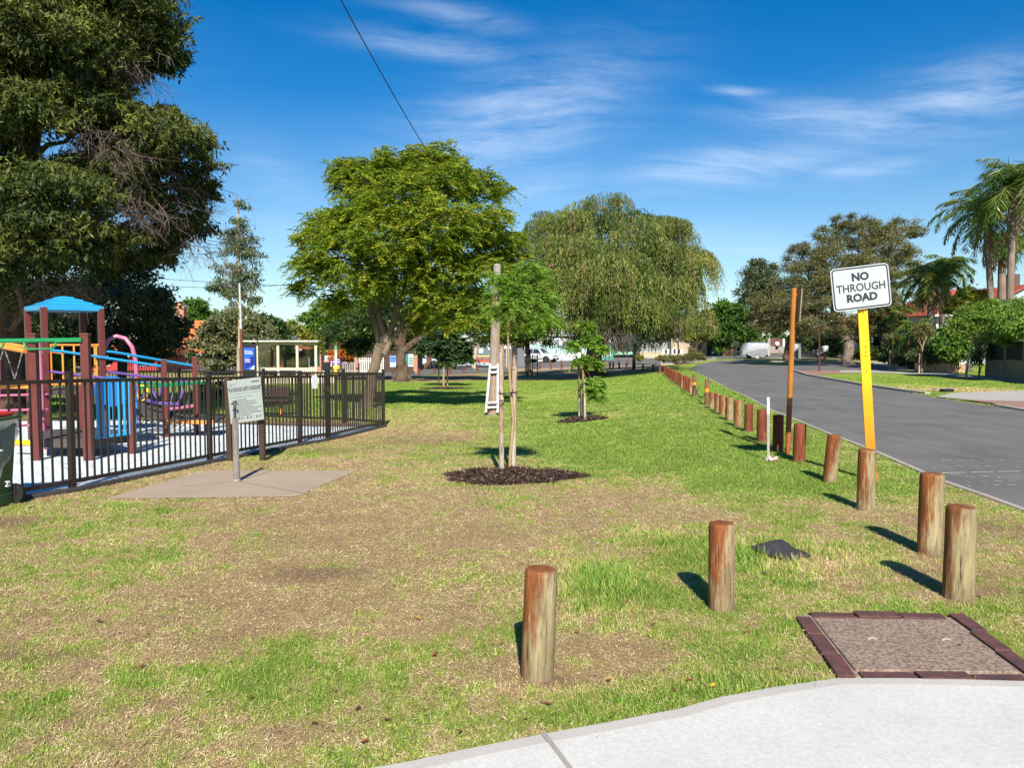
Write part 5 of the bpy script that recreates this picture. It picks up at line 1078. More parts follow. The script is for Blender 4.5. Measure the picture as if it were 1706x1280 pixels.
trk = [b_ - Vector((0, 0, .2)), b_ + Vector((0, 0, .3)), W(12, 560, 22), W(20, 430, 21.8), W(40, 300, 21.5), W(60, 150, 21), W(80, -60, 21)]
tb.tube(trk, [.62, .5, .42, .36, .3, .24, .15], 14, True, 0, .12)
C = [W(a[0], a[1], Yg + a[3]) for a in big]; R = [a[2] * kg for a in big]
for c, r_ in zip(C, R):
    f = min(trk[2:], key=lambda q: (q - c).length + max(0, q.z - c.z) * 1.5); limb(tb, f, c, .13, .03, 7, .1, .12, 8, rnd)
tb.build('trunk', BK_D, t, True); lv = Leaves(); subs = spray_leaves(lv, C, R, 1100, 27000, 9, .155, .034, 4)
crown_leaves(lv, C, [r_ * .62 for r_ in R], 600, 75000, .14, .05, .8, .5, .7, .2, 8, -.3)
cr = lv.build('crown', L_BIG, t)
twig_mass(t, [(150, 225, -2.0), (190, 245, -2.0), (170, 340, -1.8), (225, 330, -1.5), (180, 80, -1.4), (215, 105, -1.2), (300, 320, -.4), (330, 405, .5), (60, 470, -1.5), (110, 480, -1)], Yg, 40, 1.15, .009, 5)
# dark tree with its own trunk under it
tree('dark_tree', 'dark tree with straight trunk behind the climbing tower, yellowish on top', 'tree', (203, 655), 27, [(204, 640, 8), (204, 590, 7), (206, 540, 7), (205, 500, 5)],
     [(150, 480, 46), (210, 455, 42), (240, 500, 46, -1), (265, 545, 40), (170, 540, 40), (225, 560, 38, 1), (285, 575, 24), (130, 560, 36), (175, 590, 24), (250, 590, 26)], 190, 26000, .16, .07, L_GUM, BK_D, .4, .3, .7, .5, 11, vbias=-.2, twigs=70)
tree('dark_tree', 'dark dense tree behind the far left end of the playground', 'tree', (15, 668), 26, [(18, 650, 22), (16, 600, 18), (12, 560, 14)],
     [(20, 520, 55), (80, 560, 50), (-60, 560, 60), (120, 600, 36), (40, 600, 40, 2), (90, 520, 40), (-120, 540, 60), (-10, 610, 30, 2)], 160, 24000, .17, .075, L_DRK, BK_D, .4, .3, .75, .5, 12, twigs=40)
def bush(name, label, cat, pxs, Y, nleaf, L, Wd, lm, seed, nsub=80, group=None, base=None, droop=.3, shell=.5, subr=.3, vb=0):
    k = Y / F; cx_ = sum(a[0] for a in pxs) / len(pxs); b_ = gz((W(base or cx_, 600, Y).x, Y)); t = thing(name, label, cat, b_, group); lv = Leaves(); tb = MB(); rnd = random.Random(seed)
    C = [W(a[0], a[1], Y + (a[3] if len(a) > 3 else 0)) for a in pxs]; R = [a[2] * k for a in pxs]
    crown_leaves(lv, C, R, nsub, nleaf, L, Wd, droop, subr, .85, shell, seed, vb)
    for c in C: limb(tb, b_ + Vector((rnd.uniform(-.1, .1), 0, -.05)), c, .035 + .01 * k * 10, .012, 5, .08, .1, 4, rnd)
    tb.build('stems', BK_D, t, True); lv.build('foliage', lm, t); return t
bush('shrub', 'yellow-green shrub seen through the monkey bars at the left', 'shrub', [(40, 605, 24), (70, 600, 22), (100, 610, 24), (60, 630, 22)], 24, 5000, .13, .06, L_YEL, 21)
bush('shrub', 'small orange flowering shrub low behind the monkey bars', 'shrub', [(32, 622, 10), (28, 612, 7)], 23, 900, .1, .06, leafmat('red_flower', [(0, (.35, .03, .02)), (1, (.5, .08, .04))], .2), 22)
bush('hedge', 'dark clipped hedge behind the playground to the left of the bus shelter', 'hedge', [(370, 650, 16), (400, 652, 16), (430, 654, 15), (340, 652, 18), (455, 655, 14)], 30, 6000, .10, .06, L_DRK, 23)
# slender gum with sparse crown
tree('slender_gum', 'tall slender grey-green gum tree beside the thin lamp pole', 'tree', (398, 625), 46, [(400, 560, 3.2), (398, 450, 2.4), (397, 380, 1.5), (398, 330, .8)],
     [(397, 340, 13), (392, 370, 20), (402, 395, 24), (388, 410, 26), (412, 425, 22), (375, 390, 14), (405, 455, 26), (420, 465, 16), (365, 470, 18), (355, 478, 12), (385, 485, 24), (410, 490, 22), (372, 445, 14), (395, 515, 20), (425, 500, 10)], 110, 7000, .22, .065, L_GUM, BK_W, .8, .36, .8, .3, 13, fork=(399, 480), twigs=90, flare=1)
# big bush tree by the shelter
tree('bushy_tree', 'rounded olive green bushy tree left of the bus shelter', 'tree', (400, 632), 58, [(400, 615, 8), (398, 590, 6)],
     [(370, 550, 30), (400, 540, 32), (430, 555, 28), (345, 570, 26), (380, 580, 32), (415, 575, 32), (452, 560, 20), (335, 590, 18), (440, 590, 24), (365, 600, 22)], 170, 26000, .26, .13, L_GUM, BK_D, .3, .25, .8, .55, 14, twigs=20, vbias=.2)
tree('dark_tree', 'dark tree tight against the right side of the olive bushy tree', 'tree', (455, 625), 66, [(455, 600, 6), (455, 580, 5)], [(450, 545, 22), (462, 570, 22), (440, 530, 14), (470, 590, 16), (448, 590, 20)], 80, 11000, .28, .13, L_DRK, BK_D, .3, .3, .8, .5, 15, twigs=0)
tree('green_tree', 'bright green tree showing above the orange tiled roof', 'tree', (310, 610), 95, [(310, 590, 5), (310, 560, 4)], [(290, 518, 16), (315, 516, 18), (335, 515, 18), (350, 528, 14), (300, 535, 22), (330, 535, 22), (275, 528, 14), (285, 545, 20)], 70, 8000, .45, .22, L_MID, BK_D, seed=16, twigs=0)
tree('green_tree', 'yellow-green tree behind the right end of the bus shelter', 'tree', (530, 612), 82, [(530, 600, 4), (530, 575, 4)], [(520, 560, 22), (545, 550, 24), (555, 575, 20), (530, 580, 18), (575, 565, 20), (500, 548, 14)], 90, 10000, .36, .18, L_YEL, BK_D, seed=17, twigs=0)
tree('green_tree', 'far low tree line tree left of the power pole', 'tree', (475, 610), 115, [(475, 600, 4), (475, 570, 4)], [(470, 548, 14), (490, 545, 14), (455, 550, 12), (482, 560, 12)], 40, 3500, .5, .25, L_YEL, BK_D, seed=18, twigs=0)
tree('green_tree', 'feathery green tree between power pole and the large spreading tree', 'tree', (560, 612), 70, [(560, 590, 4), (560, 560, 4)], [(525, 525, 18), (548, 515, 24), (575, 520, 28), (540, 540, 20), (590, 545, 26), (600, 515, 20), (512, 530, 12)], 110, 12000, .30, .12, L_MID, BK_D, seed=19, twigs=30)
bush('bougainvillea', 'orange flowering bush above the picket fence right of the bus shelter', 'shrub', [(560, 592, 11), (572, 588, 13), (585, 592, 10), (552, 600, 7)], 60, 5000, .16, .12, L_ORA, 24)
# the large spreading tree
jac = [(600, 300, 46), (650, 290, 44, 1), (575, 285, 28), (700, 275, 42), (740, 265, 34, -.5), (735, 300, 50, -1), (790, 310, 40), (830, 320, 24, 1), (670, 330, 55, -2), (600, 350, 50, -1), (550, 375, 42), (520, 400, 34, 1), (575, 410, 52, -2), (650, 395, 60, -3), (730, 370, 62, -3), (800, 370, 50, -1.5), (830, 410, 40),
       (530, 445, 36, 0), (590, 465, 44, -2), (660, 455, 50, -3), (735, 445, 56, -3), (800, 450, 46, -2), (845, 460, 34, 0), (505, 440, 24, 1), (560, 505, 28, 0), (720, 500, 38, -2), (780, 505, 38, -1), (625, 500, 24, 2), (700, 520, 30, 1), (505, 480, 22, 1.5), (840, 500, 26, 1), (640, 265, 22), (760, 290, 26), (760, 535, 26, -1), (825, 540, 24, 0), (700, 545, 18, 0), (870, 480, 20, 1), (858, 425, 24), (862, 395, 18), (855, 530, 22), (690, 255, 16), (595, 280, 18)]
def jx(lv, root, C, R):
    pass
tree('spreading_tree', 'large spreading yellow-green tree with pale leaning forked trunk right of the playground', 'tree', (612, 676), 24.8, [(613, 668, 10.5), (622, 620, 8.6), (632, 580, 8.4), (639, 562, 7.5)], [(c[0], c[1], c[2], max(c[3] if len(c) > 3 else 0, -1.3 if c[1] > 400 else -2.2)) for c in jac], 1500, 30000, .10, .045, L_JAC, BK_G, .2, .2, .66, .5, 31, twigs=520, leaves_extra=lambda lv, s: feather(lv, s, 6, .50, np.random.default_rng(71), .042, .115, .45), fork=(641, 552), forks_=[(600, 460), (590, 430), (638, 450), (630, 410), (680, 450), (700, 410), (705, 480), (730, 450), (570, 390), (645, 440), (660, 360), (720, 340), (620, 340), (780, 400)], limb_r=.02, flare=1.35)
# visible main forks of that tree
def forks(root, Y, lines, mat):
    mb = MB()
    for ln in lines:
        pts = [W(x, y, Y + (q[0] if q else 0)) for x, y, r_, *q in ln]; n = 5; P_ = []; R_ = []
        for i in range(len(pts) - 1):
            for j in range(n): t_ = j / n; P_.append(pts[i].lerp(pts[i + 1], t_)); R_.append((ln[i][2] * (1 - t_) + ln[i + 1][2] * t_) * Y / F)
        P_.append(pts[-1]); R_.append(ln[-1][2] * Y / F); mb.tube(P_, R_, 10, True, 0, .1)
    return mb.build('limbs', mat, root, True)
root = bpy.data.objects['spreading_tree']
forks(root, 24.8, [[(636, 580, 7.2), (626, 545, 5.4), (616, 510, 4.7), (611, 495, 4.0), (600, 460, 2.9), (590, 430, 2.2)], [(640, 560, 6.5), (632, 530, 5.4), (628, 505, 4.7), (632, 480, 4.3), (638, 450, 3.2), (630, 410, 2.2)], [(642, 570, 6.5), (655, 540, 5.8), (662, 515, 5.0), (672, 490, 4.3), (680, 450, 2.9), (700, 410, 2.2)],
                    [(640, 590, 6.1), (652, 565, 5.0), (668, 545, 4.3), (690, 510, 3.6), (705, 480, 2.9), (730, 450, 2.2)], [(632, 480, 3.6), (600, 420, 2.2), (570, 390, 1.7), (545, 375, 1.2)], [(662, 515, 3.6), (640, 470, 2.4), (645, 440, 1.9)]], BK_G)
# dark fig-like tree behind it
tree('dark_tree', 'dark spreading tree with mottled flared trunk behind the large yellow-green tree', 'tree', (668, 638), 47, [(668, 628, 10), (668, 600, 8), (668, 575, 8), (672, 550, 8), (680, 525, 6)],
     [(600, 540, 34), (640, 530, 36), (590, 575, 24, 2), (700, 520, 40, 2), (740, 530, 40), (780, 520, 40, 2), (620, 570, 24, 3), (700, 560, 26, 3), (560, 550, 26), (820, 530, 34, 1), (850, 520, 30), (740, 560, 24), (800, 552, 26), (705, 580, 16), (835, 548, 28), (770, 540, 30), (640, 490, 40), (720, 480, 40), (850, 555, 22)], 300, 42000, .20, .10, L_DRK, BK_R, .3, .28, .7, .5, 33, twigs=120, flare=1.5)
forks(bpy.data.objects['dark_tree.003'] if 'dark_tree.003' in bpy.data.objects else root, 47, [[(672, 585, 7), (690, 570, 5.5), (712, 556, 4.5), (745, 540, 3)], [(668, 580, 7), (655, 560, 5), (640, 545, 4)], [(655, 632, 4), (662, 622, 6), (668, 605, 7)], [(684, 632, 4), (676, 622, 6), (670, 605, 7)]], BK_R)
tree('green_tree', 'mid green tree behind the white sedan', 'tree', (700, 618), 72, [(715, 605, 4), (715, 590, 4)], [(700, 570, 18), (720, 565, 22), (740, 585, 20), (760, 580, 20), (745, 600, 14), (690, 560, 16), (775, 600, 12)], 80, 11000, .28, .14, L_MID, BK_D, seed=34, twigs=0, vbias=-.1)
tree('gum_tree', 'pale smooth-trunked street tree in front of the mural wall', 'tree', (789, 613), 74, [(790, 605, 3.6), (793, 575, 3.2), (798, 545, 2.8), (803, 520, 2)], [(790, 520, 26), (815, 515, 26), (775, 540, 18), (812, 545, 14), (795, 495, 24)], 80, 9000, .3, .12, L_GUM, BK_W, .5, .3, .8, .5, 35, twigs=20, flare=1.2)
tree('street_tree', 'tree with dark red-brown trunk standing left of the white four wheel drive', 'tree', (880, 617), 58, [(880, 608, 4.6), (880, 590, 4), (878, 570, 4)], [(850, 550, 24), (880, 545, 26), (900, 560, 20), (865, 565, 16), (890, 530, 22)], 60, 8000, .24, .1, L_WIL, BK_R, .8, .3, .8, .5, 36, twigs=20)
# willow
Yw = 50; kw = Yw / F; b_ = gz((W(988, 600, Yw).x, Yw)); t = thing('willow_tree', 'large weeping willow-like tree with hanging olive green strands behind the lawn', 'tree', b_); tb = MB(); rnd = random.Random(9)
wl = [(935, 400, 48), (985, 385, 52, 1), (1040, 372, 50), (1090, 400, 46), (1125, 430, 46), (1140, 460, 32, 1), (935, 450, 55, -2), (990, 440, 60, -4), (1050, 430, 62, -4), (1105, 470, 56, -3), (900, 485, 36, -1), (960, 500, 62, -5), (1030, 495, 66, -6), (1095, 515, 56, -4), (1145, 495, 28, -1),
      (880, 530, 34, -2), (925, 545, 46, -4), (985, 545, 52, -6), (1045, 545, 54, -6), (1105, 545, 44, -4), (1140, 535, 28, 0), (1030, 350, 26, 1), (905, 370, 26, 2), (960, 360, 24), (1085, 370, 24), (870, 545, 24, 0)]
C = [W(a[0], a[1], Yw + (a[3] if len(a) > 3 else 0)) for a in wl]; R = np.array([a[2] * kw for a in wl])
trk = [b_ - Vector((0, 0, .3)), b_ + Vector((0, 0, .2)), W(988, 600, Yw), W(992, 575, Yw), W(996, 545, Yw), W(1000, 500, Yw), W(1005, 450, Yw)]
tb.tube(trk, [.95, .72, .52, .46, .46, .34, .2], 14, True, 0, .14)
tb.tube([W(990, 590, Yw), W(975, 560, Yw - 1), W(960, 535, Yw - 2), W(930, 500, Yw - 3)], [.3, .26, .22, .12], 9, True, 0, .12); tb.tube([W(994, 585, Yw), W(1010, 560, Yw), W(1040, 535, Yw - 1), W(1080, 500, Yw - 2)], [.3, .26, .2, .1], 9, True, 0, .12)
for dx in (-18, -9, 8, 20): tb.tube([gz(W(988 + dx * 1.4, 628, Yw - .5)) - Vector((0, 0, .1)), W(988 + dx * .5, 620, Yw - .2), W(988, 600, Yw)], [.14, .22, .25], 7, True, 0, .1)
for c, r_ in zip(C, R): limb(tb, min(trk[4:], key=lambda q: (q - c).length), c, .14, .03, 6, .12, .1, 7, rnd)
tb.build('trunk', BK_D, t, True); lv = Leaves(); r = np.random.default_rng(17); Ca = np.array([tuple(c) for c in C]); Ra = np.array(R); wt = Ra ** 2 / (Ra ** 2).sum()
nu = 104; ui = r.choice(len(Ca), nu, p=wt); ud = rdir(nu, r); ud[:, 2] = np.where(ud[:, 2] < -.35, -ud[:, 2], ud[:, 2]); ud[:, 1] = np.where(r.random(nu) < .75, -abs(ud[:, 1]), ud[:, 1]); UC = Ca[ui] + ud * (Ra[ui] * (.80 + .38 * r.random(nu)))[:, None] * [1, 1, .85]; UR = .7 + 1.0 * r.random(nu); uv_ = r.random(nu)
ns = 8600; ci = r.integers(0, nu, ns); th = r.random(ns) * 6.283; rr = np.sqrt(r.random(ns)) ** .7; d = np.stack([np.cos(th), np.sin(th), 0 * th], 1) * (.4 + .6 * rr[:, None]); S_ = UC[ci] + np.stack([np.cos(th) * rr * UR[ci], np.sin(th) * rr * UR[ci], .55 * UR[ci] * np.sqrt(np.maximum(0, 1 - rr ** 2))], 1)
zb = W(1000, 549, Yw).z; Ls = (.40 + .85 * r.random(ns)) * (.5 + UR[ci]) ; Ls = np.minimum(Ls, np.maximum(.25, S_[:, 2] - (zb + .9 * r.random(ns) - .4))); sv = np.clip(.35 * r.random(ns) + .65 * uv_[ci], 0, 1); dead = r.random(ns) < .08
nl = 18; tt = np.linspace(0, 1, nl); out_ = d * [1, 1, 0] * .22
P_ = (S_[:, None, :] + (out_[:, None, :] * (tt * (2 - tt))[None, :, None]) * Ls[:, None, None] - np.array([0, 0, 1.])[None, None] * (tt ** 1.25)[None, :, None] * Ls[:, None, None]).reshape(-1, 3) + r.normal(size=(ns * nl, 3)) * .035
n = len(P_); D = r.normal(size=(n, 3)) * .42 + [0, 0, -1.0] + np.repeat(out_, nl, 0); val = np.clip(np.repeat(sv, nl) * .75 + .3 * r.random(n) - .05, 0, .9); val = np.where(np.repeat(dead, nl), 1.0, val)
crown_leaves(lv, C, R * .86, 520, 60000, .2, .05, 2.2, .3, .9, .2, 19, -.42); lv.add(P_, D, .17 + .12 * r.random(n), .030 + .02 * r.random(n), val, rdir(n, r), .4); lv.build('crown', L_WIL, t)  # inner leaves coloured darker to put shade into the crown's hollows
twig_mass(t, [(1000, 520, -7), (1015, 530, -7), (1040, 410, -4), (1085, 440, -4), (900, 440, -2), (960, 490, -5), (1010, 545, -7), (1110, 530, -5)], Yw, 34, 2.2, .022, 6, (0.1, -.4, -.6))
# ---- right side
tree('green_tree', 'broad dark green tree beyond the traffic island', 'tree', (1212, 600), 88, [(1213, 590, 2.6), (1213, 565, 2.4)], [(1185, 530, 18), (1205, 515, 20), (1225, 525, 22), (1190, 555, 20), (1215, 550, 24), (1240, 550, 18), (1175, 550, 12), (1235, 565, 14), (1200, 570, 14), (1255, 565, 10)], 120, 15000, .38, .2, L_MID, BK_D, seed=41, twigs=20, vbias=-.18)
tree('pine_tree', 'dense grey-green pine-like tree left behind the paperbark', 'tree', (1268, 595), 100, [(1268, 580, 3), (1266, 540, 3), (1266, 450, 2), (1266, 430, 1)], [(1265, 440, 12), (1250, 460, 18), (1278, 455, 18), (1262, 475, 26), (1242, 490, 18), (1285, 485, 22), (1255, 510, 26), (1280, 515, 24), (1262, 535, 22), (1290, 440, 8), (1252, 440, 7)], 150, 16000, .42, .12, L_GUM, BK_D, .1, .3, .8, .5, 42, twigs=20, vbias=-.1)
pap = [(1265, 505, 24), (1290, 520, 34), (1260, 535, 20), (1310, 480, 34), (1335, 440, 36), (1330, 415, 20), (1370, 410, 34, -1), (1365, 460, 46, -3), (1330, 500, 40, -3), (1300, 540, 30, -2), (1400, 430, 46, -3), (1410, 390, 30), (1440, 395, 38), (1440, 375, 24, 1), (1470, 385, 30), (1480, 415, 40, -1), (1505, 380, 28, 1), (1525, 385, 20, 2), (1450, 450, 46, -3),
       (1395, 490, 44, -4), (1360, 530, 40, -4), (1400, 540, 30, -4), (1490, 460, 40), (1445, 500, 44, -2), (1500, 500, 34), (1450, 540, 30, -1), (1340, 560, 20, -3), (1395, 372, 18), (1500, 430, 34, 1), (1425, 362, 14), (1370, 385, 14), (1480, 545, 28)]
Yq = 58
tree('paperbark_tree', 'broad olive-brown paperbark tree with pale flaring trunk across the road', 'tree', (1413, 610), Yq, [(1412, 603, 9.5), (1414, 580, 8), (1415, 560, 8.5), (1414, 540, 9)], pap, 700, 120000, .17, .05, L_PAP, BK_P, .0, .20, .62, .5, 43, twigs=420, fork=(1414, 535), forks_=[(1385, 490), (1455, 480), (1360, 520), (1470, 520), (1400, 460), (1430, 450), (1350, 470)], limb_r=.06, flare=1.35)
forks(bpy.data.objects['paperbark_tree'], Yq, [[(1410, 565, 9), (1400, 540, 7), (1390, 515, 6), (1385, 490, 4)], [(1418, 565, 9), (1425, 540, 8), (1440, 515, 6), (1455, 480, 4)], [(1405, 560, 6), (1395, 545, 5), (1380, 538, 4), (1360, 520, 3)], [(1425, 555, 6), (1445, 540, 5), (1470, 520, 4)]], BK_P)
tree('gum_tree', 'tree with leaning grey trunk in front of the driveway gates, left of the orange-brown pole', 'tree', (1318, 602), 68, [(1310, 595, 6.5), (1315, 575, 6), (1322, 555, 6), (1325, 530, 5)], [(1310, 520, 34), (1340, 530, 30), (1285, 535, 26), (1335, 548, 18)], 110, 14000, .22, .06, L_PAP, BK_D, .1, .28, .7, .5, 44, twigs=50)
tree('street_tree', 'dark shade tree behind the maroon pole', 'tree', (1480, 600), 72, [(1465, 590, 4), (1465, 565, 4)], [(1450, 560, 26), (1490, 555, 30), (1475, 580, 24), (1380, 565, 24), (1350, 570, 14), (1515, 570, 24), (1400, 560, 20, 3)], 120, 15000, .26, .13, L_DRK, BK_D, seed=45, twigs=10)
# palms
L_PAL = leafmat('palm_leaflet', [(0, (.03, .07, .012)), (.5, (.08, .15, .022)), (.85, (.17, .22, .035)), (1, (.34, .24, .07))], .3, .35); L_DED = leafmat('dead_frond', [(0, (.12, .075, .04)), (1, (.32, .22, .13))], .1, .8)
BK_PM = bark('palm_trunk', (.26, .20, .16), (.20, .15, .12), (.33, .27, .22), 9)
def palm(name, label, basepx, Y, tr, crown, fl, nf, seed, skirt=0, droop=1.0, tw=9, lw=.03, up=1.0):
    b_ = gz((W(basepx, 600, Y).x, Y)); t = thing(name, label, 'palm tree', b_, 'palm trees'); k = Y / F; r = np.random.default_rng(seed); tb = MB(); c = W(*crown, Y)
    pts = [b_ - Vector((0, 0, .2))] + [W(x, y, Y) for x, y in tr] + [c]; P_ = resample(pts, 26); tb.tube(P_, [tw * k / 2 * (1.25 - .4 * i / 25) * (1 + .05 * (i % 2)) for i in range(26)], 12, True, 0, .04); tb.build('trunk', BK_PM, t, True)
    lv = Leaves(); mb = MB(); dl = Leaves()
    for i in range(nf):
        az = i * 2.39996 + r.random() * .5; e = 1.4 - 1.9 * ((i + .5) / nf) ** 1.1 * up; L_ = fl * (.8 + .35 * r.random()) * (.75 if e > .9 else 1); h = np.array([math.cos(az), math.sin(az), 0]); P0 = np.array(tuple(c)); m_ = 26; ang = e; pts = [P0]; dirs = []
        for j in range(m_): ang -= (droop * 1.9 / m_) * (.5 + j / m_) * (1 if ang > -1.35 else 0); dv = h * math.cos(ang) + np.array([0, 0, math.sin(ang)]); dirs.append(dv); pts.append(pts[-1] + dv * L_ / m_)
        pts = np.array(pts[1:]); dirs = np.array(dirs); mb.tube([Vector(q) for q in pts[::5]], [.03, .024, .018, .012, .008, .006][:len(pts[::5])], 4, False)
        sv = r.random(); side = np.cross(h, [0, 0, 1.])
        for sg in (-1, 1):
            for rep in range(2):
                tt = np.linspace(0, 1, m_); ll = fl * .30 * np.sin(np.pi * np.clip(tt * .9 + .12, 0, 1)) ** .6 * (.8 + .4 * r.random(m_)); D = side * sg * .9 + dirs * .55 + np.array([0, 0, -.75]) * (.5 + .6 * r.random((m_, 1))) + r.normal(size=(m_, 3)) * .18
                lv.add(pts + r.normal(size=(m_, 3)) * .02, D, ll, lw, np.clip(.45 * sv + .5 * r.random(m_) + .1, 0, .97), rdir(m_, r), .3)
    for i in range(skirt):
        az = r.random() * 6.283; h = np.array([math.cos(az), math.sin(az), 0]); m_ = 20; tt = np.linspace(0, 1, m_)[:, None]; L_ = fl * .75 * (.7 + .5 * r.random()); pts = np.array(tuple(c)) + h * (.15 + .3 * np.sqrt(tt)) - np.array([0, 0, 1.]) * tt * L_
        for rep in range(3): dl.add(pts, r.normal(size=(m_, 3)) * .35 + [0, 0, -1], fl * .2, lw * 1.1, r.random(m_), rdir(m_, r))
    mb.build('frond_stalks', BK_PM if False else M('frond_stalk', (.16, .20, .05), None, .6, bmp=0), t); lv.build('fronds', L_PAL, t)
    if skirt: dl.build('dead_fronds', L_DED, t)
    return t
palm('palm_tree', 'tall queen palm with arching fronds and grey trunk, the left one above the red roof', 1648, 44, [(1652, 560), (1650, 480), (1645, 400)], (1641, 352), 3.1, 30, 51, 5, .98, 9.5, .05)
palm('palm_tree', 'tallest queen palm at the right edge of the view above the red roof', 1682, 40, [(1682, 560), (1683, 480), (1686, 400), (1691, 340)], (1694, 305), 3.3, 32, 52, 5, .95, 10, .05)
palm('palm_tree', 'queen palm just outside the right edge with fronds hanging into view', 1735, 46, [(1735, 480)], (1735, 390), 3.0, 22, 53, 4, .95, 9, .05)
palm('palm_tree', 'slim palm with hanging dead skirt between the two tall queen palms', 1668, 52, [(1668, 560), (1669, 480)], (1669, 400), 2.2, 16, 54, 16, 1.2, 12, .05)
palm('palm_tree', 'shorter palm with bushy crown and brown dead fronds right of the paperbark', 1550, 46, [(1550, 580), (1551, 520)], (1549, 462), 2.2, 26, 55, 22, .95, 11, .05)
palm('palm_tree', 'shorter dark-trunked palm between the bushy palm and the tall queen palms', 1570, 50, [(1568, 580), (1570, 500)], (1580, 445), 2.4, 20, 56, 6, 1.05, 8, .05)
palm('palm_tree', 'low pale-trunked palm under the paperbark canopy', 1486, 56, [(1481, 575), (1484, 545)], (1486, 520), 1.7, 16, 57, 8, 1.2, 9, .05)
palm('palm_tree', 'low bushy palm in the dark garden behind the staked saplings', 1530, 44, [(1528, 575)], (1526, 548), 1.5, 22, 58, 8, 1.1, 8, .05)
# round-headed small tree on the verge
tree('small_tree', 'small round-headed green tree with leaning pale trunk on the verge across the road', 'tree', (1609, 628), 36, [(1611, 610, 2.0), (1617, 585, 1.8), (1622, 560, 1.5)],
     [(1625, 530, 26), (1600, 545, 20), (1655, 525, 30), (1690, 530, 34, -2.5), (1640, 550, 20), (1675, 552, 26, -2), (1720, 540, 34, -4), (1650, 508, 18), (1700, 512, 20), (1612, 520, 16), (1590, 560, 10)], 190, 24000, .15, .06, L_MID, BK_W, .5, .3, .7, .4, 60, twigs=150, fork=(1620, 562), flare=1.2, vbias=.3)
for i, (px, pb, pt, sp_, lab, lab2) in enumerate([(1487, 618, 560, 4.5, 'left staked sapling with sparse crown on the verge across the road', 'stake of the left sapling across the road'), (1536, 622, 545, 4.5, 'right staked sapling with bare branching top on the verge across the road', 'stake of the right sapling across the road')]):
    Yv = G(px, pb).y; tree('sapling', lab, 'tree', (px, pb), Yv, [(px, pb - 25, 1.2), (px + 1, pb - 42, 1)], [(px - 6, pt + 8, 8), (px + 8, pt + 4, 9), (px, pt - 2, 7), (px - 12, pt + 2, 5), (px + 14, pt + 12, 5)], 40, 900 if i else 1600, .16, .06, L_PAP, BKT, .3, .3, .8, .5, 61 + i, twigs=40)
    for dx, h in ((-5, 34), (4.5, 38)):
        p = G(px + dx, pb + (.5 if dx < 0 else -.5)); kk = p.y / F; mb = MB(); mb.tube([p - Vector((0, 0, .1)), p + Vector((0, 0, h * kk))], 1.3 * kk, 8); tag(mb.build('sapling_stake', STK, None, True, origin=p), ('left ' if dx < 0 else 'right ') + lab2, 'stake', 'stakes across the road')
tree('garden_tree', 'scrappy yellow-green garden tree in front of the red tiled roof', 'tree', (1590, 615), 50, [(1592, 590, 2), (1595, 540, 1.8), (1598, 510, 1.5)], [(1590, 500, 14), (1608, 488, 14), (1625, 498, 14), (1640, 488, 10), (1615, 508, 14), (1598, 520, 16), (1630, 512, 10), (1580, 515, 12)], 90, 7000, .2, .08, L_YEL, BK_W, .3, .3, .7, .35, 90, twigs=60, vbias=-.1)
# garden planting along the right side
for i, (nm, lab, sp_, Y, n, L_, w_, lm) in enumerate([
    ('shrub', 'large glossy green shrub left of the round-headed small tree', [(1590, 560, 22), (1575, 575, 20), (1600, 580, 22), (1610, 560, 18), (1585, 590, 14)], 41, 7000, .2, .1, L_MID),
    ('shrub', 'grey-green spiky shrub behind the right staked sapling', [(1530, 590, 14), (1550, 580, 18), (1562, 590, 14), (1545, 600, 10)], 43, 4000, .28, .035, L_GUM),
    ('shrub', 'dark shrub mass under the short palms', [(1500, 580, 20), (1520, 590, 20), (1485, 590, 16), (1540, 570, 20), (1560, 565, 20)], 48, 8000, .2, .1, L_DRK),
    ('shrub', 'pale woody shrub beside the garden wall at the right', [(1632, 590, 12), (1640, 575, 12), (1628, 602, 9)], 38, 1800, .14, .05, L_GUM),
    ('hedge', 'dark green hedge behind the low stone wall', [(1500, 600, 10), (1525, 603, 10), (1552, 602, 10), (1585, 602, 10)], 45, 4500, .14, .07, L_DRK),
    ('shrub', 'dark garden shrubs behind the maroon pole', [(1385, 585, 10), (1400, 578, 12), (1440, 585, 14), (1465, 588, 14)], 70, 5000, .25, .12, L_DRK),
    ('shrub', 'green clipped bush in front of the far white fence', [(1238, 578, 8), (1246, 580, 7), (1230, 581, 6)], 92, 2500, .2, .12, L_MID)]):
    bush(nm, lab, 'hedge' if nm == 'hedge' else 'shrub', sp_, Y, n, L_, w_, lm, 70 + i)
bush('island_shrub', 'long low olive shrub planting on the traffic island', 'shrub', [(1098, 597, 5), (1108, 597, 6), (1120, 598, 6), (1132, 597, 6), (1142, 596, 6), (1153, 592, 9), (1151, 585, 6), (1163, 593, 7), (1172, 595, 5)], 62, 11000, .13, .05, L_PAP, 81, 140, vb=.15)
bush('shrub', 'small round green bush beyond the dark bollards', 'shrub', [(1066, 596, 5.5)], 66, 900, .14, .08, L_YEL, 82)
bush('shrub', 'yellowing leafy tree top over the cream rendered wall', 'shrub', [(1150, 555, 12), (1170, 548, 14), (1185, 552, 10), (1160, 565, 9), (1140, 562, 9)], 84, 5000, .28, .14, L_YEL, 83)
bush('shrub', 'shaggy dry brown tuft beside the far street', 'shrub', [(1212, 583, 4.5), (1210, 588, 4), (1214, 589, 3.5)], 88, 900, .5, .06, L_DED, 84)
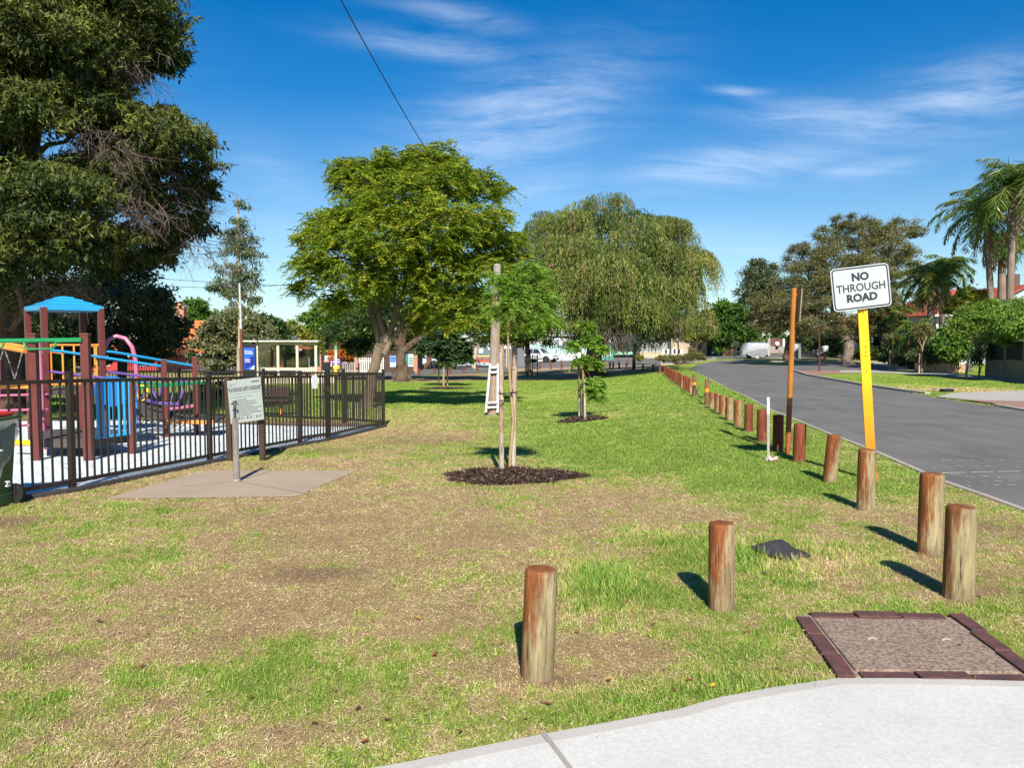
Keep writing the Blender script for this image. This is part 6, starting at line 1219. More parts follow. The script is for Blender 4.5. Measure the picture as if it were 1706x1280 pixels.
# far tree line closing the view
rnd = random.Random(77)
for i in range(34):
    a_ = -44 + 88 * i / 33; Y = rnd.uniform(150, 185); px = CX + F * math.tan(math.radians(a_)); 
    top = rnd.uniform(540, 556) if not 440 < px < 480 else 555
    if -400 < px < 2100:
        sp_ = [(px + rnd.uniform(-22, 22), rnd.uniform(top + 10, 585), rnd.uniform(14, 24)) for _ in range(6)] + [(px + q_, 590, 18) for q_ in (-30, -10, 12, 30)]
        bush('distant_tree', 'distant green tree closing the horizon behind the houses, %s from the left' % (['first'] + ordn + ['twenty-first', 'twenty-second', 'twenty-third', 'twenty-fourth', 'twenty-fifth', 'twenty-sixth', 'twenty-seventh', 'twenty-eighth', 'twenty-ninth', 'thirtieth', 'thirty-first', 'thirty-second', 'thirty-third', 'thirty-fourth'])[i], 'tree', sp_, Y, 3200, 1.1, .6, [L_MID, L_DRK, L_GUM][i % 3], 100 + i, 60, 'far tree line', base=px)
# ================================================================== BUILDINGS, WALLS, STREET FURNITURE
WREN = M('white_render', (.50, .52, .53), (.45, .47, .48), .7, .6, world=True, bmp=.05, var=.05); GREN = M('grey_render', (.15, .17, .19), (.12, .135, .155), .7, .6, world=True, bmp=.05, var=.05)
CREN = M('cream_render', (.42, .36, .26), (.36, .30, .22), .8, .8, world=True, bmp=.1, var=.06); TGL = M('pale_green_glass', (.42, .60, .56), (.33, .50, .48), .2, 1, world=True, bmp=.02, spec=.6)
GLS = M('dark_window_glass', (.02, .028, .035), (.035, .045, .05), .08, 1, bmp=0, spec=.8); REDW = M('red_render', (.38, .04, .04), (.30, .03, .03), .7, 1, world=True, bmp=.05)
DROOF = M('dark_roof', (.055, .065, .08), (.045, .055, .068), .6, 1, (1, 1, 1), world=True, bmp=.1); KGR = paint('kiosk_green', (.04, .30, .20), .4); REDST = M('red_stripe', (.50, .10, .04), None, .6, 3, world=True)
def tiles(name, c1, c2):
    m, nt = start(name); wv = nt.new('ShaderNodeTexWave'); wv.bands_direction = 'Z'; nt.put(wv.inputs['Vector'], nt.pos); wv.inputs['Scale'].default_value = 1.3; wv.inputs['Distortion'].default_value = .3
    n1 = nt.noise(nt.pos, 1.2, 5, .7); n2 = nt.noise(nt.pos, 9, 3, .7); col = nt.mix(nt.mr(n1, .35, .65), c1, c2); col = nt.mix(1.0, col, nt.ramp(n2, [(.3, .8), (.7, 1.2)]), 'MULTIPLY'); col = nt.mix(1.0, col, nt.ramp(wv.outputs['Fac'], [(0, .72), (.3, 1.05)]), 'MULTIPLY')
    b = principled(nt, col, .85, 0, .2, bump(nt, wv.outputs['Fac'], .5, .03)); nt.l.new(b.outputs[0], nt.out.inputs[0]); return m
TIL = tiles('red_roof_tiles', (.42, .10, .055), (.30, .06, .04)); TILO = tiles('orange_roof_tiles', (.62, .20, .07), (.48, .13, .05))
m, nt = start('red_brick'); bt = nt.new('ShaderNodeTexBrick'); nt.put(bt.inputs['Vector'], nt.mapping(nt.pos, (1, 1, 1), (math.pi / 2, 0, 0))); bt.inputs['Color1'].default_value = (.40, .13, .06, 1); bt.inputs['Color2'].default_value = (.30, .09, .045, 1); bt.inputs['Mortar'].default_value = (.42, .36, .3, 1)
bt.inputs['Scale'].default_value = 3.2; bt.inputs['Mortar Size'].default_value = .03; b = principled(nt, bt.outputs[0], .9, 0, .2); nt.l.new(b.outputs[0], nt.out.inputs[0]); BRICK = m
def block(name, label, cat, px0, px1, pb, pt, Y, dep, wall, extra=None, roof=None, rh=0, over=.3, hip=.5, windows=(), group=None, top_trim=None):
    """a building standing at depth Y: front wall between px0 and px1, eaves at pt, optional pitched roof"""
    a, b_ = W(px0, 600, Y), W(px1, 600, Y); z1 = W((px0 + px1) / 2, pt, Y).z; z0 = min(float(tz(a.x, Y)), float(tz(b_.x, Y))) - .2; c = Vector(((a.x + b_.x) / 2, Y + dep / 2, z0)); w_ = b_.x - a.x
    t = thing(name, label, cat, Vector((c.x, c.y, z0 + .2)), group); mb = MB(); mb.box((c.x, c.y, (z0 + z1) / 2), (w_, dep, z1 - z0)); mb.build('wall', wall, t)
    if roof:
        h = rh * Y / F; x0, x1 = a.x - over, b_.x + over; y0, y1 = Y - over, Y + dep + over; hx = min(hip * dep, w_ * .45) if hip else 0; zt = z1 + .004
        vs = [(x0, y0, zt), (x1, y0, zt), (x1, y1, zt), (x0, y1, zt), (x0 + hx, (y0 + y1) / 2, zt + h), (x1 - hx, (y0 + y1) / 2, zt + h)]
        mb = MB(); mb.add(vs, [(0, 1, 5, 4), (1, 2, 5), (2, 3, 4, 5), (3, 0, 4), (3, 2, 1, 0)]); rf = mb.build('roof', roof, t)
        mb = MB(); mb.box((c.x, y0 - .03, zt - .06), (x1 - x0, .05, .16)); mb.build('gutter', WREN, rf)
    else:
        mb = MB(); mb.box((c.x, c.y, z1 + .06), (w_ + .1, dep + .1, .12)); mb.build('roof', top_trim or wall, t)
    for (x0, y0, x1, y1, mt) in windows:
        p0, p1 = W(x0, y1, Y), W(x1, y0, Y); mb = MB(); cx_, cz = (p0.x + p1.x) / 2, (p0.z + p1.z) / 2
        for bx in ((cx_, p1.z, p1.x - p0.x + .1, .07), (cx_, p0.z, p1.x - p0.x + .1, .07)): mb.box((bx[0], Y - .02, bx[1]), (bx[2], .08, bx[3]))
        for x_ in (p0.x, p1.x): mb.box((x_, Y - .02, cz), (.06, .076, p1.z - p0.z - .07))
        f_ = mb.build('window', WREN, t); mb = MB(); mb.box((cx_, Y + .0, cz), (p1.x - p0.x - .05, .02, p1.z - p0.z - .05)); mb.build('pane', mt, f_)
    return t
def wallpiece(name, label, cat, px0, px1, pb, pt, Y, mat, th=.2, Y1=None, group=None, parent=None):
    Y1 = Y1 or Y; a, b_ = W(px0, 600, Y), W(px1, 600, Y1); za = W(px0, pt, Y).z; zb = W(px1, pt, Y1).z; mb = MB()
    d = Vector((b_.x - a.x, Y1 - Y, 0)).normalized(); nrm = Vector((-d.y, d.x, 0)) * th; lo = lambda p: float(tz(p.x, p.y)) - .15 if pb is None else W(px0, pb, Y).z
    mb.add([(a.x, Y, lo(a)), (b_.x, Y1, lo(b_)), (b_.x, Y1, zb), (a.x, Y, za), (a.x + nrm.x, Y + nrm.y, lo(a)), (b_.x + nrm.x, Y1 + nrm.y, lo(b_)), (b_.x + nrm.x, Y1 + nrm.y, zb), (a.x + nrm.x, Y + nrm.y, za)], [(0, 1, 2, 3), (5, 4, 7, 6), (4, 0, 3, 7), (1, 5, 6, 2), (3, 2, 6, 7), (4, 5, 1, 0)])
    o = mb.build(name, mat, parent); return o if parent else tag(o, label, cat, group)
# -- left side
block('brick_house', 'house with steep orange tiled roof and brick chimney behind the dark trees at the left', 'house', 268, 345, 620, 590, 84, 10, BRICK, roof=TILO, rh=58, over=.6, hip=.45)
t = bpy.data.objects['brick_house']; mb = MB(); q = W(301, 540, 86); mb.box((q.x, 86, q.z), (1.1, .9, 3.6)); mb.box((q.x, 86, q.z + 1.85), (1.3, 1.1, .25)); mb.box((q.x, 86, q.z + 2.2), (.5, .5, .6)); mb.build('chimney', BRICK, t)
block('red_house', 'low dark red house with white gable seen behind the climbing tower', 'house', 150, 262, 620, 592, 66, 8, REDW, roof=TILO, rh=16, hip=0, windows=((170, 598, 182, 610, GLS), (225, 598, 240, 610, GLS)))
block('white_shed', 'white wall behind the stems of the olive bushy tree', 'wall', 345, 392, 625, 597, 74, 3, WREN)
block('dark_roof_house', 'long building with dark grey pitched roof behind the bus shelter', 'building', 468, 556, 612, 572, 96, 12, GREN, roof=DROOF, rh=22, hip=.12)
block('red_building', 'dark red shop building seen through the bus shelter', 'building', 446, 500, 620, 582, 76, 6, REDW, roof=TILO, rh=8, hip=.3, windows=((478, 588, 498, 600, GLS), (455, 590, 470, 600, GLS)))
WF = paint('white_picket', (.62, .58, .52), .6)
def pickets(name, label, px0, px1, pt, Y, mat, sp=.16, Y1=None, th=.03, pw=.09, rails=True):
    Y1 = Y1 or Y; a, b_ = gz(W(px0, 600, Y)), gz(W(px1, 600, Y1)); h = W(px0, pt, Y).z - a.z; t = thing(name, label, 'fence', a.lerp(b_, .5)); n = int((b_ - a).length / sp); mb = MB(); ang = math.atan2(b_.y - a.y, b_.x - a.x)
    for i in range(n): q = a.lerp(b_, (i + .5) / n); mb.box(q + Vector((0, 0, h / 2)), (pw, th, h), ang)
    mb.build('picket_panel', mat, t); mb = MB(); [mb.bar(a + Vector((0, .03, z)), b_ + Vector((0, .03, z)), .04, .07) for z in (h * .2, h * .8)]; mb.build('rail', mat, t); return t
pickets('picket_fence', 'pale picket fence right of the bus shelter up to the brick pillar', 500, 537, 596, 63, WF)
pickets('picket_fence', 'weathered picket fence under the orange flowering bush', 566, 592, 597, 60, M('grey_picket', (.34, .29, .24), None, .8, 6))
pickets('picket_fence', 'white picket fence between the second brick pillar and the dark tree trunk', 598, 640, 596, 60, WF)
pickets('picket_fence', 'dark picket fence behind the climbing frame and bushy tree', 200, 405, 604, 62, FEN, .2, pw=.06)
def pillar(label, px, pt, Y, w_, mat=None, name='brick_pillar', cat='pillar'):
    p = gz(W(px, 600, Y)); z = W(px, pt, Y).z; ww = w_ * Y / F; t = thing(name, label, cat, p); mb = MB(); mb.box(p + Vector((0, 0, (z - p.z) / 2 - .1)), (ww, ww, z - p.z + .2)); mb.build('shaft', mat or BRICK, t); mb = MB(); mb.box(Vector((p.x, p.y, z + .04)), (ww * 1.12, ww * 1.12, .08)); mb.build('cap', mat or BRICK, t)
pillar('orange brick pillar just right of the bus shelter', 532, 592, 61, 8); pillar('orange brick pillar right of the orange bush', 594, 593, 59, 5); pillar('orange brick gate pillar at the rear of the white sedan', 692.5, 591, 62, 7)
# banners on the fence
def board(name, label, cat, px0, px1, y0, y1, Y, parts, th=.03, parent=None):
    a, b_ = W(px0, y1, Y), W(px1, y0, Y); t = thing(name, label, cat, Vector(((a.x + b_.x) / 2, Y, a.z))); mb = MB(); mb.box(((a.x + b_.x) / 2, Y, (a.z + b_.z) / 2), (b_.x - a.x, th, b_.z - a.z)); mb.build('panel', parts[0], t)
    for i, (u0, v0, u1, v1, mt) in enumerate(parts[1:]):
        mb = MB(); x0, x1 = a.x + (b_.x - a.x) * u0, a.x + (b_.x - a.x) * u1; z0, z1 = b_.z - (b_.z - a.z) * v0, b_.z - (b_.z - a.z) * v1; mb.box(((x0 + x1) / 2, Y - th / 2 - .004 - .003 * i, (z0 + z1) / 2), (x1 - x0, .004, abs(z0 - z1))); mb.build('print', mt, t)
    return t
PPL = paint('banner_purple', (.16, .08, .36), .5); PPW = paint('banner_white', (.70, .68, .74), .5); BNR = paint('banner_red', (.5, .08, .06), .5); BNT = paint('banner_teal', (.03, .18, .15), .5)
board('banner', 'white banner with a small picture on the fence right of the brick pillar', 'banner', 539, 552.5, 593, 611, 59.6, [PPW, (.1, .25, .45, .3, BLD), (.1, .4, .4, .45, BLD), (.5, .15, .9, .55, paint('banner_tan', (.35, .2, .1), .5)), (.55, .55, .95, .7, BNR)])
board('banner', 'purple banner with pale lettering panels right of the white banner', 'banner', 553, 567, 594, 608, 59.6, [PPL, (.1, .3, .5, .45, PPW), (.6, .3, .9, .42, PPW), (.1, .6, .9, .72, PPW), (0, .0, 1, .15, PPW)])
mb = MB(); q = W(561, 612, 59); mb.box(q, (.5, .35, .3)); tag(mb.build('yellow_kerb_block', M('yellow_block', (.65, .42, .05), None, .7), bevel=.03), 'low yellow block at the foot of the white bus stop post', 'block')
p = gz(W(559.5, 620, 56)); t = thing('bus_stop_post', 'white bus stop post with green top and yellow foot', 'bus stop post', p); k = 56 / F
for nm, y0, y1, mt in (('post', 611, 584, WHP), ('green_top', 584, 577, paint('bus_green', (.05, .4, .2), .4))): mb = MB(); a, b_ = W(559.5, y0, 56), W(559.5, y1, 56); mb.bar(a, b_, 3.4 * k, .06); mb.build(nm, mt, t)
mb = MB(); mb.bar(p, W(559.5, 611, 56), 4 * k, .1); mb.build('yellow_foot', M('yellow_foot', (.75, .5, .03), None, .5), t)
p = gz(W(591.5, 620, 57)); t = thing('shelter_sign_post', 'thin cream post with a small flat T top near the picket fence', 'sign post', p); mb = MB(); mb.bar(p, W(591.5, 583, 57), .07, .07); mb.build('post', CREN, t); mb = MB(); mb.box(W(592, 582.5, 57), (.4, .05, .09)); mb.build('name_plate', CREN, t)
board('notice_board', 'blue and white notice on the dark wall left of the mottled trunk', 'notice', 649.5, 660.5, 593, 612, 61, [paint('notice_blue', (.20, .28, .45), .5), (.1, .15, .9, .3, BLD), (.1, .38, .8, .5, BLD), (.1, .6, .9, .95, PPW)])
board('gate_sign', 'white and green sign panel right of the mottled trunk', 'sign', 676, 688.5, 590, 611, 60, [M('sign_mix', (.45, .55, .55), None, .5), (.0, .0, .35, 1, BNT), (.45, .3, .95, .4, BNT), (.45, .5, .95, .6, BNT), (.45, .7, .95, .8, BNT)])
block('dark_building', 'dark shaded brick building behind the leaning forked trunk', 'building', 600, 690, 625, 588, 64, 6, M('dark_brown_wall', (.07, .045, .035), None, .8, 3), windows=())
# bus shelter
SHC = paint('cream_shelter_paint', (.48, .44, .34), .45, dirt=.12); Yh = 46; kh = Yh / F; b_ = gz(W(478, 638, Yh)); t = thing('bus_shelter', 'cream framed bus shelter with glazed panels behind the playground', 'bus shelter', b_); dep = 1.9
xs_ = [W(x, 600, Yh).x for x in (428.5, 463.5, 495.5, 526.5)]; zt = W(478, 570, Yh).z
for x in xs_: mb = MB(); mb.bar((x, Yh, float(tz(x, Yh)) - .1), (x, Yh, zt), .15, .12); mb.build('post', SHC, t)
for x in (xs_[0] + .02, xs_[3] - .02): mb = MB(); mb.bar((x, Yh + dep, float(tz(x, Yh)) - .1), (x, Yh + dep, zt), .12, .12); mb.build('post', SHC, t)
for y, h in ((573, .13), (615, .17)): mb = MB(); z = W(478, y, Yh).z; mb.bar((xs_[0] + .075, Yh, z), (xs_[3] - .075, Yh, z), .08, h, up=(0, 0, 1)); mb.build('beam', SHC, t)
mb = MB(); mb.box(((xs_[0] + xs_[3]) / 2 - .25, Yh + dep / 2, zt + .05), (xs_[3] - xs_[0] + .95, dep + .7, .09)); mb.build('roof', M('shelter_roof', (.62, .58, .52), (.5, .45, .4), .5, 2), t, bevel=.01)
m, nt = start('shelter_glass'); g_ = nt.new('ShaderNodeBsdfGlossy'); g_.inputs['Roughness'].default_value = .05; tr = nt.new('ShaderNodeBsdfTransparent'); tr.inputs[0].default_value = (.75, .8, .8, 1); ms = nt.new('ShaderNodeMixShader'); ms.inputs[0].default_value = .12
nt.l.new(tr.outputs[0], ms.inputs[1]); nt.l.new(g_.outputs[0], ms.inputs[2]); nt.l.new(ms.outputs[0], nt.out.inputs[0]); SGL = m
for x0, x1 in zip(xs_, xs_[1:]): mb = MB(); za, zb_ = W(478, 613.5, Yh).z + .05, W(478, 575, Yh).z; mb.box(((x0 + x1) / 2, Yh + .02, (za + zb_) / 2), (x1 - x0 - .16, .012, zb_ - za)); mb.build('glass', SGL, t)
mb = MB(); mb.box(((xs_[0] + xs_[3]) / 2, Yh + .55, float(tz(xs_[1], Yh)) + .5), (2.6, .4, .06)); [mb.box((x, Yh + .55, float(tz(xs_[1], Yh)) + .2), (.08, .3, .6)) for x in (xs_[1] - .4, xs_[2] + .4)]; mb.build('seat', DKP, t)
mb = MB(); mb.box((xs_[1] + .55, Yh + dep - .1, W(478, 602, Yh).z), (1.6, .03, .95)); mb.build('rear_panel', GLS, t); mb = MB(); mb.box((xs_[2] + .55, Yh + dep - .05, W(478, 597, Yh).z), (.62, .05, 1.1)); mb.build('map_panel', paint('map_grey', (.30, .33, .35), .5), t); mb = MB(); mb.box(((xs_[0] + xs_[3]) / 2, Yh + .6, zt - .10), (xs_[3] - xs_[0] - .3, .8, .12)); mb.build('ceiling_shade', DKP, t); mb = MB(); mb.box((xs_[0] + .5, Yh + dep - .1, W(478, 600, Yh).z), (.9, .03, .8)); mb.build('rear_panel', REDW, t)  # dark box under the roof stands in for the shade beneath it
Ya = Yh - .2; q0, q1 = W(404.5, 600, Ya), W(424.5, 600, Ya); z0, z1 = W(415, 634, Ya).z, W(415, 575, Ya).z; t = thing('advert_panel', 'blue advertising panel standing at the left end of the bus shelter', 'advertising panel', Vector(((q0.x + q1.x) / 2, Ya, float(tz(q0.x, Ya)))))
mb = MB(); mb.box(((q0.x + q1.x) / 2, Ya + .1, (z0 + z1) / 2), (q1.x - q0.x + .12, .16, z1 - z0 + .1)); mb.build('casing', M('black_casing', (.02, .02, .022), None, .4), t, bevel=.01)
ADB = paint('advert_blue', (.02, .10, .48), .3, dirt=.15); zp = W(415, 616, Ya).z; zq = W(415, 579.5, Ya).z; cx_ = (q0.x + q1.x) / 2 + .02; mb = MB(); mb.box((cx_, Ya + .012, (zp + zq) / 2), (q1.x - q0.x - .08, .01, zq - zp)); ps = mb.build('poster', ADB, t)
mb = MB(); mb.add([(cx_ - .28, Ya + .004, zp + .52), (cx_ + .30, Ya + .004, zp + .86), (cx_ + .30, Ya + .004, zp + .30), (cx_ - .28, Ya + .004, zp + .02)], [(0, 1, 2, 3)]); mb.build('poster_shape', paint('advert_deep', (.008, .02, .24), .3), ps)
mb = MB(); mb.add([(cx_ + .02, Ya + .002, zp + .01), (cx_ + .30, Ya + .002, zp + .01), (cx_ + .30, Ya + .002, zp + .27)], [(0, 1, 2)]); mb.build('poster_shape', WHP, ps)
text_mesh('Fairness.\nCertified.', .13, (cx_ - .26, Ya + .001, zq - .27), (1, 0, 0), (0, 0, 1), WHP, ps, bold=.004, align='LEFT')
mb = MB(); [mb.bar((cx_ - .25, Ya + .001, zp + z), (cx_ - .25 + w_, Ya + .001, zp + z), .025, .002, up=(0, 1, 0)) for z, w_ in ((.62, .3), (.56, .34), (.50, .28), (.44, .32))]; mb.build('small_print', WHP, ps)
# lamp pole, power pole
p = gz(W(403, 632, 42)); t = thing('lamp_pole', 'thin pole, rusty below and pale above, left of the bus shelter', 'pole', p); k = 42 / F
mb = MB(); mb.tube([p - Vector((0, 0, .2)), W(402.5, 600, 42), W(401.5, 548, 42)], 2.5 * k, 10); mb.build('pole_base', RUST, t, True); mb = MB(); mb.tube([W(401.5, 548, 42), W(399, 472, 42)], [2.0 * k, 1.6 * k], 10); mb.build('pole', M('galv_pole', (.55, .57, .58), None, .4, 4, metal=.3), t, True)
p = gz(W(397, 632, 43)); mb = MB(); mb.tube([p - Vector((0, 0, .2)), W(397, 580, 43)], 2.6 * 43 / F, 12); tag(mb.build('timber_post', bark('pale_post', (.4, .34, .26), (.3, .25, .19), (.5, .44, .36)), None, True), 'short pale timber post beside the blue advertising panel', 'post')
p = gz(W(501, 612, 88)); k = 88 / F; t = thing('power_pole_and_shadow', 'slim wooden power pole with crossarm rising behind the bus shelter', 'power pole', p); mb = MB(); mb.tube([p, W(498, 523, 88)], [2 * k, 1.3 * k], 10); mb.build('pole', bark('pp', (.34, .33, .30), (.28, .27, .24), (.4, .4, .36)), t, True)
mb = MB(); mb.bar(W(491, 526, 88), W(505, 529, 88), .12, .12); mb.bar(W(494, 534, 88), W(503, 536, 88), .1, .1); mb.build('crossarm', DKW, t)
t = thing('power_pole_and_shadow', 'power pole shadow modelled as dark pole with crossarms against the dark grey roof', 'power pole', gz(W(508, 612, 90))); mb = MB(); mb.tube([gz(W(508, 612, 90)), W(507.5, 551, 90)], .16, 8); mb.build('pole', DKW, t, True); mb = MB(); mb.bar(W(503, 556, 90), W(516, 556, 90), .16, .16); mb.bar(W(504, 561, 90), W(516, 560, 90), .14, .14); mb.build('crossarm', DKW, t)  # dark pole shape stands for the power pole's shadow on the roof
# kerb garden bed and stone edging under the shelter
LIME = M('limestone', (.55, .49, .38), (.42, .36, .27), .9, 3, world=True, bmp=.5)
mb = MB(); rn = random.Random(6)
a, b_ = gz(W(330, 634, 43.5)), gz(W(560, 631, 45.5)); n = 26; t = thing('limestone_edging', 'row of pale limestone blocks in front of the bus shelter', 'edging', a.lerp(b_, .5))
for i in range(n): q = a.lerp(b_, (i + .5) / n); mb = MB(); mb.box(gz(q, .14), (.30, .3, .36), rn.uniform(-.05, .05)); mb.build('block', LIME, t, bevel=.02)
# mural building
t = block('mural_building', 'white and grey street building with a painted mural wall behind the pale gum trunk', 'building', 762, 866, 612, 566, 84, 8, GREN, top_trim=WREN)
Ym = 84; MW = paint('mural_white', (.50, .52, .54), .6); MB_ = paint('mural_blue', (.28, .52, .62), .6); MG = paint('mural_green', (.07, .16, .09), .6); ML = paint('mural_grey', (.34, .39, .42), .6)
def patch(px0, y0, px1, y1, mt, dy, nm='mural_patch'): a, b_ = W(px0, y1, Ym), W(px1, y0, Ym); mb = MB(); mb.box(((a.x + b_.x) / 2, Ym - dy, (a.z + b_.z) / 2), (b_.x - a.x, .012, b_.z - a.z)); mb.build(nm, mt, t)
patch(762, 552, 826, 572, MW, .02); patch(776, 546, 822, 558, MB_, .034); patch(762, 596, 822, 603.5, REDST, .02); patch(762, 603.8, 822, 609, ML, .02); patch(762, 567, 775, 572.5, GREN, .05); patch(797, 567, 811, 572.5, GREN, .05); patch(782, 592.5, 822, 595, M('mural_lime', (.45, .5, .2), None, .6), .05); patch(790, 597.5, 822, 599.5, GREN, .05)
rn = random.Random(14)
for x, y, r_, mt in [(783, 572, 4, MW), (778, 568, 3, MW), (815, 570, 5, MW), (786, 588, 3, MW), (770, 584, 5, MW), (773, 592, 5, MW), (816, 580, 4, MW), (768, 578, 3.4, ML), (780, 580, 3, ML), (818, 592, 3, MW), (775, 598, 3, MW)]:
    c = W(x, y, Ym); mb = MB(); mb.prism([Vector((c.x + r_ * Ym / F * (1 + .18 * math.sin(5 * a_ + x)) * math.cos(a_), Ym - .066 - .004 * rn.random(), c.z + r_ * Ym / F * math.sin(a_))) for a_ in np.linspace(0, 6.283, 18)[:-1]], (0, .008, 0)); mb.build('mural_shape', mt, t)
a_ = W(796, 579, Ym); s_ = Ym / F; mb = MB(); mb.prism([Vector((a_.x + x * s_, Ym - .08, a_.z - y * s_)) for x, y in ((0, 0), (10, 0), (8.5, 10), (2.5, 10))], (0, .01, 0)); mb.build('mural_pot', M('mural_pot', (.45, .52, .55), None, .6), t)
mb = MB(); [mb.tube([W(x0, y0, Ym - .07), W((x0 + x1) / 2 + 2, (y0 + y1) / 2 - 3, Ym - .07), W(x1, y1, Ym - .07)], .06, 6) for x0, y0, x1, y1 in ((794, 590, 786, 594), (786, 578, 784, 592), (776, 562, 788, 574), (800, 577, 812, 580), (768, 600, 782, 590), (806, 580, 795, 582))]; mb.build('mural_line', MG, t)
wallpiece('grey_wall', 'plain dark grey rendered wall between the utility pole and the white four wheel drive', 'wall', 826, 874, None, 575.5, 80, M('slate_grey_wall', (.13, .14, .165), (.11, .12, .14), .7, .5, world=True, bmp=.05, var=.05), .3)
board('parking_sign', 'small white rectangular sign in front of the grey wall', 'sign', 840, 851, 573.5, 581, 76, [PPW, (.1, .3, .9, .45, ML), (.1, .6, .9, .7, ML)])
mb = MB(); mb.bar(gz(W(844, 610, 76.1)), W(844, 581, 76.1), .09, .09); tag(mb.build('sign_post', CREN), 'cream post carrying the small white sign by the grey wall', 'post')
# white shop
t = block('white_shop', 'white shop building with pale green glazed band behind the four wheel drive', 'building', 868, 1003, 608, 522, 104, 12, WREN); Ym = 104
patch(870, 574, 1000, 588.5, TGL, .03, 'glazing'); patch(895, 560, 1003, 563, GLS, .03, 'dark_strip'); patch(905, 541, 935, 547, GLS, .03, 'window')  # glazed band, thin dark strip across the upper wall, window
for x in (915, 962, 999): patch(x, 573, x + 2, 600, WREN, .06, 'mullion')
t = block('kiosk', 'green and white kiosk building seen under the willow edge', 'building', 1003, 1022, 600, 560, 98, 4, KGR); Ym = 98; patch(1004, 565, 1014, 586, TGL, .03, 'glazing'); patch(1015.5, 560, 1018.5, 594, WREN, .05, 'column'); patch(1003, 588, 1016, 595, WREN, .03, 'sill')
t = block('dark_shopfront', 'dark shopfront with green awning and ledge behind the thick dark post', 'building', 1022, 1068, 600, 556, 100, 5, M('dark_shop_wall', (.03, .035, .035), None, .6)); Ym = 100; patch(1022, 586, 1056, 591, paint('ledge_green', (.25, .5, .40), .5), .5, 'ledge')
# slatted fence + cream walls
t = thing('slatted_fence', 'white horizontal slatted fence right of the dark shopfront', 'fence', gz(W(1092, 600, 96))); 
for nm, i0 in (('slat_panel', 0),): 
    mb = MB()
    for y in (572.5, 575.5, 578.5, 581.5, 584.5): mb.bar(W(1068, y, 96), W(1112, y, 96), .04, .12, up=(0, 0, 1))
    mb.build(nm, WREN, t)
for x in (1069, 1083, 1097, 1111): mb = MB(); mb.bar(gz(W(x, 600, 96.1)), W(x, 570.5, 96.1), .2, .2); mb.build('post', M('dark_post', (.04, .04, .045), None, .6), t)
wallpiece('low_wall', 'low cream wall below the white slatted fence', 'wall', 1066, 1114, None, 586, 95, CREN, .3)
wallpiece('dark_hedge_wall', 'dark wall behind the white slatted fence', 'wall', 1060, 1116, None, 566, 99, M('dark_wall', (.05, .05, .045), None, .8), .3)  # whole wall in one dark tone
t = wallpiece('rendered_wall', 'cream rendered boundary wall with small cross openings', 'wall', 1118, 1178, None, 564, 90, CREN, .4)
mb = MB(); [(mb.box((W(x, y, 90).x, 89.97, W(x, y, 90).z), (.12, .04, .7)), mb.box((W(x, y, 90).x, 89.96, W(x, y, 90).z), (.7, .04, .12))) for x in (1150, 1158, 1166) for y in (570, 579)]; mb.build('cross_openings', M('opening', (.12, .10, .07), None, .9), t)
t = wallpiece('carport', 'low white carport with dark opening right of the cream rendered wall', 'carport', 1163, 1192, None, 564, 93, GLS, 2.0); mb = MB(); mb.box((W(1178, 563, 93).x, 93.8, W(1178, 564, 93).z + .1), (2.4, 2.2, .22)); mb.build('roof', WREN, t)
def railfence(name, label, px0, px1, pt, Y, mat, posts, pm, base=.5, slat=True):
    t = thing(name, label, 'fence', gz(W((px0 + px1) / 2, 600, Y))); a, b_ = gz(W(px0, 600, Y)), gz(W(px1, 600, Y)); h = W(px0, pt, Y).z - a.z; mb = MB(); mb.bar(a + Vector((0, 0, base * h / 2)), b_ + Vector((0, 0, base * h / 2)), .2, base * h, up=(0, 0, 1)); mb.build('base_wall', pm, t)
    mb = MB(); n = int((b_ - a).length / .16)
    for i in range(n): q = a.lerp(b_, (i + .5) / n); mb.box(q + Vector((0, 0, h * (1 + base) / 2)), (.05, .03, h * (1 - base)))
    mb.build('picket_panel', mat, t)
    for x in posts: mb = MB(); q = gz(W(x, 600, Y - .05)); mb.box(q + Vector((0, 0, h * .53)), (.3, .3, h * 1.06)); mb.build('post', pm, t)
    return t
railfence('pillar_fence', 'dark railing fence on a grey base with pale pillars along the far street', 1182, 1282, 571, 93, M('dark_rail', (.035, .04, .045), None, .5), (1188, 1202, 1231, 1262, 1280), M('grey_fence_render', (.30, .29, .27), None, .8), .35)
# barrel gate with arch, gate pillars
t = thing('arched_gate', 'dark red-brown arched timber gate behind the walking person', 'gate', gz(W(1293, 595, 101))); Yg2 = 101
pts = [W(1284, 577, Yg2)] + [W(x, 566 - 3.2 * math.sin(math.pi * (x - 1284) / 18), Yg2) for x in range(1284, 1303, 2)] + [W(1303, 577, Yg2)]; mb = MB(); mb.prism(pts, (0, .1, 0)); mb.build('gate_leaf', M('gate_brown', (.13, .05, .035), (.09, .035, .03), .7, 3), t)
for x in (1281, 1305): mb = MB(); mb.bar(gz(W(x, 590, Yg2 + .05)), W(x, 564.5, Yg2 + .05), .28, .3); mb.build('gate_post', WREN, t)
wallpiece('white_wall', 'low grey wall under the arched brown gate', 'wall', 1277, 1308, None, 577, 100.6, M('dull_grey_wall', (.26, .25, .23), None, .8), .3)
wallpiece('sliding_gate', 'light grey sliding gate panel left of the dark driveway', 'gate', 1322, 1330, None, 568, 74, M('light_grey_panel', (.42, .45, .47), None, .5), .1)
t = thing('metal_gate', 'dark metal double gates with pale wall posts in front of the parked car', 'gate', gz(W(1347, 600, 78))); mb = MB()
for x in np.linspace(1331, 1362, 22): mb.bar(gz(W(x, 600, 78), .05), W(x, 570 + .0 * x, 78), .035, .035)
